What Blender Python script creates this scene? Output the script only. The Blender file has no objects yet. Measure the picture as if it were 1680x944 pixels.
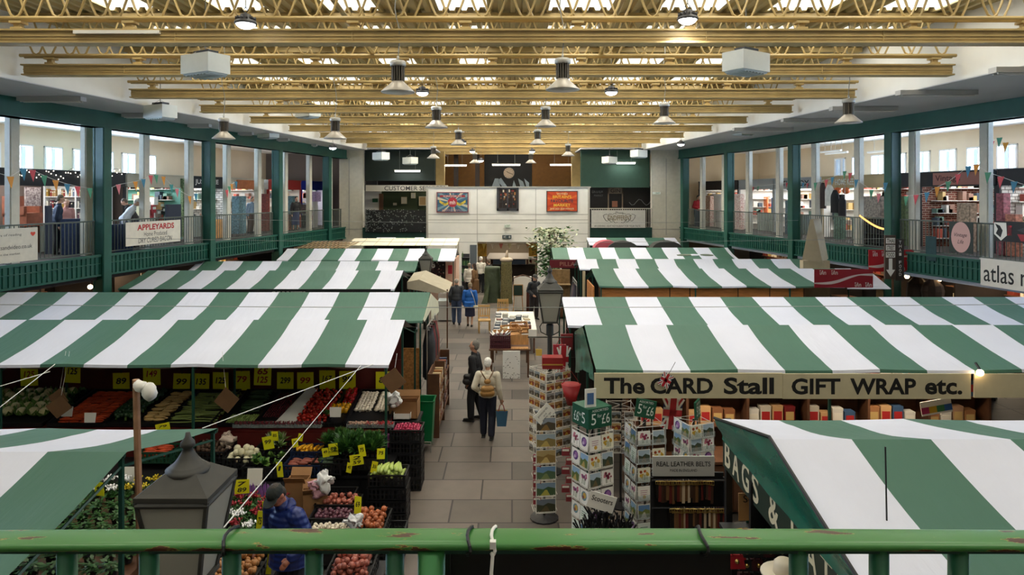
import bpy, math, random
from mathutils import Vector, Matrix, noise, Euler
sc = bpy.context.scene
COL = sc.collection
RN = random.Random(11)
PI = math.pi
EYE, F = 4.95, 1120.0

# ---------------------------------------------------------------- camera, sky, lights, exposure
cam = bpy.data.objects.new('camera', bpy.data.cameras.new('camera'))
COL.objects.link(cam)
cam.location = (0, 0, EYE)
cam.rotation_euler = (PI/2, 0, 0)
cam.data.sensor_width = 36
cam.data.lens = 24
cam.data.shift_y = -152/1680
cam.data.clip_start = .05
cam.data.clip_end = 300
sc.camera = cam
sc.view_settings.view_transform = 'Standard'
sc.view_settings.look = 'None'
sc.view_settings.gamma = 1
sc.view_settings.use_curve_mapping = False
sc.view_settings.exposure = .15
sc.cycles.max_bounces = 8
sc.cycles.diffuse_bounces = 4
sc.cycles.glossy_bounces = 3
sc.cycles.transparent_max_bounces = 12
sc.cycles.sample_clamp_indirect = 6
sc.cycles.caustics_reflective = False
sc.cycles.caustics_refractive = False
w = bpy.data.worlds.new('sky')
sc.world = w
w.use_nodes = True
bg = w.node_tree.nodes['Background']
bg.inputs[0].default_value = (.86, .93, 1.0, 1)
bg.inputs[1].default_value = 1.6
SKYL_POWER, BAND_POWER, HALL_LAMP, SHOP_POWER = 800, 5500, 90, 60

def lin(h):
    h = h.lstrip('#')
    r = []
    for i in (0, 2, 4):
        v = int(h[i:i+2], 16)/255
        r.append(v/12.92 if v <= .04045 else ((v+.055)/1.055)**2.4)
    return (*r, 1)

def area(name, loc, rot, sx, sy, power, col=(1, 1, 1), spread=None):
    d = bpy.data.lights.new(name, 'AREA')
    d.shape = 'RECTANGLE'
    d.size, d.size_y, d.energy, d.color = sx, sy, power, col
    if spread: d.spread = spread
    o = bpy.data.objects.new(name, d)
    o.location, o.rotation_euler = loc, rot
    COL.objects.link(o)
    return o

TR_Y = [8.2, 11.3, 14.3, 17.6, 20.7, 23.7, 26.7, 29.7, 32.8, 35.8, 38.9, 41.9]      # roof trusses
BAYS = [(TR_Y[i]+TR_Y[i+1])/2+.45 for i in range(11)] + [5.0, 1.5]
for i, y in enumerate(BAYS):                       # daylight above each row of rooflights
    area('skylight_daylight', (-.6, y, 9.25), (0, 0, 0), (19 - .24*(y-8)) if y < 36 else 8, 1.9, SKYL_POWER*(2.2 if 30 < y < 36 else 1), (.96, .98, 1))

# ---------------------------------------------------------------- helpers
MATS = {}
def mat(name, hexcol, rough=.7, metal=0, var=0, scale=6, bump=0, bscale=40, emit=0, col2=None, spec=None, stretch=None):
    if name in MATS: return MATS[name]
    m = bpy.data.materials.new(name)
    m.use_nodes = True
    nt = m.node_tree
    p = nt.nodes['Principled BSDF']
    c = lin(hexcol) if isinstance(hexcol, str) else (*hexcol, 1)
    p.inputs['Base Color'].default_value = c
    p.inputs['Roughness'].default_value = rough
    p.inputs['Metallic'].default_value = metal
    if spec is not None: p.inputs['Specular IOR Level'].default_value = spec
    L = nt.links.new
    if var or bump:
        tc = nt.nodes.new('ShaderNodeTexCoord')
        src = tc.outputs['Object']
        if stretch:
            mp = nt.nodes.new('ShaderNodeMapping')
            mp.inputs['Scale'].default_value = stretch
            L(src, mp.inputs[0]); src = mp.outputs[0]
    if var:
        n = nt.nodes.new('ShaderNodeTexNoise')
        n.inputs['Scale'].default_value = scale
        n.inputs['Detail'].default_value = 4
        L(src, n.inputs['Vector'])
        r = nt.nodes.new('ShaderNodeValToRGB')
        a = tuple(max(0, v*(1-var)) for v in c[:3])
        b = tuple(min(1, v*(1+var)) for v in c[:3])
        if col2: a = c[:3]; b = lin(col2)[:3]
        r.color_ramp.elements[0].position = .3
        r.color_ramp.elements[1].position = .7
        r.color_ramp.elements[0].color = (*a, 1)
        r.color_ramp.elements[1].color = (*b, 1)
        L(n.outputs['Fac'], r.inputs['Fac'])
        L(r.outputs['Color'], p.inputs['Base Color'])
    if bump:
        n2 = nt.nodes.new('ShaderNodeTexNoise')
        n2.inputs['Scale'].default_value = bscale
        L(src, n2.inputs['Vector'])
        bp = nt.nodes.new('ShaderNodeBump')
        bp.inputs['Strength'].default_value = bump
        bp.inputs['Distance'].default_value = .02
        L(n2.outputs['Fac'], bp.inputs['Height'])
        L(bp.outputs['Normal'], p.inputs['Normal'])
    if emit:
        p.inputs['Emission Color'].default_value = c
        p.inputs['Emission Strength'].default_value = emit
    MATS[name] = m
    return m

def tmat(name, hexcol, alpha_rough=.1, opaque=.15):          # clear sheet: mostly transparent with a little gloss
    if name in MATS: return MATS[name]
    m = bpy.data.materials.new(name); m.use_nodes = True
    nt = m.node_tree
    for n in list(nt.nodes): nt.nodes.remove(n)
    o = nt.nodes.new('ShaderNodeOutputMaterial')
    mx = nt.nodes.new('ShaderNodeMixShader')
    t = nt.nodes.new('ShaderNodeBsdfTransparent')
    g = nt.nodes.new('ShaderNodeBsdfPrincipled')
    t.inputs[0].default_value = lin(hexcol)
    g.inputs['Base Color'].default_value = lin(hexcol)
    g.inputs['Roughness'].default_value = alpha_rough
    mx.inputs[0].default_value = opaque
    nt.links.new(t.outputs[0], mx.inputs[1]); nt.links.new(g.outputs[0], mx.inputs[2])
    nt.links.new(mx.outputs[0], o.inputs[0])
    MATS[name] = m
    return m

class MB:
    def __init__(s): s.v = []; s.f = []; s.m = []
    def add(s, vs, fs, m=0, M=None):
        b = len(s.v)
        s.v += [tuple(M @ Vector(v)) for v in vs] if M is not None else [tuple(v) for v in vs]
        for f in fs:
            s.f.append([b+i for i in f]); s.m.append(m)
        return s
    def box(s, c, d, rz=0, m=0, M=None, rx=0):
        x, y, z = d[0]/2, d[1]/2, d[2]/2
        vs = [(-x,-y,-z),(x,-y,-z),(x,y,-z),(-x,y,-z),(-x,-y,z),(x,-y,z),(x,y,z),(-x,y,z)]
        T = Matrix.Translation(c) @ Matrix.Rotation(rz, 4, 'Z') @ Matrix.Rotation(rx, 4, 'X')
        if M is not None: T = M @ T
        return s.add(vs, [(0,3,2,1),(4,5,6,7),(0,1,5,4),(1,2,6,5),(2,3,7,6),(3,0,4,7)], m, T)
    def b2(s, a, b, m=0, M=None):                  # box from two corners
        return s.box([(p+q)/2 for p, q in zip(a, b)], [abs(q-p) for p, q in zip(a, b)], 0, m, M)
    def prism(s, pts, z0, z1, m=0, M=None):        # plan polygon between two heights
        n = len(pts)
        vs = [(*p, z0) for p in pts] + [(*p, z1) for p in pts]
        fs = [tuple(reversed(range(n))), tuple(range(n, 2*n))] + [(i, (i+1)%n, n+(i+1)%n, n+i) for i in range(n)]
        return s.add(vs, fs, m, M)
    def slab(s, pts, t, m=0, M=None):              # polygon of 3d points given a thickness along its normal
        P = [Vector(p) for p in pts]
        nrm = (P[1]-P[0]).cross(P[2]-P[0]).normalized()*t
        n = len(P)
        vs = P + [p - nrm for p in P]
        fs = [tuple(range(n)), tuple(reversed(range(n, 2*n)))] + [((i+1)%n, i, n+i, n+(i+1)%n) for i in range(n)]
        return s.add(vs, fs, m, M)
    def tube(s, pts, r, n=8, m=0, M=None, caps=True):
        P = [Vector(p) for p in pts]
        R = r if isinstance(r, (list, tuple)) else [r]*len(P)
        vs, fs = [], []
        up = None
        for i, p in enumerate(P):
            t = (P[min(i+1, len(P)-1)] - P[max(i-1, 0)])
            t = t.normalized() if t.length > 1e-9 else Vector((0, 0, 1))
            if up is None or abs(up.dot(t)) > .95:
                up = Vector((0, 0, 1)) if abs(t.z) < .9 else Vector((1, 0, 0))
            a = t.cross(up).normalized(); b = a.cross(t).normalized(); up = b
            for k in range(n):
                an = 2*PI*k/n
                vs.append(p + (a*math.cos(an) + b*math.sin(an))*R[i])
        for i in range(len(P)-1):
            for k in range(n):
                fs.append((i*n+k, i*n+(k+1)%n, (i+1)*n+(k+1)%n, (i+1)*n+k))
        if caps:
            fs.append(tuple(reversed(range(n)))); fs.append(tuple(range((len(P)-1)*n, len(P)*n)))
        return s.add(vs, fs, m, M)
    def lathe(s, prof, c=(0, 0, 0), n=16, m=0, M=None, ang=0):
        vs, fs = [], []
        for r, z in prof:
            for k in range(n):
                a = 2*PI*k/n + ang
                vs.append((c[0]+r*math.cos(a), c[1]+r*math.sin(a), c[2]+z))
        for i in range(len(prof)-1):
            for k in range(n):
                fs.append((i*n+k, i*n+(k+1)%n, (i+1)*n+(k+1)%n, (i+1)*n+k))
        fs.append(tuple(reversed(range(n)))); fs.append(tuple(range((len(prof)-1)*n, len(prof)*n)))
        return s.add(vs, fs, m, M)
    def ball(s, c, r, nu=10, nv=7, m=0, M=None):
        rr = r if isinstance(r, (list, tuple)) else (r, r, r)
        vs, fs = [(c[0], c[1], c[2]-rr[2])], []
        for j in range(1, nv):
            t = PI*j/nv
            for k in range(nu):
                a = 2*PI*k/nu
                vs.append((c[0]+rr[0]*math.sin(t)*math.cos(a), c[1]+rr[1]*math.sin(t)*math.sin(a), c[2]-rr[2]*math.cos(t)))
        vs.append((c[0], c[1], c[2]+rr[2]))
        for k in range(nu):
            fs.append((0, 1+(k+1)%nu, 1+k))
            fs.append((len(vs)-1, 1+(nv-2)*nu+k, 1+(nv-2)*nu+(k+1)%nu))
        for j in range(nv-2):
            for k in range(nu):
                a = 1+j*nu
                fs.append((a+k, a+(k+1)%nu, a+nu+(k+1)%nu, a+nu+k))
        return s.add(vs, fs, m, M)
    def quad(s, a, b, c, d, m=0, M=None): return s.add([a, b, c, d], [(0, 1, 2, 3)], m, M)
    def mesh(s, name, mats, smooth=False):
        me = bpy.data.meshes.new(name)
        me.from_pydata(s.v, [], s.f)
        for mm in (mats if isinstance(mats, (list, tuple)) else [mats]): me.materials.append(mm)
        me.polygons.foreach_set('material_index', s.m)
        if smooth: me.polygons.foreach_set('use_smooth', [True]*len(s.f))
        me.update()
        return me
    def build(s, name, mats, parent=None, smooth=False, world=True):
        """Link as one object. Coordinates are world ones unless the parent is rotated or world=False (then parent-local)."""
        if parent is not None and world:
            base, par = Vector(), parent
            while par is not None: base += par.location; par = par.parent
            s.v = [(x-base.x, y-base.y, z-base.z) for x, y, z in s.v]
        loc = None
        if parent is None and s.v:
            xs, ys, zs = zip(*s.v)
            loc = ((min(xs)+max(xs))/2, (min(ys)+max(ys))/2, min(zs))
            s.v = [(x-loc[0], y-loc[1], z-loc[2]) for x, y, z in s.v]
        o = bpy.data.objects.new(name, s.mesh(name, mats, smooth))
        COL.objects.link(o)
        if parent is not None: o.parent = parent
        if loc: o.location = loc
        return o

def tag(o, label=None, cat=None, group=None, kind=None):
    if label: o['label'] = label
    if cat: o['category'] = cat
    if group: o['group'] = group
    if kind: o['kind'] = kind
    return o
def struct(o): o['kind'] = 'structure'; return o
def thing(name, label, cat, loc=(0, 0, 0), rz=0, group=None):
    o = bpy.data.objects.new(name, None)
    COL.objects.link(o)
    o.location = loc; o.rotation_euler = (0, 0, rz); o.empty_display_size = .1
    return tag(o, label, cat, group)
KIDS = {}
def kids(o):
    return [c for c in o.children]
def dup(o, loc=None, rot=None, label=None, group=None, parent=None, scale=None):
    c = o.copy(); COL.objects.link(c)
    if parent is not None: c.parent = parent
    if loc is not None: c.location = loc
    if rot is not None: c.rotation_euler = rot
    if scale is not None: c.scale = (scale,)*3 if isinstance(scale, (int, float)) else scale
    if label: c['label'] = label
    if group: c['group'] = group
    for ch in KIDS.get(o.name) or kids(o):
        d = ch.copy(); COL.objects.link(d); d.parent = c
        for g in kids(ch):
            e = g.copy(); COL.objects.link(e); e.parent = d
    return c

TXT = {}
def textmesh(s, m, bold=0, shear=0, ext=.004, spacing=1):
    k = (s, m.name, bold, shear, spacing)
    if k in TXT: return TXT[k]
    cu = bpy.data.curves.new('lettering', 'FONT')
    cu.body = s; cu.size = 1; cu.align_x = 'CENTER'; cu.offset = bold; cu.shear = shear
    cu.resolution_u = 3; cu.space_character = spacing
    t = bpy.data.objects.new('t', cu); COL.objects.link(t)
    dg = bpy.context.evaluated_depsgraph_get()
    me = bpy.data.meshes.new_from_object(t.evaluated_get(dg))
    bpy.data.objects.remove(t)
    me.name = 'lettering'; me.materials.clear(); me.materials.append(m)
    xs = [v.co.x for v in me.vertices] or [0]; ys = [v.co.y for v in me.vertices] or [0]
    cx, cy = (min(xs)+max(xs))/2, (min(ys)+max(ys))/2
    for v in me.vertices: v.co.x -= cx; v.co.y -= cy
    TXT[k] = (me, max(xs)-min(xs) or 1, max(ys)-min(ys) or 1)
    return TXT[k]
def lettering(s, parent, loc, w, h, m, rot=(PI/2, 0, 0), bold=0, shear=0, name='lettering', keep=False, spacing=1):
    me, tw, th = textmesh(s, m, bold, shear, spacing=spacing)
    o = bpy.data.objects.new(name, me); COL.objects.link(o)
    o.parent = parent; o.location = loc; o.rotation_euler = rot
    sx, sy = w/tw, h/th
    if keep: sx = sy = min(sx, sy)
    o.scale = (sx, sy, 1)
    return o
def board(name, label, cat, loc, w, h, rz, m, texts=(), t=.02, group=None, frame=None, tilt=0):
    """A sign: origin at its centre, facing local -Y; texts = (string, dx, dz, w, h, material, bold[, shear])."""
    o = thing(name, label, cat, loc, rz, group)
    if tilt: o.rotation_euler = (0, tilt, rz)
    pan = MB().box((0, 0, 0), (w, t, h)).build('panel', m, o, world=False)
    if frame:
        b = MB(); e = .04
        for dx, dz, ww, hh in ((0, h/2, w+e, e), (0, -h/2, w+e, e), (w/2, 0, e, h), (-w/2, 0, e, h)):
            b.box((dx, -.01, dz), (ww, t+.02, hh))
        b.build('frame', frame, o, world=False)
    for tx in texts:
        lettering(tx[0], pan, (tx[1], -t/2-.003, tx[2]), tx[3], tx[4], tx[5], bold=tx[6] if len(tx) > 6 else 0, shear=tx[7] if len(tx) > 7 else 0)
    return o

def PX(px, Y): return (px-840)*Y/F
def PZ(py, Y): return EYE-(py-320)*Y/F
def FY(py, z=0): return (EYE-z)*F/(py-320)
def at(px, py, Y): return (PX(px, Y), Y, PZ(py, Y))
# the two galleries run slightly inwards towards the far end
def G(side, Y, off=0):
    return (-11.9+.169*(Y-19.8)-off) if side == 'L' else (11.9-.181*(Y-21.3)+off)
def S(side, Y):
    return (-10.45+.12*(Y-14.2)) if side == 'L' else (9.45-.112*(Y-14.2))
TH = {'L': math.radians(80.4), 'R': math.radians(-79.7)}
def GY(side, px, off=0):                           # where along the gallery a picture column falls
    k = (px-840)/F
    if side == 'L': return (-11.9-.169*19.8-off)/(k-.169)
    return (11.9+.181*21.3+off)/(k+.181)
def gbox(b, side, Y0, Y1, o0, o1, z0, z1, m=0):
    pts = [(G(side, Y0, o0), Y0), (G(side, Y0, o1), Y0), (G(side, Y1, o1), Y1), (G(side, Y1, o0), Y1)]
    if side == 'R': pts = pts[::-1]
    pts = pts[::-1]
    return b.prism(pts, z0, z1, m)
def gpt(side, Y, off, z): return (G(side, Y, off), Y, z)
# ---------------------------------------------------------------- materials
M_green = mat('green_paint', '195043', .45, var=.12, scale=3)
M_dgreen = mat('dark_green_paint', '173f36', .5, var=.15, scale=3)
M_post = mat('cream_post_paint', 'c9c4b4', .6, var=.06)
M_white = mat('white_paint', 'e6e4de', .65, var=.03, scale=2)
M_soffit = mat('soffit_paint', 'c3c3c6', .75, var=.04, scale=1)
M_cream = mat('cream_wall', 'd9c9ad', .75, var=.04, scale=1)
M_gold = mat('buff_truss_paint', 'b39b67', .5, var=.14, scale=2.5)
M_deck = mat('buff_deck_paint', 'bca97a', .6, var=.12, scale=1.2)
M_black = mat('black_paint', '0c0c0d', .5)
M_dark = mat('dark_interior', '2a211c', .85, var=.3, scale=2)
M_steel = mat('brushed_steel', 'a9a6a0', .38, .6)
M_alu = mat('grey_metal', 'b9b6ae', .5, .3)
M_wood = mat('raw_timber', 'b98a55', .65, var=.25, scale=5, stretch=(8, 1, 1))
M_dwood = mat('dark_timber', '5b3a24', .6, var=.3, scale=5)
M_ply = mat('orange_plywood', 'b8763a', .6, var=.22, scale=4, stretch=(1, 1, 6))
M_osb = mat('osb_board', 'b07a42', .8, var=.35, scale=26)
M_maroon = mat('maroon_paint', '5a1a16', .5, var=.2, scale=4)
M_plastic = mat('black_plastic', '17171a', .45)
M_lamp = mat('lit_tube', 'fffaf0', .5, emit=9)
M_led = mat('lit_led', 'ffffff', .5, emit=14)
M_warm = mat('warm_bulb', 'ffd9a0', .5, emit=14)
M_ink = mat('black_ink', '14120f', .7)
M_paper = mat('white_paper', 'e9e7e0', .8)
M_yellow = mat('fluorescent_yellow_card', 'e8e412', .7)
M_redink = mat('red_ink', '9c1f14', .7)
M_glasst = tmat('window_glass', 'dfe9f4', .05, .1)
M_rooflight = tmat('rooflight_sheet', 'fffaee', .4, .1)
M_bluepane = tmat('frosted_blue_pane', 'b9c8da', .3, .3)
M_wire = mat('cable_grey', '8c8f8c', .5)
M_redb = mat('red_banner_cloth', '9a1522', .6)

def paving():
    m = bpy.data.materials.new('stone_paving'); m.use_nodes = True
    nt = m.node_tree; p = nt.nodes['Principled BSDF']; L = nt.links.new
    tc = nt.nodes.new('ShaderNodeTexCoord')
    br = nt.nodes.new('ShaderNodeTexBrick')
    br.inputs['Scale'].default_value = 1
    br.inputs['Brick Width'].default_value = 1.2
    br.inputs['Row Height'].default_value = .78
    br.inputs['Mortar Size'].default_value = .015
    br.inputs['Mortar Smooth'].default_value = .2
    br.inputs['Bias'].default_value = 0
    br.offset = .42; br.squash = .8; br.squash_frequency = 3
    br.inputs['Color1'].default_value = lin('4e4843')
    br.inputs['Color2'].default_value = lin('776e66')
    br.inputs['Mortar'].default_value = lin('2a2623')
    n = nt.nodes.new('ShaderNodeTexNoise'); n.inputs['Scale'].default_value = 3.5; n.inputs['Detail'].default_value = 6
    mx = nt.nodes.new('ShaderNodeMix'); mx.data_type = 'RGBA'; mx.blend_type = 'MULTIPLY'
    mx.inputs['Factor'].default_value = .55
    rp = nt.nodes.new('ShaderNodeValToRGB')
    rp.color_ramp.elements[0].color = (.5, .47, .45, 1); rp.color_ramp.elements[1].color = (1.15, 1.1, 1.05, 1)
    L(tc.outputs['Object'], br.inputs['Vector']); L(tc.outputs['Object'], n.inputs['Vector'])
    L(n.outputs['Fac'], rp.inputs['Fac'])
    L(br.outputs['Color'], mx.inputs['A']); L(rp.outputs['Color'], mx.inputs['B'])
    L(mx.outputs['Result'], p.inputs['Base Color'])
    p.inputs['Roughness'].default_value = .5
    return m
M_paving = paving()

# ---------------------------------------------------------------- the building
ENDY, GEND = 36.6, 40.6
b = MB(); b.b2((-21, -3, -.2), (21, 47, 0)); struct(b.build('floor', M_paving))
# roof deck: troughs running the length of the hall, with holes for the rooflights
ZD = 8.75
RL = []
for y in BAYS:
    xl, xr = S('L', y), S('R', y)
    x = -.95
    xs = [x + 2.27*k for k in range(-5, 6)]
    RL += [(q, y) for q in xs if xl+.8 < q < xr-.8 and (y < 36 or abs(q) < 3.8)]
b = MB()
rows = sorted(set([-2] + [y-.8 for y in BAYS] + [y+.8 for y in BAYS] + [45]))
px = -12.0
while px < 11.5:
    for j in range(len(rows)-1):
        y0, y1 = rows[j], rows[j+1]; ym = (y0+y1)/2
        if px < S('L', y0)-.2 and px < S('L', y1)-.3 or px > S('R', y0)+.2: continue
        if any(abs(q-(px+.125)) < .56 and abs(yy-ym) < .5 for q, yy in RL): continue
        prof = [(0, 0), (.06, 0), (.09, .07), (.19, .07), (.22, 0), (.2501, 0)]
        n = len(prof)
        vs = [(px+a, y0, ZD+h) for a, h in prof] + [(px+a, y1, ZD+h) for a, h in prof]
        b.add(vs, [(k, n+k, n+k+1, k+1) for k in range(n-1)])
    px += .25
struct(b.build('ceiling', M_deck))
pb = MB(); pb.b2((-.58, -.8, 0), (.58, .8, .02))
first = None
for i, (q, y) in enumerate(RL):
    if first is None:
        o = pb.build('window_1', M_rooflight); first = o
    else:
        o = first.copy(); COL.objects.link(o); o.name = 'window_%d' % (i+1)
    o.location = (q, y, ZD+.1); struct(o)
for side, sg in (('L', -1), ('R', 1)):
    nm = {'L': 'left', 'R': 'right'}[side]
    e = .15*sg
    def q4(b, fa, fb, Y0, Y1, z0, z1):
        pts = [(fa(Y0), Y0), (fb(Y0), Y0), (fb(Y1), Y1), (fa(Y1), Y1)]
        return b.prism(pts if sg > 0 else pts[::-1], z0, z1)
    b = MB(); q4(b, lambda Y: S(side, Y), lambda Y: S(side, Y)+e, -2, ENDY, 7.38, ZD+.1)
    struct(b.build('wall_%s_upstand' % nm, M_white))
    b = MB(); q4(b, lambda Y: S(side, Y)+e*.05, lambda Y: G(side, Y, .3), -2, ENDY, 7.36, 7.5)
    struct(b.build('ceiling_%s_soffit' % nm, M_soffit))
    b = MB(); gbox(b, side, -2, GEND, .3, 6.4, 7.4, 7.52)
    struct(b.build('ceiling_%s_gallery' % nm, M_white))
    b = MB(); gbox(b, side, -2, ENDY, -.2, .2, 6.88, 7.36); gbox(b, side, -2, ENDY, -.24, .24, 6.88, 6.93)
    struct(b.build('beam_%s' % nm, M_green))
    b = MB(); gbox(b, side, -2, GEND, 0, 6.4, 3.0, 3.2)
    struct(b.build('floor_%s_gallery' % nm, M_dark))
    # ribbed fascia below the gallery edge
    b = MB(); gbox(b, side, -2, ENDY, -.1, 0, 2.66, 3.22); gbox(b, side, -2, ENDY, -.16, -.1, 3.17, 3.24); gbox(b, side, -2, ENDY, -.16, -.1, 2.62, 2.67)
    gbox(b, side, -2, ENDY, -.14, -.1, 2.96, 2.99)
    y = 5.0
    while y < ENDY:
        gbox(b, side, y, y+.035, -.135, -.1, 2.67, 3.17); y += .16
    struct(b.build('trim_%s_fascia' % nm, M_green))
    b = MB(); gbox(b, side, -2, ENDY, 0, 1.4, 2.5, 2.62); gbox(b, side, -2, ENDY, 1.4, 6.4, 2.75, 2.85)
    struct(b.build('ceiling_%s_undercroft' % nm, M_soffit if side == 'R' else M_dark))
    # outer wall with its band of windows
    O = 6.2
    b = MB()
    gbox(b, side, -2, GEND, O, O+.25, 0, 3.0); gbox(b, side, -2, GEND, O, O+.25, 3.0, 5.85)
    gbox(b, side, -2, GEND, O, O+.25, 6.75, 7.52)
    wy = 11.0; wins = []
    while wy < (31 if side == 'L' else 34):
        wins.append((wy, wy+.82)); wy += 1.28
    py = -2
    for a, c in wins:
        gbox(b, side, py, a, O, O+.25, 5.85, 6.75); py = c
    gbox(b, side, py, GEND, O, O+.25, 5.85, 6.75)
    struct(b.build('wall_%s' % nm, M_cream))
    for i, (a, c) in enumerate(wins):
        b = MB()
        for y0, y1, z0, z1 in ((a, a+.06, 5.85, 6.75), (c-.06, c, 5.85, 6.75), (a, c, 5.85, 5.91), (a, c, 6.69, 6.75), (a+.3, a+.34, 5.85, 6.75)):
            gbox(b, side, y0, y1, O-.04, O+.1, z0, z1)
        gbox(b, side, a-.05, c+.05, O-.12, O+.02, 5.8, 5.86)
        fr = struct(b.build('window_%s_%d' % (nm, i+1), M_white))
        pn = MB(); gbox(pn, side, a+.34, c-.06, O+.05, O+.06, 5.91, 6.69)
        pp = pn.build('window_pane', M_bluepane, None); pp.location -= fr.location; pp.parent = fr
        pn = MB(); gbox(pn, side, a+.06, a+.3, O+.05, O+.06, 5.91, 6.69)
        pp = pn.build('window_pane', M_glasst, None); pp.location -= fr.location; pp.parent = fr
    mid = 19.0
    a = area('window_daylight', (G(side, mid, O+.6), mid, 6.3), (0, 0, 0), 1.1, 26, BAND_POWER*4, (.9, .95, 1))
    a.rotation_euler = Euler((0, sg*PI/2, 0), 'XYZ')
    a.rotation_euler = (Matrix.Rotation(math.radians(-9.6 if side == 'L' else 10.3), 4, 'Z') @ Matrix.Rotation(sg*PI/2, 4, 'Y')).to_euler()
    # lower wall of the ground floor shops
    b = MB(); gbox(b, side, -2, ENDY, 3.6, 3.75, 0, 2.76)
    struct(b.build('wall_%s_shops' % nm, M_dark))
    # columns
    cols = [165, 340, 453, 535] if side == 'L' else [1467, 1305, 1198, 1125]
    for i, cx in enumerate(cols):
        Y = GY(side, cx)
        b = MB(); M = Matrix.Translation((G(side, Y, -.05), Y, 0)) @ Matrix.Rotation(math.radians(-9.6 if side == 'L' else 10.3), 4, 'Z')
        b.box((0, 0, 3.44), (.36, .3, 6.9), M=M); b.box((0, 0, .06), (.5, .44, .12), M=M)
        b.box((sg*.14, -.155, 3.44), (.04, .02, 6.88), M=M); b.box((-sg*.14, -.155, 3.44), (.04, .02, 6.88), M=M)
        struct(b.build('column', M_green))
    for Yn in ((15.1, 10.3) if side == 'L' else (16.4, 11.5)):
        b = MB(); b.box((G(side, Yn, -.05), Yn, 3.44), (.36, .3, 6.9)); struct(b.build('column', M_green))
    posts = [20, 142, 237, 310, 372, 423, 467, 507, 541] if side == 'L' else [1618, 1500, 1409, 1338, 1279, 1229, 1189, 1153]
    for i, cx in enumerate(posts):
        Y = GY(side, cx, .42)
        b = MB(); M = Matrix.Translation((G(side, Y, .42), Y, 0)) @ Matrix.Rotation(math.radians(-9.6 if side == 'L' else 10.3), 4, 'Z')
        b.box((0, 0, 5.3), (.2, .24, 4.2), M=M); b.box((0, -.13, 5.3), (.14, .02, 4.2), M=M)
        struct(b.build('column_post', M_post))
# ---- end wall, its piers, and the white block with the doorway
M_block = mat('white_block_paint', 'eeede8', .6, var=.05, scale=1.5)
M_seam = mat('panel_seam', '9a9994', .7)
XL, XR = -8.0, 7.5
b = MB()
for x0, x1 in ((G('L', ENDY)-.2, XL), (XR, G('R', ENDY)+.2)):
    b.b2((x0, ENDY, 0), (x1, ENDY+.4, 7.4))
    for xx in (x0+(x1-x0)*.42,): b.b2((xx-.015, ENDY-.012, 2.8), (xx+.015, ENDY, 6.9), 1)
    b.b2((x0, ENDY-.014, 3.1), (x1, ENDY, 3.13), 1)
struct(b.build('wall_end_piers', [M_post, M_seam]))
GREENY = 38.2
b = MB(); b.b2((XL, GREENY-1, 5.72), (-4.2, GREENY-.8, 7.4)); struct(b.build('wall_end_green', mat('dark_green_wall', '13221b', .7, var=.1)))
b = MB(); b.b2((3.75, GREENY-1, 5.35), (XR, GREENY-.8, 7.4)); struct(b.build('wall_end_sage', mat('mid_green_wall', '2c4a3c', .7, var=.06)))
b = MB(); b.b2((-16.5, 40.5, 0), (G('L', 40.5)+.4, 40.7, 7.5)); b.b2((G('L', 38.6)-.05, 37.0, 0), (G('L', 38.6)+.05, 40.5, 7.5)); struct(b.build('wall_left_end', mat('grey_brown_wall', '6a625c', .8)))
b = MB(); b.b2((G('R', 40.5)-.4, 40.5, 0), (16.5, 40.7, 7.5)); b.b2((G('R', 38.6)-.05, 37.0, 0), (G('R', 38.6)+.05, 40.5, 7.5)); struct(b.build('wall_right_end', M_cream))
b = MB(); b.b2((-12, 44, 0), (12, 44.3, 9)); struct(b.build('wall_back', M_dark))
b = MB(); b.b2((-12, ENDY+.42, 3.0), (-2.05, 44, 3.2)); b.b2((1.45, ENDY+.42, 3.0), (12, 44, 3.2)); b.b2((-2.05, 37.6, 3), (1.45, 44, 3.2)); struct(b.build('floor_end_gallery', M_dark))
b = MB(); b.b2((XL, ENDY-.05, 2.3), (-4.55, ENDY+.2, 3.2)); b.b2((4.1, ENDY-.05, 2.3), (XR, ENDY+.2, 3.2)); struct(b.build('trim_end_fascia', M_dgreen))
b = MB(); b.b2((-12, 36.7, 7.42), (-4.2, 44, 7.5)); b.b2((3.7, 36.7, 7.42), (12, 44, 7.5)); struct(b.build('ceiling_end', M_soffit))
BX0, BX1, BZ = PX(701, ENDY), PX(966, ENDY), PZ(308, ENDY)
DX0, DX1, DZ = PX(783, ENDY), PX(882, ENDY), PZ(397, ENDY)
b = MB()
b.b2((BX0, ENDY, DZ), (BX1, ENDY+.5, BZ)); b.b2((BX0, ENDY, 0), (DX0, ENDY+.5, DZ)); b.b2((DX1, ENDY, 0), (BX1, ENDY+.5, DZ))
for xs in (783, 879):
    x = PX(xs, ENDY); b.b2((x-.012, ENDY-.006, DZ), (x+.012, ENDY, BZ-.08), 1)
for ys in (352, 361, 384):
    z = PZ(ys, ENDY); b.b2((BX0, ENDY-.006, z-.012), (BX1, ENDY, z+.012), 1)
b.b2((BX0-.1, ENDY-.06, BZ-.02), (BX1+.1, ENDY+.56, BZ+.06), 1)
struct(b.build('wall_end_block', [M_block, M_seam]))
b = MB(); b.b2((BX0-.05, ENDY-.06, .0), (BX0+.05, ENDY+.5, BZ)); b.b2((BX1-.05, ENDY-.06, 0), (BX1+.05, ENDY+.5, BZ))
struct(b.build('trim_1', M_alu))
# room beyond the doorway
b = MB(); b.b2((-3, 41, 0), (3, 41.2, 3)); struct(b.build('wall_passage', mat('passage_wall', '8f8270', .8)))
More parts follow.
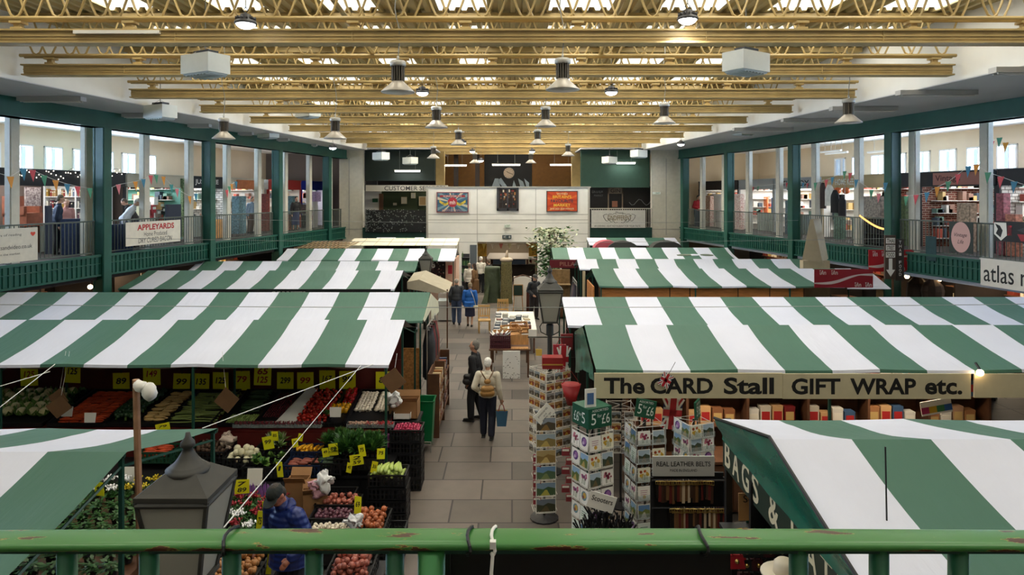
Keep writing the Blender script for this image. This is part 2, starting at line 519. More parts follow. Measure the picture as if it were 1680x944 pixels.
# upper back wall: brown boards and dark panels above the block
M_brown = mat('ochre_board', '7a5016', .6, var=.1)
for i, (xa, xb, mm) in enumerate(((727, 795, M_brown), (795, 873, M_black), (873, 940, M_brown))):
    Y = 43.9
    b = MB(); b.b2((PX(xa, Y), Y, 4.9), (PX(xb, Y)-.02, Y+.1, 7.9)); struct(b.build('wall_back_panel_%d' % (i+1), mm))
for i, px in enumerate((722, 945)):
    Y = 40; b = MB(); b.b2((PX(px-7, Y), Y, 3.2), (PX(px+7, Y), Y+.4, 9)); struct(b.build('column_post', M_gold))
for i, px in enumerate((748, 783)):
    Y = 42; b = MB(); b.b2((PX(px-3.5, Y), Y, 3.2), (PX(px+3.5, Y), Y+.3, 9)); struct(b.build('column_post', M_dark))
b = MB(); b.b2((4.0, 39, 3.2), (4.35, 39.3, 8.8)); struct(b.build('column_post', M_post))
# near balcony the photograph is taken from
b = MB(); b.b2((-15, -3, 3.0), (15, 1.5, 3.2)); struct(b.build('floor_balcony', M_dark))
b = MB(); b.b2((-21, -3.2, 0), (21, -3, 9)); struct(b.build('wall_near', M_cream))
# ---------------------------------------------------------------- roof trusses
ORD = ['nearest', 'second', 'third', 'fourth', 'fifth', 'sixth', 'seventh', 'eighth', 'ninth', 'tenth', 'eleventh', 'twelfth']
brk = MB(); brk.b2((-.09, -.07, 7.66), (.09, .07, 7.72)); brk.b2((-.05, -.05, 7.7), (.05, .05, 7.8)); brk.b2((-.1, -.09, 7.78), (.1, .09, 7.82))
brk_me = brk.mesh('bracket', M_gold)
for i, y in enumerate(TR_Y[1:]):
    xl, xr = S('L', y)+.28, S('R', y)-.28
    if y > 36.5: xl, xr = -4.1, 3.6
    t = thing('roof_truss', '%s cream lattice roof truss counting from the balcony rail, with cable trunking under it' % ORD[i], 'roof truss', (0, y, 0), group='lattice trusses under the roof')
    b = MB()
    b.b2((xl, y-.11, 7.5), (xr, y+.11, 7.64)); b.b2((xl-.04, y-.15, 7.64), (xr+.04, y+.15, 7.67)); b.b2((xl-.03, y-.14, 7.44), (xr+.03, y+.14, 7.47)); b.b2((xl, y-.1, 7.46), (xr, y+.1, 7.51))
    b.b2((xl, y-.125, 7.55), (xr, y-.11, 7.565))
    x = xl+2.1
    while x < xr: b.b2((x-.006, y-.128, 7.47), (x+.006, y-.11, 7.65)); x += 2.9
    trunk = b.build('cable_trunking', M_gold, t)
    if i == 0: b = MB(); b.b2((PX(122, 11.17), 11.13, 7.585), (PX(263, 11.17), 11.19, 7.64)); b.build('white_cover', M_white, t)
    b = MB()
    for dy in (-.07, .07): b.tube([(xl-.1, y+dy, 7.86), (xr+.1, y+dy, 7.86)], .035, 8)
    b.build('bottom_chord', M_gold, t)
    b = MB(); b.b2((xl-.2, y-.09, 8.62), (xr+.2, y+.09, 8.67)); b.b2((xl-.2, y-.09, 8.67), (xr+.2, y-.06, 8.74)); b.b2((xl-.2, y+.06, 8.67), (xr+.2, y+.09, 8.74))
    b.build('top_chord', M_gold, t)
    for dy, sh in ((-.05, 0), (.05, .2)):
        pts = []; x = xl-.1+sh
        while x < xr-.5:
            pts += [(x, y+dy, 8.62), (x+.2, y+dy, 8.05), (x+.26, y+dy, 7.92), (x+.33, y+dy, 7.88), (x+.40, y+dy, 7.92), (x+.46, y+dy, 8.05), (x+.66, y+dy, 8.62)]
            x += .7
        b = MB(); b.tube(pts, .02, 5); b.build('web_rod', M_gold, t)
    x = xl+.5
    while x < xr:
        o = bpy.data.objects.new('bracket', brk_me); COL.objects.link(o); o.parent = trunk; o.location = (x, 0, 0)
        x += 1.85
for px, py, qx, qy, Y0, lab in ((520, 0, 612, 98, 11.3, 'buff diagonal roof brace running back from above the brightest lamp'), (1035, 0, 985, 98, 11.3, 'buff diagonal roof brace just past the roof centre'),
                               (590, 80, 622, 108, 14.3, 'short buff roof brace behind the second truss by the heater'), (1000, 78, 975, 105, 14.3, 'short buff roof brace behind the second truss over the aisle lamp')):
    b = MB(); x0 = PX(px, Y0); x1 = PX(qx, Y0+3)
    b.tube([(x0, Y0, 8.55), (x1, Y0+3, 7.9)], .05, 6)
    tag(b.build('roof_brace', M_gold), lab, 'brace')

def hang(o, z0, r=.008, slack=0):
    x, y, z = o.location
    top = 8.8 if (S('L', y) < x < S('R', y) and y < 36.7) else (7.4 if y < 36.7 else (7.45 if abs(x) > 4.3 else 8.8))
    L = top-z-z0
    if L < .02: return
    b = MB(); n = 10
    b.tube([(slack*math.sin(k/n*PI)*math.sin(k*.9), slack*.6*math.sin(k/n*PI)*math.cos(k*.7), z0+L*k/n) for k in range(n+1)], r, 5)
    b.build('cable', M_wire, o, world=False)
# ---------------------------------------------------------------- conical pendant lamps
M_cone = mat('spun_aluminium', 'b5aea4', .45, .35)
proto = thing('pendant_lamp', 'x', 'pendant lamp')
b = MB(); pr = [(.275, 0), (.278, .012), (.10, .17), (.085, .19), (.08, .185), (.255, .012)]
b.lathe(pr[:4], n=24); b.build('lamp_shade', M_cone, proto, True)
b = MB(); b.lathe([(.24, .014), (.24, .03)], n=24); b.build('diffuser', mat('lamp_lens', '9aa4b2', .3), proto)
b = MB()
for k in range(16):
    a = 2*PI*k/16; b.box((.085*math.cos(a), .085*math.sin(a), .31), (.05, .008, .24), a)
b.lathe([(.06, .19), (.06, .43)], n=10); b.build('heat_sink', mat('heat_sink_metal', '7d776e', .45, .5), proto)
b = MB(); b.lathe([(.12, .43), (.13, .44), (.13, .5), (.11, .52)], n=18); b.tube([(0, 0, .52), (0, 0, .6)], .02, 6); b.build('gear_housing', M_alu, proto, True)
PEND = [(653, 152, 55, 'nearest pair, the one on a long looped cable'), (923, 148, 55, 'nearest pair, in front of the right-hand heater truss'),
 (716, 210, 37, 'second row, hanging over the lamp post'), (895, 208, 35, 'second row, hanging nearest the roof centre'), (1090, 203, 36, 'second row, hanging over the gift wrap canopies'), (367, 228, 36, 'beside the second green gallery column'),
 (1392, 202, 42, 'against the green beam over the vintage shop'), (550, 228, 37, 'hanging over the far butcher canopies'), (752, 238, 26, 'third row, with a lit lamp just behind it'), (882, 237, 26, 'third row, in line with the shop window'),
 (711, 260, 21, 'fourth row, by the buff post over the white wall'), (932, 256, 21, 'fourth row, by the orange poster'), (779, 268, 18, 'farthest pair, beside the clock'), (871, 268, 18, 'farthest pair, across from the clock')]
for i, (px, py, wd, lab) in enumerate(PEND):
    s = wd/.55; Y = F/s; o = proto if i == 0 else dup(proto)
    o.location = at(px, py, Y); o['label'] = 'grey conical metal pendant lamp, '+lab.replace('right-hand ', ''); o['group'] = 'conical pendant lamps under the trusses'
for o in [q for q in COL.objects if q.name.startswith('pendant_lamp')]: hang(o, .58, .009, .05)
# lit round lamps
proto = thing('high_bay_lamp', 'x', 'hanging lamp')
b = MB(); b.lathe([(.165, 0), (.17, .015), (.16, .05), (.1, .08), (.08, .15), (.03, .17)], n=20)
for k in range(12):
    a = 2*PI*k/12; b.box((.11*math.cos(a), .11*math.sin(a), .085), (.09, .008, .05), a)
b.build('housing', mat('charcoal_housing', '3a3a3e', .5), proto, True)
b = MB(); b.lathe([(.03, -.07), (.08, -.06), (.12, -.035), (.145, .0), (.145, .012)], n=20); b.build('light_disc', M_led, proto, True)
b = MB(); b.tube([(.0, 0, .17), (.04, 0, .22), (.0, 0, .27), (-.04, 0, .22), (0, 0, .17)], .008, 5); b.build('hanger', M_black, proto)
LEDO = []
LEDS = [(403, 40, 35, 'brightest lit round lamp, up by the long white trunking cover'), (1128, 33, 34, 'lit round lamp at the roof edge over the white heater box'), (693, 153, 22, 'lit round lamp behind the near conical pendant'), (1003, 152, 22, 'lit round lamp half hidden by the near conical pendant'),
        (759, 235, 13, 'small lit lamp just behind a third row pendant'), (775, 249, 10, 'small lit lamp left of the clock, upper one'), (873, 249, 10, 'small lit lamp over the shop window'), (789, 264, 8, 'smallest lit lamp near the clock'), (546, 243, 13, 'lit lamp on the soffit near the far end of the bookshop gallery'), (1117, 237, 13, 'lit lamp under the soffit over the far gallery column')]
for i, (px, py, wd, lab) in enumerate(LEDS):
    Y = F*.33/wd; Y = min(Y, 30 if px in (546, 1117) else 38); o = proto if i == 0 else dup(proto)
    o.location = at(px, py, Y); o['label'] = lab; o['group'] = 'lit round lamps'
    LEDO.append(o)
    if i < 9:
        d = bpy.data.lights.new('lamp_light', 'SPOT'); d.energy = HALL_LAMP*6; d.spot_size = 2.6; d.spot_blend = .6; d.shadow_soft_size = .12; d.color = (1, .97, .92)
        l = bpy.data.objects.new('lamp_light', d); COL.objects.link(l); l.location = Vector(o.location)-Vector((0, 0, .03))
for o in LEDO: hang(o, .25, .007)
# white unit heaters hung from the roof
proto = thing('unit_heater', 'x', 'heater')
M_hw = mat('heater_enamel', 'dfe2da', .4, var=.03)
b = MB(); b.b2((-.23, -.38, 0), (.23, .38, .34)); cas = b.build('casing', M_hw, proto)
b = MB(); b.b2((-.2, -.34, -.03), (.2, .34, 0))
for k in range(7): b.b2((-.2, -.3+k*.09, -.05), (.2, -.27+k*.09, -.03))
b.build('outlet_grille', mat('heater_louvre', 'a9b1ae', .5), cas)
b = MB(); b.b2((-.1, -.2, .34), (.12, .2, .42)); b.build('control_box', M_plastic, proto)
b = MB(); b.tube([(-.15, .2, .34), (0, 0, .5), (.15, -.2, .34)], .006, 5); b.build('hanger', M_alu, proto)
HEAT = [(337, 122, 12.4, .6, 'hung under the second truss by the upstand'), (1224, 118, 12.4, -.6, 'hung under the second truss on the vintage shop side'), (263, 194, 18.5, .6, 'over the soffit above the first green column'), (505, 192, 22.5, .4, 'hung under the trusses between two conical pendants'), (440, 226, 27, .5, 'small in the distance over the second gallery bay'),
        (1219, 221, 27, -.5, 'small against the soffit over the pale gallery'), (625, 262, 33, .3, 'far off over the customer services wall'), (673, 269, 36, .3, 'farthest, in front of the dark green wall'), (1048, 258, 33, -.3, 'far off over the sage green wall'), (1000, 268, 36, -.3, 'beside the lit tube on the sage green wall')]
for i, (px, py, Y, rz, lab) in enumerate(HEAT):
    o = proto if i == 0 else dup(proto)
    o.location = at(px, py, Y); o.rotation_euler = (0, 0, math.copysign(.64, rz)-math.atan2(o.location.x, o.location.y)); o['label'] = 'white boxy unit heater '+lab; o['group'] = 'white unit heaters'
for o in [q for q in COL.objects if q.name.startswith('unit_heater')]: hang(o, .4, .012)
# unlit battens fixed across the soffits
M_batten = mat('batten_grey', 'b9b7b4', .6)
BT = {'L': [(16, 137, 162), (157, 242, 189), (257, 345, 206), (338, 415, 219), (405, 474, 229), (456, 520, 238)], 'R': [(1628, 1740, 115), (1473, 1600, 152), (1363, 1470, 178), (1283, 1375, 197), (1203, 1300, 212)]}
for side in 'LR':
    for i, (xa, xb, py) in enumerate(BT[side]):
        Y = 2.36*F/(320-py)
        x0, x1 = PX(xa, Y), PX(xb, Y)
        if side == 'L': x0 = max(x0, G('L', Y)+.35)
        else: x1 = min(x1, G('R', Y)-.35)
        xm = (x0+x1)/2
        L2 = (x1-x0)/2
        t = thing('batten_light', '%s grey unlit batten light on the soffit over the %s gallery' % (ORD[i], 'bookshop' if side == 'L' else 'vintage shop'), 'ceiling light', (xm, Y, 7.3), 0, 'unlit soffit battens')
        b = MB(); b.b2((xm-L2, Y-.11, 7.25), (xm+L2, Y+.11, 7.355)); b.build('housing', M_batten, t)
        b = MB()
        for dy in (-.06, .06): b.tube([(xm-L2+.06, Y+dy, 7.235), (xm+L2-.06, Y+dy, 7.235)], .016, 6)
        b.build('tube', mat('unlit_tube', 'cfccc6', .4), t)
# lit tubes at the far end
for xa, xb, py, Y, lab in ((647, 690, 280, 36.8, 'on the dark green wall over customer services'), (727, 766, 271, 40.5, 'over the first ochre board'), (807, 854, 270, 40.5, 'just above the clock'), (902, 940, 270, 40.5, 'over the second ochre board'), (1005, 1043, 267, 36.8, 'on the sage green wall')):
    x0, x1 = PX(xa, Y), PX(xb, Y); z = PZ(py, Y)
    t = thing('tube_light', 'lit white strip light '+lab, 'strip light', ((x0+x1)/2, Y, z), 0, 'lit strip lights')
    b = MB(); b.b2((x0, Y-.06, z), (x1, Y+.06, z+.05)); b.build('housing', M_white, t)
    b = MB(); b.tube([(x0+.03, Y, z-.03), (x1-.03, Y, z-.03)], .035, 8); b.build('lit_tube', M_lamp, t)
    b = MB()
    for q in (.2, .8): b.tube([(x0+(x1-x0)*q, Y, z+.05), (x0+(x1-x0)*q, Y, 7.44 if abs(x0) > 4.3 else 8.8)], .006, 4)
    b.build('hanger', M_wire, t)
    area('strip_light', ((x0+x1)/2, Y, z-.08), (0, 0, 0), x1-x0, .1, 12)
# ---------------------------------------------------------------- gallery railings
M_rail = mat('railing_grey_green', '4d544c', .5)
bal = MB(); bal.tube([(0, 0, 3.27), (0, 0, 4.18)], .011, 6); bal_me = bal.mesh('baluster', M_rail)
RAILS = {'L': [(10.4, 15.0), (15.25, 19.6), (20.0, 24.6), (25.0, 29.45), (29.85, 34.4), (34.8, 36.5)], 'R': [(11.6, 16.2), (16.6, 21.1), (21.5, 26.2), (26.6, 31.3), (31.7, 36.0)]}
RN_L = {'L': ['far side bay', 'behind the cream website banner, in front of the bookshop', 'behind the bacon banner, before the teal shop', 'before the white brick shop', 'before the red and blue fascias', 'last short length by the end pier'],
        'R': ['far side bay', 'behind the round pink sign and black banner', 'behind the tall cardboard wedge', 'before the orange cloth', 'farthest length where the person in red leans']}
for side in 'LR':
    for i, (a, c) in enumerate(RAILS[side]):
        t = thing('railing', 'dark thin-barred gallery railing '+RN_L[side][i], 'railing', gpt(side, (a+c)/2, .06, 3.2), 0, 'gallery railings')
        b = MB(); gbox(b, side, a, c, .04, .09, 4.17, 4.21); b.build('top_rail', M_rail, t)
        b = MB(); gbox(b, side, a, c, .045, .085, 3.27, 3.3)
        for yy in (a+.03, c-.03): gbox(b, side, yy-.02, yy+.02, .045, .085, 3.2, 4.19)
        b.build('bottom_rail', M_rail, t)
        n = int((c-a)/.125)
        for k in range(1, n):
            yy = a+(c-a)*k/n
            o = bpy.data.objects.new('baluster', bal_me); COL.objects.link(o); o.parent = t
            o.location = Vector((G(side, yy, .065), yy, 0))-t.location
# end gallery railing (right) behind the gin banner
t = thing('railing', 'white barred railing on the end gallery behind the gin bar banner', 'railing', (5.8, ENDY-.02, 3.2), 0, 'gallery railings')
b = MB(); b.b2((4.1, ENDY-.06, 4.2), (7.5, ENDY-.02, 4.24)); b.build('top_rail', M_post, t)
wb = MB(); wb.tube([(0, 0, 0), (0, 0, 1.0)], .012, 6); wme = wb.mesh('baluster', M_post)
for k in range(29):
    o = bpy.data.objects.new('baluster', wme); COL.objects.link(o); o.parent = t; o.location = (-1.65+k*.118, -.02, .02)
# ---------------------------------------------------------------- cables strung across the hall
for (a, c, lab) in (((-11.0, 19.4, 3.72), (11.6, 20.9, 3.62), 'thin steel cable strung across the hall in front of the white block, lower one'), ((-10.0, 24.4, 4.08), (10.9, 26, 3.98), 'thin steel cable strung across the hall, upper one'), ((-13.1, 12, 3.08), (13.5, 12, 3.1), 'thin steel cable nearest the viewer, strung between the gallery edges')):
    b = MB(); A, B = Vector(a), Vector(c)
    b.tube([A.lerp(B, k/16) - Vector((0, 0, .12*(1-(k/8-1)**2))) for k in range(17)], .006, 5)
    tag(b.build('steel_cable', M_wire), lab, 'cable')
# ---------------------------------------------------------------- the balcony handrail in front
def railpaint():
    m = bpy.data.materials.new('chipped_green_paint'); m.use_nodes = True
    nt = m.node_tree; p = nt.nodes['Principled BSDF']; L = nt.links.new
    tc = nt.nodes.new('ShaderNodeTexCoord'); mp = nt.nodes.new('ShaderNodeMapping'); mp.inputs['Scale'].default_value = (5, 22, 22)
    n = nt.nodes.new('ShaderNodeTexNoise'); n.inputs['Scale'].default_value = 1.3; n.inputs['Detail'].default_value = 5; n.inputs['Roughness'].default_value = .6
    r = nt.nodes.new('ShaderNodeValToRGB')
    r.color_ramp.elements[0].position = .592; r.color_ramp.elements[0].color = lin('3f7a3a')
    r.color_ramp.elements[1].position = .61; r.color_ramp.elements[1].color = lin('4a2814')
    e = r.color_ramp.elements.new(.598); e.color = lin('a09548')
    L(tc.outputs['Object'], mp.inputs[0]); L(mp.outputs[0], n.inputs['Vector']); 
    sp = nt.nodes.new('ShaderNodeSeparateXYZ'); mr = nt.nodes.new('ShaderNodeMapRange'); ad = nt.nodes.new('ShaderNodeMath'); ad.operation = 'ADD'
    for k, v in (('From Min', 1.043), ('From Max', 1.034), ('To Min', 0), ('To Max', .1)): mr.inputs[k].default_value = v
    L(tc.outputs['Object'], sp.inputs[0]); L(sp.outputs['Z'], mr.inputs['Value']); L(n.outputs['Fac'], ad.inputs[0]); L(mr.outputs[0], ad.inputs[1]); L(ad.outputs[0], r.inputs['Fac']); L(r.outputs['Color'], p.inputs['Base Color'])
    p.inputs['Roughness'].default_value = .32
    return m
M_hand = railpaint()
t = thing('balcony_railing', 'chipped bright green handrail with round bars across the bottom of the view', 'railing', (0, 1.4, 3.2))
prof = []
for k in range(20):
    a = 2*PI*k/20
    cx, sx = math.cos(a), math.sin(a)
    prof.append((1.402+.036*math.copysign(abs(cx)**.55, cx), 4.2425+.010*math.copysign(abs(sx)**.7, sx)))
b = MB(); xs = [-1.9+.1*k for k in range(39)]
vs = [(x, y, z-.006*(x/1.4)**2) for x in xs for y, z in prof]
b.add(vs, [(i*20+k, (i+1)*20+k, (i+1)*20+(k+1)%20, i*20+(k+1)%20) for i in range(len(xs)-1) for k in range(20)])
b.build('handrail', M_hand, t, True)
b = MB(); b.b2((-1.9, 1.383, 4.222), (1.9, 1.421, 4.234)); b.build('under_rail', M_dgreen, t)
bb = MB(); bb.tube([(0, 0, 0), (0, 0, 1.028)], .019, 12); bme = bb.mesh('baluster', mat('baluster_green', '22603a', .45), True)
for px in (-22, 110, 245, 380, 515, 648, 1310, 1442, 1572, 1705):
    o = bpy.data.objects.new('baluster', bme); COL.objects.link(o); o.parent = t; o.location = ((px-840)*1.4/F, 0, 0)
bb = MB(); bb.tube([((707-840)*1.38/F, 1.39, 3.2), ((707-840)*1.38/F, 1.39, 4.228)], .028, 14); bb.build('rail_post', mat('bright_green_paint', '3a7d42', .35, var=.1), t, True)
b = MB(); b.b2(((726-840)*1.47/F, 1.46, 3.4), ((1196-840)*1.47/F, 1.49, 4.187)); b.b2(((726-840)*1.47/F-.01, 1.45, 3.4), ((740-840)*1.47/F, 1.5, 4.19))
tag(b.build('black_board', M_black), 'black board hung on the outside of the green handrail, mid view', 'board')
for px, mm, lab, tail in ((809, M_white, 'white cable tie around the green handrail with a hanging tail', 1), (367, M_black, 'black cable tie around the handrail, farther from the black board', 0), (769, M_black, 'thin dark cable tie around the handrail just above the black board', 0), (1157, M_black, 'black cable tie near the far end of the black board', 0)):
    b = MB(); x = (px-840)*1.37/F
    pts = [(x+.004*math.sin(k), 1.402+.043*math.cos(2*PI*k/16), 4.24+.02*math.sin(2*PI*k/16)) for k in range(17)]
    b.tube(pts, .0035, 6)
    if tail: b.tube([(x, 1.355, 4.24), (x-.003, 1.35, 4.20), (x+.002, 1.35, 4.15)], .004, 6); b.box((x, 1.357, 4.255), (.012, .012, .014))
    tag(b.build('cable_tie', mm), lab, 'cable tie')
# ---------------------------------------------------------------- striped market stalls
def canvas(name, h, seed):
    m = mat(name, h, .62, var=.035, scale=1.2)
    nt = m.node_tree; p = nt.nodes['Principled BSDF']; L = nt.links.new
    tc = [n for n in nt.nodes if n.type == 'TEX_COORD'][0]
    mp = nt.nodes.new('ShaderNodeMapping'); mp.inputs['Scale'].default_value = (9, 1.6, 2); mp.inputs['Rotation'].default_value = (0, 0, .6)
    n = nt.nodes.new('ShaderNodeTexNoise'); n.inputs['Scale'].default_value = 1.1; n.inputs['Detail'].default_value = 3
    bp = nt.nodes.new('ShaderNodeBump'); bp.inputs['Strength'].default_value = .35; bp.inputs['Distance'].default_value = .03
    L(tc.outputs['Object'], mp.inputs[0]); L(mp.outputs[0], n.inputs['Vector']); L(n.outputs['Fac'], bp.inputs['Height']); L(bp.outputs['Normal'], p.inputs['Normal'])
    return m
M_cg = canvas('green_canvas', '3d6655', 1)
M_cw = canvas('white_canvas', 'cdd0df', 2)
M_pole = mat('stall_pole_green', '16463a', .5)
M_gplastic = mat('green_plastic_sheet', '1c6b58', .25, var=.1, scale=4)
W = .7
def sheet(name, parent, x0, x1, ya, za, yb, zb, frm, first, sag=.05, seed=0, w=W):
    """Striped sheet between edge a (near) and edge b (far); stripes counted from the 'L' or 'R' end; first = 0 green, 1 white."""
    ed = []; n = int((x1-x0)/w)+1
    xs = [x0+min(k*w, x1-x0) for k in range(n+1)] if frm == 'L' else [x1-min(k*w, x1-x0) for k in range(n+1)]
    b = MB(); NX, NY = 5, 8
    for k in range(n):
        xa, xb = xs[k], xs[k+1]
        if abs(xa-xb) < 1e-4: continue
        vs = []
        for j in range(NY+1):
            t = j/NY
            for i in range(NX+1):
                x = xa+(xb-xa)*i/NX
                y = ya+(yb-ya)*t; z = za+(zb-za)*t
                bay = abs(math.sin(PI*(x-x0)/2.1))
                z -= sag*math.sin(PI*t)*(.35+.65*bay)
                z += .014*math.sin(PI*t)*noise.noise((x*2.6+seed, y*1.3, seed*3.1)) - .02*bay*(1-t)*(1 if t < .2 else .3)
                vs.append((x, y, z))
        r = NX+1
        fs = [(j*r+i, j*r+i+1, (j+1)*r+i+1, (j+1)*r+i) for j in range(NY) for i in range(NX)]
        if xb < xa: fs = [f[::-1] for f in fs]
        b.add(vs, fs, (first+k) % 2)
        # hem hanging a hand's breadth below the near edge
        vs = []
        for i in range(NX+1):
            x = xa+(xb-xa)*i/NX; z = za-.02*abs(math.sin(PI*(x-x0)/2.1))
            vs += [(x, ya, z), (x, ya-.012, z-.045)]
        b.add(vs, [(2*i, 2*i+1, 2*i+3, 2*i+2) for i in range(NX)], (first+k) % 2)
    return b.build(name, [M_cg, M_cw], parent, True)
def stall(label, x0, x1, ridge, near, far, frm, first, seed, posts=True, far_sheet=True, farx=None, inset=.05, group='green and white striped market stalls', basez=0):
    (yr, zr), (yn, zn), (yf, zf) = ridge, near, far
    t = thing('market_stall', label, 'market stall', ((x0+x1)/2, yr, 0), 0, group)
    sheet('canopy', t, x0, x1, yn, zn, yr, zr, frm, first, seed=seed)
    fx0, fx1 = farx or (x0, x1)
    if far_sheet: sheet('rear_canopy', t, fx0, fx1, yf, zf, yr, zr, frm, first, seed=seed+5)
    b = MB(); b.tube([(x0+.02, yr, zr-.035), (x1-.02, yr, zr-.035)], .022, 6); b.build('ridge_pole', M_pole, t)
    for nm, (yy, zz) in (('eave_pole', (yn, zn)), ('eave_pole', (yf, zf))):
        b = MB(); a_, c_ = (x0, x1) if yy == yn else (fx0, fx1)
        b.tube([(a_+.02, yy+(.02 if yy == yn else -.02), zz-.04), (c_-.02, yy+(.02 if yy == yn else -.02), zz-.04)], .02, 6); b.build(nm, M_pole, t)
    if posts:
        n = max(1, round((x1-x0)/3.2))
        for k in range(n+1):
            x = x0+inset+(x1-x0-.05-inset)*k/n
            for yy, zz in ((yn+.03, zn), (yr, zr), (yf-.03, zf)):
                if yy == yf-.03 and not (fx0 <= x <= fx1): continue
                b = MB(); b.box((x, yy, zz/2-.02), (.035, .035, zz-.05)); b.build('post', M_pole, t)
            b = MB(); b.tube([(x, yn+.03, zn-.13), (x, yr, zr-.13)], .014, 5); b.tube([(x, yf-.03, zf-.13), (x, yr, zr-.13)], .014, 5) if fx0 <= x <= fx1 else 0
            b.build('rafter', M_pole, t)
    return t
ST = {}
ST['LA'] = stall('striped canopy stall nearest the viewer above the bedding plants, left of the large lantern', -9.6, -3.4, (6.03, 2.68), (4.35, 2.34), (7.9, 2.25), 'R', 0, 1)
ST['LB1'] = stall('striped fruit and vegetable stall with yellow price cards', -11.4, -1.98, (12.64, 2.636), (10.97, 2.235), (14.3, 2.2), 'R', 1, 2)
ST['LB2'] = stall('striped stall directly behind the fruit and vegetable stall, cream gable end', -11.9, -1.9, (15.84, 2.69), (14.5, 2.29), (17.3, 2.3), 'R', 0, 3)
ST['LC1'] = stall('striped stall with the black butcher fascia under its front edge', -11.4, -3.4, (21.4, 2.58), (19.75, 2.234), (23.2, 2.2), 'R', 1, 4)
ST['LC2'] = stall('striped stall behind the butcher stall', -11.3, -3.38, (24.6, 2.56), (23.8, 2.31), (26.2, 2.2), 'R', 0, 5, farx=(-10.4, -3.38))
ST['LD'] = stall('far striped stall with the pale pink hut at its aisle end', -9.9, -2.42, (30.1, 2.58), (28.7, 2.21), (31.4, 2.25), 'R', 1, 6)
ST['RA'] = stall('striped canopy stall nearest the viewer with the BAGS and hats board on its end', 2.3, 9.6, (6.03, 2.79), (4.3, 2.36), (7.68, 2.43), 'L', 1, 7, inset=.34)
ST['RB1'] = stall('striped stall with The CARD Stall sign', 1.24, 11.6, (11.7, 2.72), (10.1, 2.37), (13.3, 2.3), 'L', 0, 8)
ST['RB2'] = stall('striped stall directly behind the card stall', 1.1, 11.8, (15.1, 2.69), (13.5, 2.37), (16.6, 2.3), 'L', 1, 9)
ST['RC1'] = stall('striped stall with an orange plywood front', 2.5, 10.7, (21.6, 2.62), (19.5, 2.35), (23.2, 2.2), 'L', 0, 10)
ST['RC2'] = stall('striped stall behind the plywood fronted stall, pale pole at its aisle corner', 2.35, 10.4, (24.7, 2.63), (23.8, 2.37), (26.0, 2.3), 'L', 1, 11)
ST['RD'] = stall('far striped stall with the maroon fascia', 1.75, 9.6, (30.4, 2.6), (28.9, 2.24), (31.8, 2.2), 'L', 0, 12)
# canopies under the end galleries
ST['LE'] = stall('cream awning stall just beyond the far striped stall, by the white block', -9.0, -2.3, (34.2, 2.75), (32.7, 2.55), (35.6, 2.5), 'R', 1, 13, posts=False, group='cream awning') if False else None
t = thing('cream_awning', 'cream awning just beyond the far striped canopy, beside the white block', 'awning', (-5.5, 33.5, 0))
b = MB(); M_cc = mat('cream_canvas', 'd9d3bd', .7, var=.05)
xa, xb = PX(575, 33), PX(752, 33)
b.slab([(xa, 32.2, 2.57), (xb, 32.2, 2.57), (xb, 33.8, 2.8), (xa, 33.8, 2.8)], .02)
for k in range(9): x = xa+(xb-xa)*k/8; b.slab([(x-.012, 32.2, 2.585), (x+.012, 32.2, 2.585), (x+.012, 33.8, 2.815), (x-.012, 33.8, 2.815)], .02, 1)
b.build('cover', [M_cc, mat('cream_seam', 'b5ad92', .7)], t)
for x in (xa+.05, xb-.05):
    b = MB(); b.box((x, 32.3, 1.28), (.05, .05, 2.56)); b.build('post', M_post, t)
    b = MB(); b.box((x, 33.7, 1.38), (.05, .05, 2.76)); b.build('post', M_post, t)
t = thing('trellis_roof', 'open timber lattice roof beyond the far striped canopy by the third green column', 'lattice roof', (-9, 31.6, 0))
b = MB(); xa, xb = PX(478, 32), PX(572, 32)
for k in range(15): x = xa+(xb-xa)*k/14; b.slab([(x-.03, 31.2, 2.52), (x+.03, 31.2, 2.52), (x+.33, 32.8, 2.72), (x+.27, 32.8, 2.72)], .03)
for k in range(4): b.b2((xa, 31.2+k*.5, 2.53+k*.0625), (xb, 31.26+k*.5, 2.56+k*.0625))
b.build('lattice', mat('pale_lath', 'a58d6c', .7), t)
for x in (xa+.1, xb-.1):
    b = MB(); b.b2((x-.03, 31.2, 0), (x+.03, 31.26, 2.52)); b.build('post', M_dwood, t)
def flap(x0, x1, y, lab, first, frm='L'):
    t = thing('market_stall', lab, 'market stall', ((x0+x1)/2, y, 0), 0, 'green and white striped market stalls')
    sheet('canopy', t, x0, x1, y, 2.45, y+1.2, 2.72, frm, first, sag=.02, w=1.0)
    for x in (x0+.05, x1-.05):
        b = MB(); b.box((x, y+.05, 1.2), (.04, .04, 2.42)); b.build('post', M_pole, t)
        b = MB(); b.box((x, y+1.15, 1.33), (.04, .04, 2.66)); b.build('post', M_pole, t)
flap(PX(612, 34.8), PX(692, 34.8), 34.6, 'small striped stall in shade under the customer services gallery', 1)
flap(PX(966, 34.5), PX(1115, 34.5), 34.3, 'small striped stall in shade under the gin bar gallery', 1)
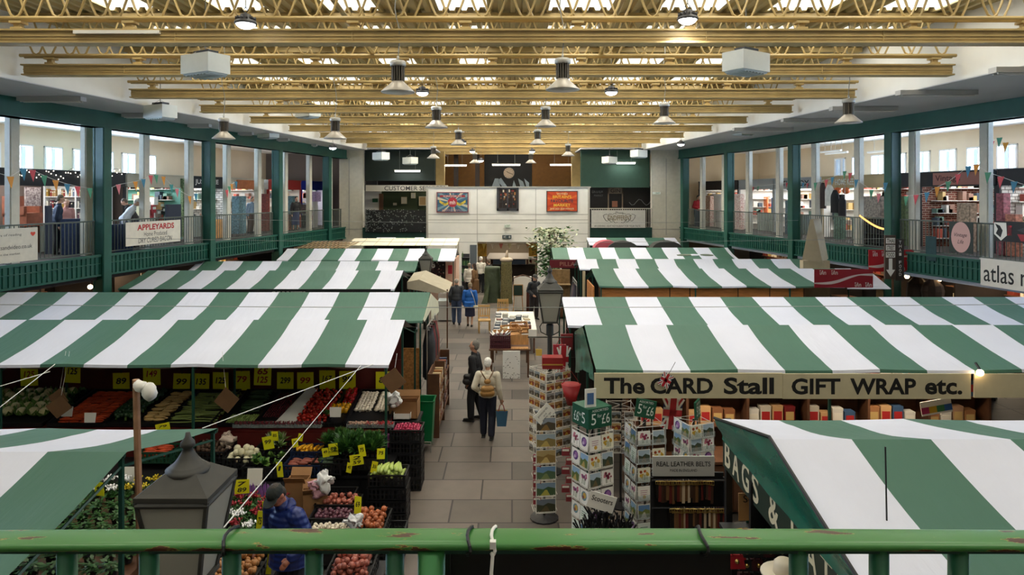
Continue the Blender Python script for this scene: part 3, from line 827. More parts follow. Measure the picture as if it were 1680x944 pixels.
# gable ends and side curtains
t = ST['LB2']
b = MB(); M_cgab = mat('cream_gable_sheet', 'cfcdb0', .7, var=.06)
b.slab([(-1.89, 15.84, 2.66), (-1.88, 17.3, 2.25), (-1.86, 17.3, 2.0), (-1.88, 15.84, 2.0)], .01); b.slab([(-1.9, 14.6, 2.28), (-1.89, 15.84, 2.66), (-1.88, 15.84, 2.3), (-1.9, 14.8, 2.2)], .01)
b.build('gable_sheet', M_cgab, t)
t = ST['RA']
b = MB()                                          # hanging green plastic along the end
pts = []
for k in range(25):
    f = k/24; y = 7.7-f*3.4
    ze = (2.43+(7.68-y)/1.65*.36) if y > 6.03 else 2.79-(6.03-y)/1.73*.43
    pts.append((y, ze))
vs = []
for j in range(7):
    for k, (y, ze) in enumerate(pts):
        h = ze+.01-j/6*(ze-2.18)
        vs.append((2.29-.02*math.sin(j*1.1)+.08*j/6+.02*noise.noise((y*2, j*.4, 3)), y, h))
n = len(pts)
b.add(vs, [(j*n+k, j*n+k+1, (j+1)*n+k+1, (j+1)*n+k) for j in range(6) for k in range(n-1)])
b.build('end_curtain', M_gplastic, t, True)
b = MB()
for (y0, z0), (y1, z1) in (((7.68, 2.43), (6.03, 2.80)), ((6.03, 2.80), (4.3, 2.37))): b.tube([(2.275, y0, z0+.01), (2.275, y1, z1+.01)], .016, 6)
b.build('edge_pole', M_black, t)
b = MB(); b.tube([(2.8, 5.1, 2.5), (2.8, 5.12, 3.06)], .006, 6); b.build('spike', M_black, t)
b = MB(); b.box((2.46, 7.76, 1.2), (.07, .07, 2.4)); b.build('post', M_black, t)
bd = board('stall_board', 'dark green board lettered BAGS and HATS along the end of the near canopy', 'sign', (2.40, 5.97, 2.07), 3.5, .36, -PI/2, mat('sign_dark_green', '1c2f22', .5),
      [(s, dx, 0, ww*1.1, .28, mat('cream_letter', 'd8cfb0', .6), .02) for s, dx, ww in (('B', -1.58, .17), ('A', -1.3, .2), ('G', -1.0, .2), ('S', -.72, .17), ('&', -.25, .22), ('H', .25, .2), ('A', .53, .2), ('T', .79, .18), ('S', 1.05, .17))], t=.03)
t = ST['RB1']
b = MB()                                          # green side curtain of the card stall
vs = []; n = 14
for j in range(6):
    for k in range(n):
        f = k/(n-1); y = 13.2-f*3.0
        ze = (2.3+(13.3-y)/1.6*.42) if y > 11.7 else 2.72-(11.7-y)/1.6*.35
        vs.append((1.21+.03*math.sin(k*1.9+j*.3)*j/5, y, ze-.02-(ze-1.55)*j/5*(1-.75*f)))
b.add(vs, [(j*n+k, j*n+k+1, (j+1)*n+k+1, (j+1)*n+k) for j in range(5) for k in range(n-1)])
b.build('side_curtain', M_gplastic, t, True)
t = ST['RC2']
b = MB(); b.tube([(PX(958, 23.7), 23.7, 0), (PX(958, 23.7), 23.7, 2.3)], .05, 8); b.build('pole', mat('pale_pole', 'c9b48c', .6), t)
# fascias under the far canopies
M_letter = mat('grey_letter', 'a9a9a2', .6)
board('shop_fascia', 'black butcher fascia lettered CORBETTS under the third canopy row', 'sign', ((-11.3-3.5)/2, 19.7, 2.1), 7.8, .26, 0, M_black,
      [('CORBETTS', .95, .0, 1.0, .13, M_letter, .01), ('HIGH CLASS MEAT GAME POULTRY & FISH', -2.2, 0, 2.9, .1, mat('dim_letter', '55554f', .6)), ('HIGH CLASS MEAT GAME POULTRY & FISH', 2.5, 0, 2.4, .1, mat('dim_letter', '55554f', .6))], t=.03)
t = thing('plywood_stall_front', 'orange plywood boarding under the front edge of the third canopy row', 'stall front', (6.2, 19.6, 0))
b = MB()
for k, (xa, xb) in enumerate(((985, 1098), (1100, 1131), (1133, 1210), (1212, 1262), (1264, 1318))): b.b2((PX(xa, 19.6), 19.6, 1.4), (PX(xb, 19.6), 19.63, 2.33))
b.build('boards', M_ply, t)
for px in (984, 1099, 1132, 1211, 1263, 1319):
    b = MB(); b.box((PX(px, 19.6), 19.65, 1.16), (.05, .04, 2.32)); b.build('upright', M_dwood, t)
b = MB()
for k in range(3): b.b2((PX(972, 20)-.02, 19.7+k*.55, 1.3), (PX(972, 20)+.02, 20.2+k*.55, 2.3))
b.build('side_boards', M_ply, t)
# counters, then dark boards added so that the stall insides stay dark
def counter(name, lab, x0, x1, y0, y1, h, m, cat='counter'):
    t = thing(name, lab, cat, ((x0+x1)/2, (y0+y1)/2, 0))
    b = MB(); b.b2((x0, y0+.04, .05), (x1, y1, h-.04)); 
    x = x0+.02
    while x < x1-.2: b.b2((x, y0+.02, .08), (min(x+.5, x1)-.02, y0+.04, h-.08)); x += .5
    b.build('panels', m, t)
    b = MB(); b.b2((x0-.03, y0-.03, h-.04), (x1+.03, y1+.03, h)); b.build('top', m, t)
    return t
for i, (lab, x0, x1, y, z0, z1) in enumerate((('dark board added for shade inside the butcher stall', -11.2, -3.6, 22.6, 0, 2.1), ('dark board added for shade inside the stall behind the butcher', -10.3, -3.6, 25.8, 0, 2.1), ('dark board added for shade inside the far striped stall', -9.8, -3.9, 31.2, 0, 2.1),
      ('dark board added for shade inside the plywood fronted stall', 2.6, 10.4, 22.9, 0, 2.1), ('dark board added for shade in the stall with the pale pole', 2.5, 10.2, 25.8, 0, 2.1), ('dark board added for shade inside the maroon fascia stall', 2.3, 9.4, 31.6, 0, 2.1), ('dark board added for shade inside the stall behind the vegetable stall', -11.7, -2.4, 17.1, 0, 2.1), ('dark board added for shade behind the stall that backs the card stall', 1.3, 11.6, 16.4, 0, 2.1))):
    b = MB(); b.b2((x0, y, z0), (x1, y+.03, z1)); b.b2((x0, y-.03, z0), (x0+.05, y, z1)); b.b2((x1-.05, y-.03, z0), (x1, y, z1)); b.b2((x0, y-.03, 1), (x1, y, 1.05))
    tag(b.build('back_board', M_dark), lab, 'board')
# ---------------------------------------------------------------- the fruit and vegetable stall
def vm(name, h, **k): return mat(name, h, k.pop('rough', .45), **k)
def crate_mesh(w, d, h, m):
    b = MB(); e = .012
    b.b2((-w/2, -d/2, 0), (w/2, d/2, e))
    for z0, z1 in ((0, .03), (h*.45, h*.45+.02), (h-.03, h)):
        b.b2((-w/2, -d/2, z0), (w/2, -d/2+e, z1)); b.b2((-w/2, d/2-e, z0), (w/2, d/2, z1)); b.b2((-w/2, -d/2, z0), (-w/2+e, d/2, z1)); b.b2((w/2-e, -d/2, z0), (w/2, d/2, z1))
    n = 9
    for k in range(n+1):
        x = -w/2+.012+(w-.024)*k/n
        for y in (-d/2+.006, d/2-.006): b.box((x, y, h/2), (.022 if k % 3 else .035, .01, h))
    for k in range(7):
        y = -d/2+.012+(d-.024)*k/6
        for x in (-w/2+.006, w/2-.006): b.box((x, y, h/2), (.01, .022 if k % 3 else .035, h))
    b.b2((-w/2-.01, -d/2-.01, h-.015), (w/2+.01, -d/2+.004, h)); b.b2((-w/2-.01, d/2-.004, h-.015), (w/2+.01, d/2+.01, h)); b.b2((-w/2-.01, -d/2, h-.015), (-w/2+.004, d/2, h)); b.b2((w/2-.004, -d/2, h-.015), (w/2+.01, d/2, h))
    return b.mesh('crate', m)
CR = {}
def crate(w, d, h, loc, lab, m=None, rx=0, group=None, name='produce_crate', rz=0):
    k = (w, d, h, (m or M_plastic).name)
    if k not in CR: CR[k] = crate_mesh(w, d, h, m or M_plastic)
    o = bpy.data.objects.new(name, CR[k]); COL.objects.link(o)
    o.location = loc; o.rotation_euler = (rx, 0, rz)
    tag(o, lab, 'crate', group)
    return o
PROT = {}
def proto_obj(name, mb, mats, smooth=True):
    return (name, mb.mesh(name, mats, smooth))
def put(pr, loc, rot, sc_, lab, cat, group):
    o = bpy.data.objects.new(pr[0], pr[1]); COL.objects.link(o)
    o.location = loc; o.rotation_euler = rot; o.scale = (sc_,)*3 if isinstance(sc_, (int, float)) else sc_
    tag(o, lab, cat, group)
    return o
def heap(prs, c, w, d, r, lab, cat, group, layers=2, rx=0, mode='any', squash=1, sx=None, sy=None, jit=.25, size=1, mound=.0):
    if mode == 'any' and r > .025: jit = .55
    """Pile of single items in a w by d patch whose base is at c."""
    sx, sy = sx or r*2*.98, sy or r*2*.98
    for L in range(layers):
        nx = max(1, int((w-2*r*(L*.6))/sx)); ny = max(1, int((d-2*r*(L*.6))/sy))
        for i in range(nx):
            for j in range(ny):
                if L and RN.random() < .12: continue
                x = (i-(nx-1)/2+RN.uniform(-jit, jit)*.6)*sx; y = (j-(ny-1)/2+RN.uniform(-jit, jit)*.6)*sy
                z = r*.9+L*r*1.35*squash+RN.uniform(0, .15)*r + mound*(1-(2*x/w)**2)*(1-(2*y/d)**2)
                yy = y*math.cos(rx)-z*math.sin(rx); zz = y*math.sin(rx)+z*math.cos(rx)
                pr = RN.choice(prs)
                if mode == 'any': rot = (RN.uniform(0, 6), RN.uniform(0, 6), RN.uniform(0, 6))
                elif mode == 'x': rot = (RN.uniform(0, 6), 0, RN.uniform(-.12, .12))
                elif mode == 'y': rot = (RN.uniform(-.1, .1)+rx, 0, PI/2+RN.uniform(-.25, .25))
                else: rot = (rx+RN.uniform(-.3, .3), RN.uniform(-.3, .3), RN.uniform(0, 6))
                put(pr, (c[0]+x, c[1]+yy, c[2]+zz), rot, size*RN.uniform(.88, 1.12), lab, cat, group)
def longveg(name, L, r, m, tip=.3, bend=0):
    b = MB(); b.tube([(L*(k/6-.5), bend*math.sin(k/6*PI), 0) for k in range(7)], [r*.5, r*.95, r, r*.95, r*.85, r*.6, r*tip], 7)
    return proto_obj(name, b, m)
def leafy(name, r, n, m, up=.5, lw=.35, seed=3, m2=None):
    rr = random.Random(seed); b = MB()
    for k in range(n):
        a = rr.uniform(0, 2*PI); e = rr.uniform(.1, 1.3)*up+.15; l = r*rr.uniform(.7, 1.1)
        dx, dy = math.cos(a), math.sin(a)
        tip = Vector((dx*l*math.cos(e), dy*l*math.cos(e), l*math.sin(e)*1.1)); mid = tip*.55+Vector((0, 0, r*.12)); s = Vector((-dy, dx, 0))*l*lw*.5
        b.add([(0, 0, 0), mid+s, tip, mid-s, mid+Vector((0, 0, -.05*r))], [(0, 1, 4), (1, 2, 4), (2, 3, 4), (3, 0, 4)], 0 if rr.random() < .7 or not m2 else 1)
    return proto_obj(name, b, [m]+([m2] if m2 else []))
V_leaf = vm('leaf_green', '2f5a24', var=.3, scale=8); V_leaf2 = vm('leaf_light_green', '6f9144', var=.25, scale=8); V_dleaf = vm('leaf_dark_green', '1d3a1c', var=.3, scale=8)
V_cream = vm('cream_curd', 'd9cf9f', var=.1, scale=30, bump=.8, bscale=60, rough=.8)
b = MB(); b.ball((0, 0, .03), (.075, .075, .06), 12, 8)
for k in range(7):
    a = k*.9; dx, dy = math.cos(a), math.sin(a)
    b.add([(dx*.03, dy*.03, -.04), (dx*.09-dy*.05, dy*.09+dx*.05, .0), (dx*.12, dy*.12, .09), (dx*.09+dy*.05, dy*.09-dx*.05, .0)], [(0, 1, 2, 3)], 1)
P_caul = proto_obj('cauliflower', b, [V_cream, V_leaf2])
P_carrot = longveg('carrot', .2, .02, vm('carrot_orange', 'c4481f', var=.35, scale=10), .15)
b = MB()
for k in range(9):
    a = k*2.4; q = .05*math.sqrt(k/9)*1.4; b.ball((q*math.cos(a), q*math.sin(a), .05-.3*q), .035, 7, 5)
b.tube([(0, 0, -.06), (0, 0, .03)], .02, 6, 1)
P_broc = proto_obj('broccoli', b, [V_dleaf, V_leaf2])
P_parsnip = longveg('parsnip', .19, .026, vm('parsnip_cream', 'c9a76a', var=.15), .15)
P_leek = longveg('leek', .42, .016, vm('leek_green', '7f8f4c', var=.3, scale=4), .9, .02)
P_cuke = longveg('cucumber', .32, .024, vm('cucumber_green', '27431f', var=.25), .6, .01)
P_corn = longveg('sweetcorn', .26, .03, vm('corn_husk', 'a9bd62', var=.25, scale=3, stretch=(1, 8, 8)), .35, .015)
P_court = longveg('yellow_courgette', .2, .026, vm('courgette_yellow', 'e0a41c', var=.1), .5, .012)
P_sweet = longveg('sweet_potato', .17, .035, vm('sweet_potato_pink', '8d4a3c', var=.2), .3)
b = MB(); b.ball((0, 0, 0), (.034, .034, .03), 9, 6); b.lathe([(.012, .026), (.004, .033)], n=5, m=1)
P_tom = proto_obj('tomato', b, [vm('tomato_red', 'b3261a', rough=.25), V_leaf])
def pepper(nm, h):
    b = MB(); b.lathe([(.012, -.05), (.034, -.04), (.042, 0), (.045, .03), (.034, .045), (.012, .038)], n=9); b.tube([(0, 0, .035), (.006, 0, .065)], .008, 5, 1)
    return proto_obj('pepper', b, [vm(nm, h, rough=.2), V_leaf])
P_pr, P_py = pepper('pepper_red', 'a5161a'), pepper('pepper_yellow', 'e0a312')
b = MB(); b.lathe([(.002, .022), (.02, .018), (.031, .004), (.03, -.004), (.012, -.006), (.011, -.028), (.008, -.03)][::-1], n=10)
P_mush = proto_obj('mushroom', b, vm('mushroom_white', 'd9cdba', var=.08))
b = MB(); b.ball((0, 0, 0), (.04, .04, .036), 9, 7); b.tube([(0, 0, .03), (0, .004, .055)], [.009, .003], 5)
P_onion = proto_obj('onion', b, vm('onion_skin', 'a35a35', var=.35, scale=14, rough=.35))
P_ronion = proto_obj('red_onion', b, vm('pink_onion_skin', '9c5647', var=.4, scale=14, rough=.35))
P_shal = proto_obj('shallot', b, vm('purple_onion_skin', '5f3442', var=.4, scale=14, rough=.3))
b = MB(); b.ball((0, 0, 0), (.03, .03, .024), 9, 6); b.tube([(0, 0, .018), (.004, 0, .05)], [.01, .004], 5)
P_garl = proto_obj('garlic_bulb', b, vm('garlic_white', 'ddd2c0', var=.1, scale=20))
b = MB(); b.ball((0, 0, 0), (.042, .034, .03), 9, 6)
P_pot = proto_obj('potato', b, vm('potato_skin', 'b07a48', var=.25, scale=12)); P_epot = proto_obj('earthy_potato', b, vm('earthy_skin', '4d382a', var=.4, scale=12, rough=.8))
b = MB(); b.ball((0, 0, 0), .055, 10, 8)
P_turn = proto_obj('turnip', b, vm('turnip_white', 'd8d2b2', var=.12, scale=9)); 
b = MB(); b.ball((0, 0, 0), .017, 7, 5)
P_sprout = proto_obj('sprout', b, vm('sprout_green', '8aa055')); P_rad = proto_obj('radish', b, vm('radish_pink', 'b5365a', var=.5, scale=20, rough=.3)); P_cher = proto_obj('cherry', b, vm('cherry_red', '5c1420', rough=.25))
P_let = leafy('lettuce', .11, 26, V_leaf2, .9, .7, 5, V_leaf); P_cab = leafy('cabbage', .12, 22, V_leaf, .9, .8, 6, V_dleaf); P_spring = leafy('spring_greens', .15, 40, V_leaf2, 1.0, .25, 7, vm('pale_stalk', 'c5cba8'))
P_herb = leafy('herb_bunch', .16, 90, V_leaf, 1.0, .2, 8, vm('herb_green', '4f7a38', var=.3))

TT = math.atan(.22/1.5)
def ztab(Y): return .98+(Y-11.55)*.147
t = thing('display_bench', 'long maroon stepped produce bench of the fruit and vegetable stall', 'bench', (-6.6, 12.3, 0))
b = MB(); b.slab([(-11.2, 11.5, .97), (-2.1, 11.5, .97), (-2.1, 13.05, 1.2), (-11.2, 13.05, 1.2)], .04); b.build('sloping_top', M_maroon, t)
b = MB(); b.b2((-11.2, 11.5, 0), (-2.1, 11.53, .93))
for k in range(12): b.b2((-11.2+k*.8, 11.48, .1), (-11.17+k*.8, 11.5, .9))
b.build('front_panel', M_maroon, t)
b = MB(); b.b2((-11.2, 13.1, 0), (-2.1, 13.14, 2.5)); b.b2((-11.2, 13.08, 1.75), (-2.1, 13.1, 1.79)); b.build('back_board', M_maroon, t)
b = MB()
for k in range(9):
    x0 = -11.2+k*1.01
    pts = [(x0+1.01*j/10, 10.99, 2.2-.055*math.sin(PI*j/10)) for j in range(11)]
    b.add([(x0, 10.99, 2.21), (x0+1.01, 10.99, 2.21)] + pts, [(0, *range(2, 13), 1)], 0)
b.build('scalloped_pelmet', mat('dusty_pelmet', '6e5a50', .8), t)
XU = lambda px, Y=12.3: PX(px, Y)
def zone(prs, a, c, y0, y1, r, lab, cat, grp, lift=.02, **k):
    x0, x1 = XU(a), XU(c); ym = (y0+y1)/2
    heap(prs, ((x0+x1)/2, ym, ztab(ym)+lift), x1-x0, y1-y0, r, lab, cat, grp, rx=TT, **k)
# trays lining the bench
for i, (a, c, lab) in enumerate(((-70, 112, 'under the cauliflowers'), (120, 207, 'under the carrots'), (208, 253, 'under the broccoli'), (254, 300, 'under the parsnips'), (301, 372, 'under the leeks'), (384, 440, 'under the cucumbers'), (441, 480, 'under the cherries'), (499, 553, 'under the tomatoes'), (555, 578, 'under the peppers'), (581, 648, 'under the mushrooms'))):
    x0, x1 = XU(a), XU(c)
    crate(round(x1-x0, 2), 1.35, .07, ((x0+x1)/2, 12.28, ztab(12.28)+.012), 'wide shallow black tray '+lab+' on the maroon bench', rx=TT, group='black trays on the maroon bench', name='display_tray')
zone([P_caul], -66, 110, 11.75, 12.9, .09, 'creamy cauliflower in green leaves, far end of the maroon bench', 'cauliflower', 'cauliflowers on the bench', layers=1, mode='up', sx=.2, sy=.2, size=1.15)
zone([P_cab], 100, 124, 11.75, 12.8, .1, 'dark green cabbage between cauliflowers and carrots', 'cabbage', 'cabbages on the bench', layers=1, mode='up')
zone([P_carrot], 124, 204, 11.7, 12.9, .022, 'orange carrot in the neat sloping stack beside the cauliflowers', 'carrot', 'carrots in the sloping stack', mode='x', sx=.19, sy=.06, layers=2, jit=.1)
zone([P_broc], 208, 252, 11.7, 12.9, .07, 'dark green broccoli head under the price card 149', 'broccoli', 'broccoli on the bench', layers=1, mode='up', size=1.1)
zone([P_parsnip], 255, 300, 11.75, 12.9, .028, 'pale yellow parsnip next to the leeks', 'parsnip', 'parsnips on the bench', mode='x', sx=.2, sy=.07, layers=2)
zone([P_leek], 303, 372, 11.7, 12.9, .018, 'long green leek lying sideways on the bench', 'leek', 'leeks on the bench', mode='x', sx=.36, sy=.07, layers=2)
zone([P_cuke], 386, 440, 12.1, 12.95, .026, 'dark green cucumber under the price card 65', 'cucumber', 'cucumbers on the bench', mode='x', sx=.3, sy=.06, layers=2)
zone([P_sprout], 392, 440, 11.68, 12.0, .018, 'small pale green sprout in front of the cucumbers', 'sprout', 'sprouts on the bench', layers=2, sx=.04, sy=.045)
zone([P_cher], 442, 478, 11.9, 12.9, .019, 'small dark red cherry in the tray beside the cucumbers', 'cherry', 'cherries on the bench', layers=1, sx=.042, sy=.055)
zone([P_tom], 500, 552, 11.7, 12.95, .034, 'shiny red tomato in the two tier heap next to the peppers', 'tomato', 'tomatoes on the bench', layers=2, sx=.072, sy=.1)
zone([P_pr], 556, 580, 12.35, 12.9, .045, 'red pepper behind the yellow ones', 'pepper', 'red peppers on the bench', layers=2, mode='up')
zone([P_py], 540, 580, 12.05, 12.35, .045, 'yellow pepper in front of the red ones', 'pepper', 'yellow peppers on the bench', layers=1, mode='up')
zone([P_let], 536, 572, 11.68, 11.95, .09, 'bright green lettuce in front of the yellow peppers', 'lettuce', 'lettuces on the bench', layers=1, mode='up')
zone([P_mush], 584, 612, 12.1, 12.9, .03, 'white mushroom in the tray beside the red peppers', 'mushroom', 'mushrooms on the bench', layers=1, mode='up', size=1.35)
zone([P_mush], 616, 646, 12.1, 12.9, .03, 'white mushroom in the tray at the aisle end of the bench', 'mushroom', 'mushrooms at the bench end', layers=1, mode='up', size=1.35)
# punnets along the front of the bench
pn = MB(); pn.b2((-.085, -.06, 0), (.085, .06, .008))
for sgn in (-1, 1): pn.b2((-.085, sgn*.058-.003, 0), (.085, sgn*.058+.003, .06)); pn.b2((sgn*.083-.003, -.06, 0), (sgn*.083+.003, .06, .06))
pn_me = pn.mesh('tray', tmat('clear_plastic', 'dfe6e6', .1, .25))
def berries(h, nm, seed):
    rr = random.Random(seed); b = MB()
    for k in range(34): b.ball((rr.uniform(-.07, .07), rr.uniform(-.045, .045), .02+rr.uniform(0, .05)), .015, 6, 4)
    return b.mesh('berries', vm(nm, h, rough=.3), True)
be = [berries('6a1220', 'berry_dark_red', 1), berries('a3202a', 'berry_red', 2), berries('c7a08c', 'berry_pale', 3)]
for k in range(18):
    px = 392+k*14.3 if k < 10 else 578+(k-10)*8.6
    o = thing('fruit_punnet', 'clear punnet of dark red berries along the front edge of the bench' if k < 10 else 'clear punnet of red and pale fruit below the mushrooms', 'punnet', (XU(px, 11.6), 11.6, ztab(11.6)+.03), 0, 'punnets below the cherries' if k < 10 else 'punnets below the mushrooms')
    o.rotation_euler = (TT, 0, 0)
    for nm, me, kd in (('tray', pn_me, None), ('berries', be[0 if k < 10 else RN.choice([1, 2])], 'stuff')):
        q = bpy.data.objects.new(nm, me); COL.objects.link(q); q.parent = o
        if kd: q['kind'] = kd
b = MB(); x0, x1 = XU(478), XU(504); b.slab([(x0-.05, 11.62, ztab(11.6)+.1), (x0+.28, 11.62, ztab(11.6)+.1), (x1+.02, 12.9, ztab(12.9)+.12), (x0+.12, 12.9, ztab(12.9)+.12)], .03)
tag(b.build('white_board', M_paper), 'blank white board lying on the bench beside the tomatoes', 'board')
b = MB(); b.b2((PX(606, 11.5), 11.42, .72), (PX(640, 11.5), 11.5, .93)); b.b2((PX(607, 11.5), 11.41, .8), (PX(639, 11.5), 11.42, .84), 1)
tag(b.build('carton', [mat('purple_carton', '7a2f6a', .5), mat('pale_purple', 'b78ab0', .5)]), 'purple printed carton on the bench front near the stall post', 'carton')
for px, py, lab in ((550, 677, 'below the lettuces'), (147, 686, 'below the carrots'), (109, 676, 'below the brown paper bags')):
    b = MB(); X, Y, Z = at(px, py, 11.46); b.slab([(X-.09, Y, Z-.08), (X+.09, Y, Z-.08), (X+.1, Y+.02, Z+.08), (X-.1, Y+.02, Z+.08)], .006)
    tag(b.build('paper_notice', M_paper), 'small white paper notice hung on the bench front '+lab, 'notice')
# ---- yellow price cards
def card(txt, loc, wd, ht, lab, tilt=0, rz=0, ink=M_ink, stake=False, rx=0):
    o = thing('price_card', lab, 'price card', loc, rz, 'yellow price cards')
    o.rotation_euler = (rx, tilt, rz)
    pc = MB().box((0, 0, 0), (wd, .004, ht)).build('card', M_yellow, o, world=False)
    ls = txt.split()
    for i, l in enumerate(ls):
        lettering(l, pc, (0, -.004, ht*(.08 if len(ls) == 1 else (.2-.42*i))), wd*.62, ht*.32, ink, bold=.02, shear=.15)
    if stake:
        b = MB(); b.tube([(0, .004, ht*.3), (0, .004, -ht*.5-.14)], .004, 5); b.build('stake', M_plastic, o, world=False)
    else:
        b = MB(); b.tube([(0, .0, ht/2-.01), (0, 0, ht/2+.06)], .006, 5); b.build('clip', M_plastic, o, world=False)
    return o
UP = [(48, 617, '125', 'over the cauliflowers, farthest from the aisle'), (119, 612, '125', 'over the paper bags, hung highest at that end'), (199, 628, '89', 'over the carrots'), (249, 616, '149', 'over the broccoli'), (298, 629, '99', 'over the parsnips'), (330, 629, '135', 'over the leeks'), (362, 627, '125', 'half behind the next one along the leeks'),
      (397, 625, '79', 'over the cucumbers, low'), (431, 616, '65 125', 'with two prices over the cucumbers'), (468, 627, '299', 'over the cherries'), (501, 627, '99', 'over the white board'), (537, 624, '167', 'over the tomatoes'), (570, 625, '99', 'over the red peppers'), (630, 626, '85', 'over the end mushrooms')]
for i, (px, py, tx, lab) in enumerate(UP):
    Y = 12.98 if i not in (0, 1, 3, 8) else 12.55
    card(tx, at(px, py, Y), .31, .37, 'yellow price card reading %s %s' % (tx.replace(' ', ' and '), lab), RN.uniform(-.06, .06), RN.uniform(-.1, .1), M_redink if i in (0, 3, 7, 8, 10) else M_ink)
LOW = [(225, 776-6, 0, '', ''),]
STK = [(451, 716, 10.9, '85', .11, .15, 'behind the turnips'), (440, 727, 10.75, '99', .17, .2, 'over the spring greens'), (459, 771, 10.1, '1', .1, .22, 'beside the man in the cap, tall and narrow'), (484, 727, 10.8, '75', .09, .14, 'behind the yellow courgettes'), (493, 718, 10.95, '69', .08, .12, 'highest behind the courgettes'),
       (534, 743, 10.5, '49', .1, .14, 'at the dark trays'), (547, 738, 10.5, '89', .14, .18, 'round topped by the herbs'), (585, 755, 10.35, '2 59', .2, .16, 'wide one on the herb bush'), (573, 768, 10.2, '45', .08, .15, 'lowest by the herb bush'), (594, 740, 10.4, '75', .1, .18, 'tallest in the herb bush'), (625, 745, 10.35, '75', .12, .16, 'above the sweetcorn'), (614, 767, 10.15, '35', .09, .17, 'stuck in the sweetcorn'),
       (397, 799, 9.75, '7 89', .2, .2, 'on the cyclamen flowers'), (587, 830, 9.3, '69', .1, .25, 'on the crate divider beside the brown onions'), (438, 838, 8.6, '99', .12, .22, 'behind the man in the cap'), (426, 858, 8.3, '75', .07, .28, 'edge on beside the blue jacket'), (343, 920, 8.1, '85', .14, .26, 'beside the potatoes below the handrail'), (163, 803, 9.3, '49', .16, .18, 'among the bedding plants under the near canopy'), (442, 925, 7.95, '65', .06, .25, 'edge on at the potato crate corner'), (267, 701, 11.1, '79', .22, .12, 'small low over the near green canopy edge')]
for px, py, Y, tx, wd, ht, lab in STK:
    card(tx, at(px, py, Y), wd, ht, 'yellow price card on a stake '+lab, RN.uniform(-.3, .3), RN.uniform(-.3, .3), M_ink, True)
# ---- lower tiers: benches then crates
counter('crate_bench', 'dark low bench carrying the second tier of crates', -6.6, -2.9, 10.15, 11.35, .58, M_plastic, 'bench')
counter('crate_bench', 'dark bench end carrying herbs and sweetcorn by the aisle', -2.85, -1.95, 10.55, 11.35, .62, M_plastic, 'bench')
counter('crate_bench', 'low dark bench under the onion and garlic crates', -3.0, -1.85, 8.95, 9.9, .36, M_plastic, 'bench')
counter('crate_bench', 'low dark bench under the cyclamen trays', -4.45, -3.1, 8.8, 10.0, .42, M_plastic, 'bench')
counter('crate_bench', 'low dark bench under the potato crate below the handrail', -3.75, -2.95, 7.7, 8.65, .3, M_plastic, 'bench')
counter('crate_bench', 'low dark bench under the last onion crate below the handrail', -2.2, -1.6, 7.8, 8.65, .3, M_plastic, 'bench')
M_gcrate = mat('green_plastic_crate', '1f4a36', .45)
M_bcrate = mat('blue_plastic_crate', '1b2a4a', .45)
def low(px, Y, zt, prs, r, what, cat, w=.52, d=.36, layers=2, m=None, size=1, mode='any', base=None, sx=None, sy=None, place='', h=.19, mound=.03, rx=.12):
    X = PX(px, Y); zb = zt-h
    crate(w, d, h, (X, Y, zb), 'crate heaped with %s %s' % (what[1], place), m, group='crates of the second tier')
    heap(prs, (X, Y, zb+h*.55), w-.04, d-.04, r, '%s in the crate %s' % (what[0], place), cat, what[1]+' '+place, layers=layers, size=size, mode=mode, sx=sx, sy=sy, mound=mound, rx=rx)
low(262, 11.05, .86, [P_carrot], .022, ('orange carrot', 'carrots'), 'carrot', .58, .42, m=M_gcrate, mode='x', sx=.19, sy=.05, place='by the near canopy edge')
low(348, 11.05, .88, [P_epot], .036, ('earthy brown potato', 'earthy potatoes'), 'potato', .6, .5, place='with the crumpled paper')
low(402, 10.78, .86, [P_turn], .056, ('round white turnip', 'white turnips'), 'turnip', .54, .38, place='in the middle of the second tier')
low(452, 11.1, .88, [P_spring], .09, ('pale spring greens', 'spring greens'), 'greens', .55, .4, layers=1, mode='up', place='behind the second tier lettuces')
low(438, 10.6, .8, [P_let], .09, ('pale green lettuce', 'lettuces'), 'lettuce', .62, .4, layers=1, mode='up', place='beside the turnips')
low(508, 11.0, .88, [P_court], .03, ('yellow courgette', 'yellow courgettes'), 'courgette', .5, .36, m=M_bcrate, mode='y', sx=.06, sy=.18, place='of the second tier')
low(500, 10.6, .82, [P_sweet], .035, ('reddish sweet potato', 'sweet potatoes'), 'sweet potato', .55, .36, m=M_bcrate, mode='x', sx=.17, sy=.075, layers=1, place='in front of the courgettes')
low(553, 11.05, .88, [P_herb], .14, ('dark green herb bunch', 'herb bunches'), 'herbs', .5, .4, layers=1, size=1.15, mode='up', sx=.14, sy=.14, place='above the dark trays')
low(540, 10.62, .84, [P_cuke], .024, ('dark cucumber in the low tray', 'cucumbers'), 'cucumber', .45, .34, mode='x', sx=.3, sy=.055, layers=1, place='in front of the herbs')
low(590, 10.72, .9, [P_herb], .15, ('bushy green herb bunch', 'bushy herbs'), 'herbs', .7, .5, layers=1, size=1.35, mode='up', sx=.13, sy=.13, place='by the aisle post', mound=.06)
low(638, 10.35, .78, [P_corn], .03, ('pale green sweetcorn cob', 'sweetcorn cobs'), 'sweetcorn', .55, .4, mode='y', sx=.062, sy=.22, layers=3, size=1.25, place='at the aisle corner')
for k in range(3): crate(.58, .4, .19, (PX(638, 10.35), 10.35, .01+.193*k), '%s black crate of the stack under the sweetcorn' % ['bottom', 'middle', 'top'][k], group='crates of the sweetcorn stack')
for k in range(3): crate(.56, .4, .19, (PX(560, 10.25)-.02, 10.0, .01+.193*k), '%s empty black crate of the stack in front of the cucumber tray' % ['bottom', 'middle', 'top'][k], group='empty stacked crates')
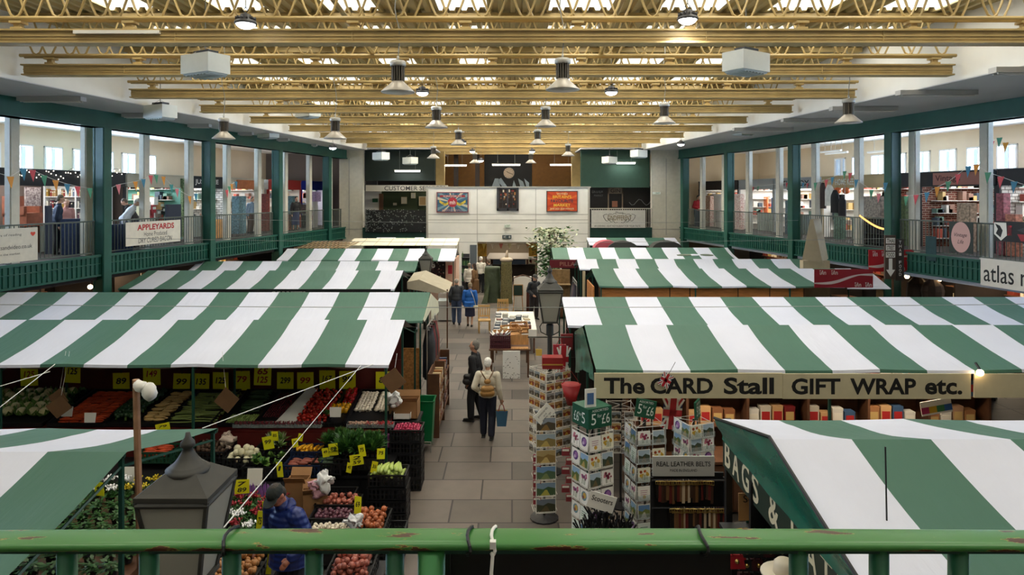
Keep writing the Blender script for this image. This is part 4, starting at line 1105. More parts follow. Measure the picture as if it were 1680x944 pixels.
low(556, 9.75, .6, [P_ronion], .04, ('shiny pinkish onion', 'pinkish onions'), 'onion', .6, .34, place='at the back of the onion bench', size=.95)
low(548, 9.4, .57, [P_shal], .03, ('small purple onion', 'purple onions'), 'onion', .6, .32, size=.72, place='in the middle of the onion bench', sx=.06, sy=.06)
low(544, 9.07, .54, [P_garl], .028, ('white garlic bulb', 'garlic bulbs'), 'garlic', .6, .32, place='at the front of the onion bench', sx=.062, sy=.062)
low(606, 9.3, .54, [P_onion], .04, ('brown onion', 'brown onions'), 'onion', .5, .6, place='beside the garlic', layers=2)
low(578, 8.25, .5, [P_ronion], .042, ('large reddish onion', 'reddish onions'), 'onion', .52, .6, place='below the handrail', layers=3, size=1.05)
low(388, 8.2, .5, [P_pot], .04, ('pale brown potato', 'pale potatoes'), 'potato', .62, .6, place='below the handrail', layers=2)
crate(.58, .4, .19, (-1.75, 9.35, .01), 'lower black crate on the floor beside the onion bench', group='floor crates')
crate(.58, .4, .19, (-1.75, 9.35, .203), 'upper black crate of two beside the onion bench', group='floor crates')
# crates and boxes by the green bin
for k in range(5): crate(.52, .42, .2, (PX(668, 11.6), 11.6, .01+.203*k), '%s black crate of the stack under the radishes' % ['bottom', 'second lowest', 'middle', 'second highest', 'topmost'][k], group='crates of the radish stack')
heap([P_rad], (PX(668, 11.6), 11.6, .95), .46, .36, .02, 'pink radish heaped on the crate stack by the aisle', 'radish', 'radishes by the aisle', layers=2, sx=.045, sy=.045, size=1.25, mound=.05)
M_card = mat('brown_cardboard', '9a7149', .8, var=.1, scale=4)
def carton(loc, w, d, h, lab, m=M_card, rz=0, flaps=True):
    o = thing('cardboard_box', lab, 'box', loc, rz)
    b = MB(); e = .008
    b.b2((-w/2, -d/2, 0), (w/2, d/2, e)); b.b2((-w/2, -d/2, 0), (w/2, -d/2+e, h)); b.b2((-w/2, d/2-e, 0), (w/2, d/2, h)); b.b2((-w/2, -d/2, 0), (-w/2+e, d/2, h)); b.b2((w/2-e, -d/2, 0), (w/2, d/2, h))
    b.build('box_body', m, o, world=False)
    if flaps:
        for s_ in (-1, 1):
            b = MB(); b.slab([(-w/2, s_*d/2, h), (w/2, s_*d/2, h), (w/2, s_*(d/2+.07), h+.09), (-w/2, s_*(d/2+.07), h+.09)], .006); b.build('flap', m, o, world=False)
    return o
counter('box_stand', 'dark stand under the open cardboard box by the green bin', PX(660, 12.2)-.3, PX(660, 12.2)+.3, 12.0, 12.5, .98, M_plastic, 'stand')
carton((PX(664, 12.25), 12.25, .99), .5, .4, .3, 'open brown cardboard box above the radishes, by the green bin')
carton((PX(657, 11.9), 11.86, .99) if False else (PX(660, 12.0), 12.0, 1.02), .3, .12, .1, 'pale printed fruit box in front of the open cardboard box', M_paper, 0, False)
carton((PX(487, 9.95), 10.0, .37), .3, .28, .42, 'tall open cardboard box behind the man in the cap')
carton((PX(517, 9.75), 9.75, .37), .34, .25, .36, 'open cardboard box of bags beside the pinkish onions', rz=.3)
for px, py, Y, col, lab in ((520, 800, 9.62, 'd9a6b5', 'pink printed bag standing in the cardboard box beside the onions'), (533, 792, 9.6, 'e4e4e4', 'white plastic bag poking out beside the pinkish onions'), (580, 858, 9.0, 'e8e8ea', 'white plastic bag at the corner of the garlic crate'), (645, 655, 11.9, 'ededed', 'white carrier bag hung by the stall post above the radishes'), (375, 722, 11.0, 'b9a79a', 'crumpled brown paper on the earthy potatoes')):
    X, Y, Z = at(px, py, Y); b = MB(); b.ball((X, Y, Z), (.11, .06, .1), 26, 18)
    b.v = [(x+.09*noise.noise((x*17, y*15, z*15))+.04*noise.noise((x*40, y*40, z*40)), y+.05*noise.noise((x*18, z*18, 2)), z+.12*noise.noise((x*16, y*12, z*9+5))+.04*noise.noise((x*38, y*38, z*38))) for x, y, z in b.v]
    b.tube([(X, Y, Z-.09), (X, Y, Z-.14)], .05, 8)
    tag(b.build('carrier_bag', mat('bag_'+col, col, .35), smooth=True), lab, 'bag')
# brown paper bags and cards strung from the canopy
for i, (px, py, Y, s_, lab) in enumerate(((96, 655, 11.3, .26, 'upper brown card hung on a string in front of the cabbages'), (97, 668, 11.2, .27, 'lower brown card hung below another in front of the cabbages'), (372, 657, 11.1, .3, 'square brown card hung cornerwise in front of the leeks'), (645, 625, 10.94, .3, 'square brown card hung cornerwise on the aisle post'))):
    X, Y, Z = at(px, py, Y); o = thing('hanging_card', lab, 'card', (X, Y, Z)); o.rotation_euler = (0, PI/4+RN.uniform(-.2, .2), RN.uniform(-.4, .4))
    MB().box((0, 0, 0), (s_, .012, s_)).build('sheet', mat('brown_card', '6f5136', .8, var=.12), o, world=False)
    b = MB(); b.tube([(-s_/2, 0, s_/2), (-s_/2-(2.2-Z)*.7, 0, s_/2+(2.2-Z)*.7)], .004, 4); b.build('string', M_paper, o, world=False)
# strings and poles
def rope(a, c, lab, r=.006, sag=.0, m=None):
    b = MB(); A, B = Vector(a), Vector(c)
    P = [A.lerp(B, k/12) for k in range(13)]; b.tube(P, [max(.0016, min(r, r*p.y/9)) for p in P], 5)
    tag(b.build('white_string', m or mat('white_string', 'd8d8d4', .7)), lab, 'string')
rope(at(592, 600, 10.95), at(367, 866, 1.46), 'long white string from the vegetable canopy edge to the black tie on the handrail', .0045)
rope(at(612, 598, 10.95), at(332, 703, 7.8), 'white string from the vegetable canopy to the corner of the near green canopy')
rope(at(90, 598, 10.95), at(-20, 684, 9.0), 'white string slanting down behind the yellow 125 card')
rope(at(82, 610, 10.95), at(-20, 640, 10.0), 'shorter white string leaving the picture above the cauliflowers')
t = thing('timber_pole', 'rough timber pole with a white cloth tied on top, standing by the near green canopy', 'pole', (-3.36, 6.1, 0))
b = MB(); b.tube([(-3.3, 6.1, 0), (-3.32, 6.1, 1.6), (-3.36, 6.1, 3.3)], .03, 8); b.build('pole', mat('weathered_timber', '8f6a4e', .8, var=.25, scale=8), t)
b = MB(); b.ball((-3.3, 6.06, 3.25), (.06, .05, .05), 10, 7); b.ball((-3.22, 6.06, 3.2), (.07, .05, .08), 10, 7)
b.v = [(x+.02*noise.noise((x*30, y*30, z*30)), y, z+.02*noise.noise((x*25, y*25, z*25+4))) for x, y, z in b.v]; b.build('tied_cloth', M_white, t, True)
# ---- flowers and bedding plants
def flowers(nm, h, seed, spike=False):
    rr = random.Random(seed); b = MB()
    for k in range(60):
        a = rr.uniform(0, 6.28); q = rr.uniform(0, .12); l = rr.uniform(.04, .06); x, y, z = q*math.cos(a), q*math.sin(a), rr.uniform(.07, .15)
        b.add([(x-l/2, y, z), (x, y-l/2, z+.01), (x+l/2, y, z+.02), (x, y+l/2, z)], [(0, 1, 2, 3)], 0)
    for k in range(14 if not spike else 26):
        a = rr.uniform(0, 6.28); q = rr.uniform(0, .1); x, y = q*math.cos(a), q*math.sin(a); z = .2+rr.uniform(-.02, .03)
        b.tube([(x*.5, y*.5, .08), (x, y, z)], .003, 4, 0)
        if spike: b.tube([(x, y, z-.06), (x, y, z+.07)], [.012, .004], 5, 1)
        else:
            for j in range(4):
                c_, s_ = math.cos(j*1.57+a)*.024, math.sin(j*1.57+a)*.024
                b.add([(x, y, z), (x+c_-s_*.6, y+s_+c_*.6, z+.025), (x+c_*1.3, y+s_*1.3, z+.035), (x+c_+s_*.6, y+s_-c_*.6, z+.025)], [(0, 1, 2, 3)], 1)
    return b.mesh('plant', [V_leaf if not spike else V_leaf2, mat(nm, h, .5)])
FL = {'white': flowers('petal_white', 'efeef0', 1), 'red': flowers('petal_red', '9c0f24', 2), 'purple': flowers('petal_purple', '8a5aa0', 3, True), 'yellow': flowers('petal_yellow', 'd9c42f', 4)}
rr = random.Random(9); b = MB()
for k in range(70):
    a = rr.uniform(0, 6.28); q = rr.uniform(0, .1); l = rr.uniform(.05, .08); x, y, z = q*math.cos(a), q*math.sin(a), rr.uniform(.08, .17); u = Vector((math.cos(a), math.sin(a), rr.uniform(-.4, .5)))*l; v_ = Vector((-math.sin(a), math.cos(a), 0))*l*.28
    p = Vector((x, y, z)); b.add([p, p+u*.5+v_, p+u, p+u*.5-v_], [(0, 1, 2, 3)], 0)
FL['green'] = b.mesh('plant', V_leaf)
pm = MB(); pm.lathe([(.05, 0), (.065, .1), (.07, .1), (.07, .085)], n=10); pot_me = pm.mesh('pot', M_plastic)
def plant(kind, loc, lab, grp):
    o = thing('potted_plant', lab, 'plant', loc, RN.uniform(0, 6), grp)
    for nm, me in (('pot', pot_me), ('plant', FL[kind])):
        q = bpy.data.objects.new(nm, me); COL.objects.link(q); q.parent = o
for i in range(6):
    for j in range(3):
        kd = ['white', 'red', 'red', 'white'][(i*2+j) % 4] if i != 1 else 'red'
        kd = 'white' if i < 2 else ('red' if i > 3 or j else 'white')
        plant(kd, (-4.28+i*.2, 9.25+j*.24, .43), 'potted %s cyclamen on the low bench by the man in the cap' % kd, kd+' cyclamens')
for i in range(5): plant('purple', (-4.25+i*.16, 9.94, .44), 'potted purple lavender behind the cyclamens', 'lavender pots')
for i in range(5): plant('white' if i % 2 else 'red', (-4.05+i*.21, 8.93, .43), 'potted %s cyclamen in the front row just above the handrail' % ('white' if i % 2 else 'red'), 'front row cyclamens '+('white' if i % 2 else 'red'))
counter('plant_bench', 'dark slatted bench of bedding plants under the near canopy', -7.6, -4.5, 7.4, 10.4, .5, M_dwood, 'bench')
for j in range(9):
    for i in range(13):
        x, y = -7.4+i*.23, 7.6+j*.32
        if j >= 7:
            kd = 'white' if -6.3 < x < -5.65 else 'yellow' if -5.65 <= x < -5.2 else 'green'
            if kd == 'green': plant(kd, (x, y, .51), 'small green bedding plant in a black pot under the near canopy', 'green bedding plants')
            else: plant(kd, (x, y, .51), 'potted %s chrysanthemum at the back of the plant bench' % kd, kd+' chrysanthemums')
        elif (i+j) % 1 == 0 and x > -7.2: plant('green', (x, y, .51), 'small green bedding plant in a black pot under the near canopy', 'green bedding plants')
for px, py, Y, lab in ((215, 780, 10.3, 'blank white sign board at the back of the plant bench'), (418, 783, 10.05, 'white sign board behind the cyclamens')):
    X, Y, Z = at(px, py, Y); b = MB(); b.box((X, Y, Z), (.22, .012, .24), rx=-.15); b.b2((X-.008, Y, .44), (X+.008, Y+.01, Z))
    tag(b.build('sign_board', M_paper), lab, 'sign')
# ---------------------------------------------------------------- people
def cap(b, p0, p1, r0, r1, n=12):
    p0, p1 = Vector(p0), Vector(p1); d = p1-p0; L = d.length
    if L < 1e-6: b.ball(p0, r0, n, 8); return
    u = d/L; pts, rs = [], []
    for k in range(5):
        a = PI/2*k/4; pts.append(p0-u*r0*math.cos(a)); rs.append(max(.0005, r0*math.sin(a)))
    for k in range(1, 6):
        a = PI/2*k/5; pts.append(p1+u*r1*math.sin(a)); rs.append(max(.0005, r1*math.cos(a)))
    pts.insert(5, p1); rs.insert(5, r1)
    b.tube(pts, rs, n)
def remesh(b, name, m, vox, smooth=4):
    me = b.mesh('tmp', m)
    o = bpy.data.objects.new('tmp', me); COL.objects.link(o)
    r = o.modifiers.new('r', 'REMESH'); r.mode = 'VOXEL'; r.voxel_size = vox; r.use_smooth_shade = True
    if smooth:
        s = o.modifiers.new('s', 'SMOOTH'); s.iterations = smooth; s.factor = .5
    dg = bpy.context.evaluated_depsgraph_get(); dg.update()
    nm = bpy.data.meshes.new_from_object(o.evaluated_get(dg)); nm.name = name
    bpy.data.objects.remove(o)
    nm.materials.clear(); nm.materials.append(m)
    return nm
def person(label, loc, rz, H=1.72, lean=0, nod=0, turn=0, aL=None, aR=None, step=0, skin='c79a80', top='333333', legs='2a2d3a', shoes='1a1a1a', hair='8a8580', hairlen=0, hem=.9, topname='jacket', skirt=None, cap_=None, vox=.016, puff=0, wide=1, bald=False, seat=None):
    s = H/1.75
    P0 = Vector((0, 0, .95)); Rl = Matrix.Rotation(math.radians(lean), 3, 'X')
    U = lambda p: P0 + Rl @ (Vector(p)-P0)
    hc = Vector((0, -.005, 1.54)); Rh = Rl @ Matrix.Rotation(math.radians(nod), 3, 'X') @ Matrix.Rotation(math.radians(turn), 3, 'Z')
    HD = lambda p: U(hc) + Rh @ (Vector(p)-hc)
    aL = aL or ((.05, .03, -.3), (.03, -.06, -.54)); aR = aR or ((-.05, .03, -.3), (-.03, -.06, -.54))
    SL, SR = Vector((.19*wide, 0, 1.40)), Vector((-.19*wide, 0, 1.40))
    J = {}
    for k, S0, a in (('L', SL, aL), ('R', SR, aR)):
        J[k] = (U(S0), U(S0+Vector(a[0])), U(S0+Vector(a[1])))
    LG = {}
    for k, sg in (('L', 1), ('R', -1)):
        st = step*sg
        LG[k] = (Vector((sg*.09, 0, .92)), Vector((sg*.1, -.02-st*.14, .5)), Vector((sg*.1, .02-st*.27+(.03 if st < 0 else 0), .09+(abs(st)*.05 if st < 0 else 0))))
    def ell(b, f, c, r): 
        n0 = len(b.v); b.ball((0, 0, 0), r, 14, 10)
        R_ = Rh if f is HD else Rl
        cc = f(c)
        for i in range(n0, len(b.v)): b.v[i] = tuple(cc + R_ @ Vector(b.v[i]))
    def sc(b):
        b.v = [(x*s, y*s, z*s) for x, y, z in b.v]; return b
    b = MB()
    ell(b, HD, (0, 0, 1.655), (.076, .095, .105)); ell(b, HD, (0, -.03, 1.585), (.055, .062, .055)); ell(b, HD, (0, .02, 1.66), (.078, .085, .095))
    cap(b, HD((0, -.088, 1.655)), HD((0, -.112, 1.625)), .010, .016, 8); ell(b, HD, (0, -.088, 1.59), (.022, .012, .008)); ell(b, HD, (0, -.084, 1.683), (.045, .016, .01))
    for q in (-1, 1): ell(b, HD, (q*.078, .005, 1.64), (.012, .024, .033))
    cap(b, U((0, .012, 1.42)), HD((0, .008, 1.57)), .06, .055)
    ell(b, U, (0, 0, 1.28), (.15, .10, .19)); ell(b, U, (0, -.005, 1.08), (.14, .105, .17)); b.ball((0, 0, .94), (.15, .11, .12), 14, 10); cap(b, U((-.14, .01, 1.4)), U((.14, .01, 1.4)), .055, .055)
    for k, sg in (('L', 1), ('R', -1)):
        a, e, w_ = J[k]; cap(b, a, e, .05, .04); cap(b, e, w_, .04, .027)
        d = (w_-e).normalized(); side = d.cross(Rl @ Vector((0, 1, 0))); side = side.normalized() if side.length > .1 else Vector((sg, 0, 0)); nrm = side.cross(d).normalized()
        cap(b, w_, w_+d*.075, .026, .032, 8)
        for f, (off, L) in enumerate(((-.027, .062), (-.009, .072), (.009, .068), (.026, .052))):
            p = w_+d*.085+side*off; q = p+d*L*.55+nrm*sg*.006; cap(b, p, q, .0095, .009, 6); cap(b, q, q+d*L*.4+nrm*.018, .009, .0075, 6)
        p = w_+d*.03-side*.026; q = p+d*.03-side*.024; cap(b, p, q, .012, .0105, 6); cap(b, q, q+d*.03, .0105, .009, 6)
        h, kn, an = LG[k]; cap(b, h, kn, .082, .055); cap(b, kn, an, .056, .038); cap(b, an+Vector((0, .02, -.04)), an+Vector((0, -.12, -.06)), .035, .028, 8)
    body = bpy.data.objects.new('person', remesh(sc(b), 'person', mat('skin_'+skin, skin, .5), vox, 3)); COL.objects.link(body)
    body.location = loc; body.rotation_euler = (0, 0, rz); tag(body, label, 'person')
    def kid(nm, bb, m, v=None, sm=4, direct=False):
        o = bpy.data.objects.new(nm, bb.mesh(nm, m, True) if direct else remesh(sc(bb), nm, m, v or vox, sm)); COL.objects.link(o); o.parent = body; return o
    # trousers or skirt
    mt = mat('cloth_'+legs, legs, .8, var=.1, scale=9, bump=.25, bscale=18)
    b = MB(); g = .016
    b.ball((0, 0, .95), (.165+g, .12+g, .12), 14, 10)
    if skirt: 
        b.lathe([(.17, 1.0), (.19, .85), (.21, skirt), (.18, skirt+.01)], n=18)
    else:
        for k in 'LR':
            h, kn, an = LG[k]; cap(b, h, kn, .098+g, .074+g); cap(b, kn, an+Vector((0, 0, .03)), .074+g, .06+g)
    kid('skirt' if skirt else 'trousers', b, mt)
    for k in 'LR':
        an = LG[k][2]; b = MB(); cap(b, an+Vector((0, .03, -.035)), an+Vector((0, -.06, -.05)), .046, .042, 10); cap(b, an+Vector((0, -.06, -.05)), an+Vector((0, -.15, -.056)), .042, .032, 10)
        b.box(tuple(an+Vector((0, -.05, -.08))), (.085, .27, .02))
        kid('shoe', b, mat('shoe_'+shoes, shoes, .4))
    # upper garment
    b = MB(); g = .024+puff
    ell(b, U, (0, 0, 1.27), (.165*wide+g, .11+g, .2)); ell(b, U, (0, -.005, 1.08), (.158*wide+g, .118+g, .2)); cap(b, U((-.15, .01, 1.39)), U((.15, .01, 1.39)), .062+g*.6, .062+g*.6)
    b.ball((0, 0, .98), (.17*wide+g, .125+g, .13), 14, 10)
    if hem < .85:
        b.lathe([(.17*wide+g, 1.0), (.185*wide+g, .8), (.2*wide+g, hem), (.15, hem+.02)], n=16)
    cap(b, U((0, .015, 1.42)), U((0, .0, 1.48)), .075+puff*.5, .07+puff*.5)
    for k in 'LR':
        a, e, w_ = J[k]; cap(b, a, e, .062+g*.7, .052+g*.7); cap(b, e, e.lerp(w_, .93), .052+g*.7, .04+g*.5)
    tm = mat('top_'+top, top, .75, var=.12, scale=7, bump=.3, bscale=14) if not puff else mat('quilted_'+top, top, .4, bump=0)
    kid(topname, b, tm, sm=3)
    if puff:
        nt = tm.node_tree; p = nt.nodes['Principled BSDF']; tc = nt.nodes.new('ShaderNodeTexCoord'); wv = nt.nodes.new('ShaderNodeTexWave'); wv.bands_direction = 'Z'; wv.inputs['Scale'].default_value = 5; wv.inputs['Distortion'].default_value = 1.5
        bp = nt.nodes.new('ShaderNodeBump'); bp.inputs['Strength'].default_value = .3; bp.inputs['Distance'].default_value = .02
        nt.links.new(tc.outputs['Object'], wv.inputs['Vector']); nt.links.new(wv.outputs['Fac'], bp.inputs['Height']); nt.links.new(bp.outputs['Normal'], p.inputs['Normal'])
        b = MB(); cap(b, U((-.07, .06, 1.47)), U((.07, .06, 1.47)), .055, .055); cap(b, U((-.09, .0, 1.46)), U((-.06, .07, 1.5)), .04, .04); cap(b, U((.09, .0, 1.46)), U((.06, .07, 1.5)), .04, .04); kid('hood', b, tm)
    # hair, cap, eyes
    mh = mat('hair_'+hair, hair, .7, var=.2, scale=40, bump=.6, bscale=70)
    b = MB()
    if not bald: ell(b, HD, (0, .028, 1.69), (.088, .088, .088))
    ell(b, HD, (0, .05, 1.645), (.084, .065, .09))
    if hairlen: ell(b, HD, (0, .055, 1.60-hairlen*.5), (.085, .05, .09+hairlen*.6)); [cap(b, HD((q*.075, .01, 1.68)), HD((q*.075, .03, 1.62-hairlen)), .025, .03) for q in (-1, 1)]
    if cap_ is None or hairlen or True: kid('hair', b, mh, vox*.7, 2)
    if cap_:
        b = MB(); ell(b, HD, (0, .012, 1.7), (.094, .105, .075))
        n0 = len(b.v); b.lathe([(.088, -.006), (.088, .006)], n=20)
        for i in range(n0, len(b.v)):
            x, y, z = b.v[i]; b.v[i] = tuple(HD((x*.98, y*1.05-.085, 1.688+z-.1*abs(x)**1.5)))
        kid('cap', b, mat('cap_'+cap_, cap_, .8), vox*.7, 2)
    b = MB()
    for q in (-1, 1): ell(b, HD, (q*.031, -.088, 1.657), (.011, .008, .007))
    for e_ in (0,): kid('eyes', sc(b), M_black, direct=True)
    return body
# on the floor of the hall
def fl(py): return 4.95*F/(py-320)
Y1 = fl(719)
person('white-haired woman in a cream jacket and navy trousers walking away along the aisle', (PX(800, Y1), Y1, 0), PI-.12, 1.61, 3, 6, 0, ((.09, .06, -.27), (-.02, -.13, -.42)), ((-.05, .02, -.3), (-.08, -.06, -.53)), .25, top='d9d0bd', legs='171b2c', hair='e6e4df', hem=.86, vox=.009, wide=1.08)
Y2 = fl(690)
person('grey-haired person in a long black coat beside the woman in cream', (PX(779, Y2), Y2, 0), -PI/2-.25, 1.74, 2, -6, 0, ((.03, .06, -.3), (.0, -.08, -.52)), ((-.03, .06, -.3), (.0, -.1, -.5)), .3, skin='b98a72', top='1b1b20', legs='15161a', hair='77746f', hem=.72, vox=.009, topname='coat')
Y3 = fl(533)
person('man in a charcoal jumper and blue jeans walking away up the aisle', (PX(749, Y3), Y3, 0), PI+.1, 1.76, 5, 10, 0, step=.5, top='34373b', legs='3d4c68', hair='a79f92', wide=1.1, vox=.014, bald=True, hem=.9)
Y4 = fl(536)
person('woman in a bright blue top and navy skirt walking away up the aisle', (PX(771, Y4), Y4, 0), PI-.1, 1.63, 3, 5, 0, step=.45, top='1c63b8', legs='1f2440', hair='9a8a72', wide=1.12, skirt=.42, vox=.014, hem=.84, topname='top', shoes='2a2422')
person('woman with long dark hair in a long tan coat by the hut', (PX(779, 32), 32, 0), -1.9, 1.73, 2, 8, 0, top='7a5a3a', legs='2a2522', hair='2c1e18', hairlen=.12, hem=.35, topname='coat')
person('person in a white padded jacket partly hidden by the tan coat', (PX(770, 32.8), 32.8, 0), PI, 1.66, 0, 0, 0, top='d5d0c4', legs='22242c', hair='8d8173', hem=.84)
person('white-haired man in a white shirt standing by the doorway', (PX(789, 34.6), 34.6, 0), PI-.4, 1.8, 2, 5, 0, top='dcd6cb', legs='24272b', hair='e2dfd8', topname='shirt')
person('person in a brown flat cap and dark coat beside the man in the white shirt', (PX(803, 34.2), 34.2, 0), -2.2, 1.7, 4, 10, 0, top='2f2d2c', legs='222222', hair='5a4a3a', cap_='5b4638', topname='coat')
Y9 = fl(524)
person('man in a dark jacket and cap standing beside the tall lamp post', (PX(876, Y9), Y9, 0), .5, 1.78, 4, 18, 0, ((.07, .04, -.28), (-.05, -.18, -.38)), ((-.07, .04, -.28), (.04, -.18, -.4)), .15, top='2a2c30', legs='2b2527', hair='55504a', cap_='3b3a38', vox=.013)
person('man in a blue quilted jacket and dark cap looking down at the produce', (-2.5, 7.75, 0), -.55, 1.76, 14, 26, 8, ((.1, .0, -.27), (.04, -.2, -.36)), ((-.1, .0, -.27), (-.04, -.22, -.34)), .1, skin='a8684f', top='16296b', legs='20222a', hair='3b332c', cap_='1d2220', puff=.028, hem=.8, vox=.008, wide=1.08)
# on the galleries
def gp(side, px, off): Y = GY(side, px, off); return (G(side, Y, off), Y, 3.2)
person('man in a dark blue shirt at the bookshop counter', gp('L', 92, 1.55), PI-.9, 1.74, 8, 12, 0, top='1d2c44', legs='17181c', hair='6a5a48', vox=.014, topname='shirt')
person('person in a pink checked top behind the bookshop counter', gp('L', 107, 2.3), .9, 1.6, 8, 12, 0, top='c08a80', legs='333333', hair='c7a58a', topname='top')
person('white-haired man in a white shirt leaning over by the teal shop', gp('L', 203, 1.0), PI/2+.4, 1.74, 34, 10, 0, top='cfd3d6', legs='1c2440', hair='d8cfc4', topname='shirt')
person('person in a dark coat bending beside the man in the white shirt', gp('L', 222, 1.3), -PI/2+.3, 1.7, 28, 10, 0, top='2b2521', legs='1d2338', hair='6b5c4c', topname='coat')
person('person in a red top leaning on the far gallery railing', gp('R', 1144, .75), .4, 1.72, 6, 12, 0, ((.08, .02, -.28), (-.1, -.16, -.34)), ((-.08, .02, -.28), (.1, -.16, -.34)), 0, top='a31f28', legs='23283a', hair='2a211c', topname='top')
person('person in a dark top and blue skirt by the red and blue fascias', gp('L', 485, .9), .8, 1.66, 6, 10, 0, top='24211f', legs='1d2350', hair='2a211c', skirt=.3, topname='top')
person('person in a pale blue top inside the shop with the orange sign', gp('L', 411, 1.9), 1.2, 1.66, 8, 12, 0, top='7e93a5', legs='5a4038', hair='6b5c4c', topname='top')
# bags they carry
B1 = Vector((PX(800, Y1), Y1, 0))
t = thing('backpack', 'tan leather backpack on the back of the woman in cream', 'backpack', tuple(B1+Vector((0, -.16, .95))), .1)
b = MB(); cap(b, (-.075, -.03, .02), (.075, -.03, .02), .075, .075); cap(b, (-.02, -.02, .25), (.02, -.02, .25), .05, .05); cap(b, (-.06, -.03, .1), (.06, -.03, .1), .075, .075)
o = bpy.data.objects.new('bag_body', remesh(b, 'bag_body', mat('tan_leather', 'a3783f', .55, var=.15, bump=.3), .01)); COL.objects.link(o); o.parent = t
for q in (-1, 1):
    b = MB(); b.tube([(q*.03, -.03, .29), (q*.1, .0, .40), (q*.13, .1, .44)], .012, 6); b.tube([(q*.1, -.02, .03), (q*.16, .06, .1)], .01, 6); b.build('strap', mat('tan_strap', '6d4d2c', .6), t, world=False)
t = thing('shopping_bag', 'blue and yellow shopping bag hanging from the hand of the woman in cream', 'bag', (PX(823, Y1), Y1-.05, .27))
b = MB(); b.slab([(-.09, -.06, 0), (.09, -.06, 0), (.13, -.02, .3), (-.12, -.02, .3)], .02); b.add([(-.09, -.06, 0), (.09, -.06, 0), (.09, .06, 0), (-.09, .06, 0), (-.12, -.05, .3), (.12, -.05, .3), (.12, .05, .3), (-.12, .05, .3)], [(0, 3, 2, 1), (2, 3, 7, 6), (1, 2, 6, 5), (3, 0, 4, 7)], 1)
b.build('bag_body', [mat('bag_blue', '2e5a78', .5), mat('bag_yellow', 'c9a03a', .5)], t, world=False)
b = MB(); b.tube([(-.07, -.03, .29), (-.03, 0, .42), (.03, 0, .42), (.07, -.03, .29)], .009, 6); b.build('handle', mat('bag_strap_red', '8c2b2b', .6), t, world=False)
t = thing('shoulder_bag', 'black shoulder bag at the side of the person in the long black coat', 'bag', (PX(769, Y2), Y2-.16, .85))
b = MB(); cap(b, (-.05, 0, .05), (.05, 0, .05), .08, .08); cap(b, (-.04, 0, .15), (.04, 0, .15), .07, .07)
o = bpy.data.objects.new('bag_body', remesh(b, 'bag_body', mat('black_leather', '18171a', .4), .012)); COL.objects.link(o); o.parent = t
b = MB(); b.tube([(0, 0, .2), (.08, .06, .5), (.1, .14, .62)], .01, 6); b.build('strap', M_black, t, world=False)
t = thing('shoulder_bag', 'cream shoulder bag at the side of the woman in blue', 'bag', (PX(781, Y4), Y4-.16, .72))
b = MB(); cap(b, (-.04, 0, .05), (.04, 0, .05), .06, .05); o = bpy.data.objects.new('bag_body', remesh(b, 'bag_body', mat('cream_leather', 'c5bb9c', .5), .014)); COL.objects.link(o); o.parent = t
b = MB(); b.tube([(0, .0, .1), (-.08, -.03, .4), (-.2, .04, .66)], .012, 6); b.build('strap', mat('cream_strap', 'd9d3c4', .5), t, world=False)
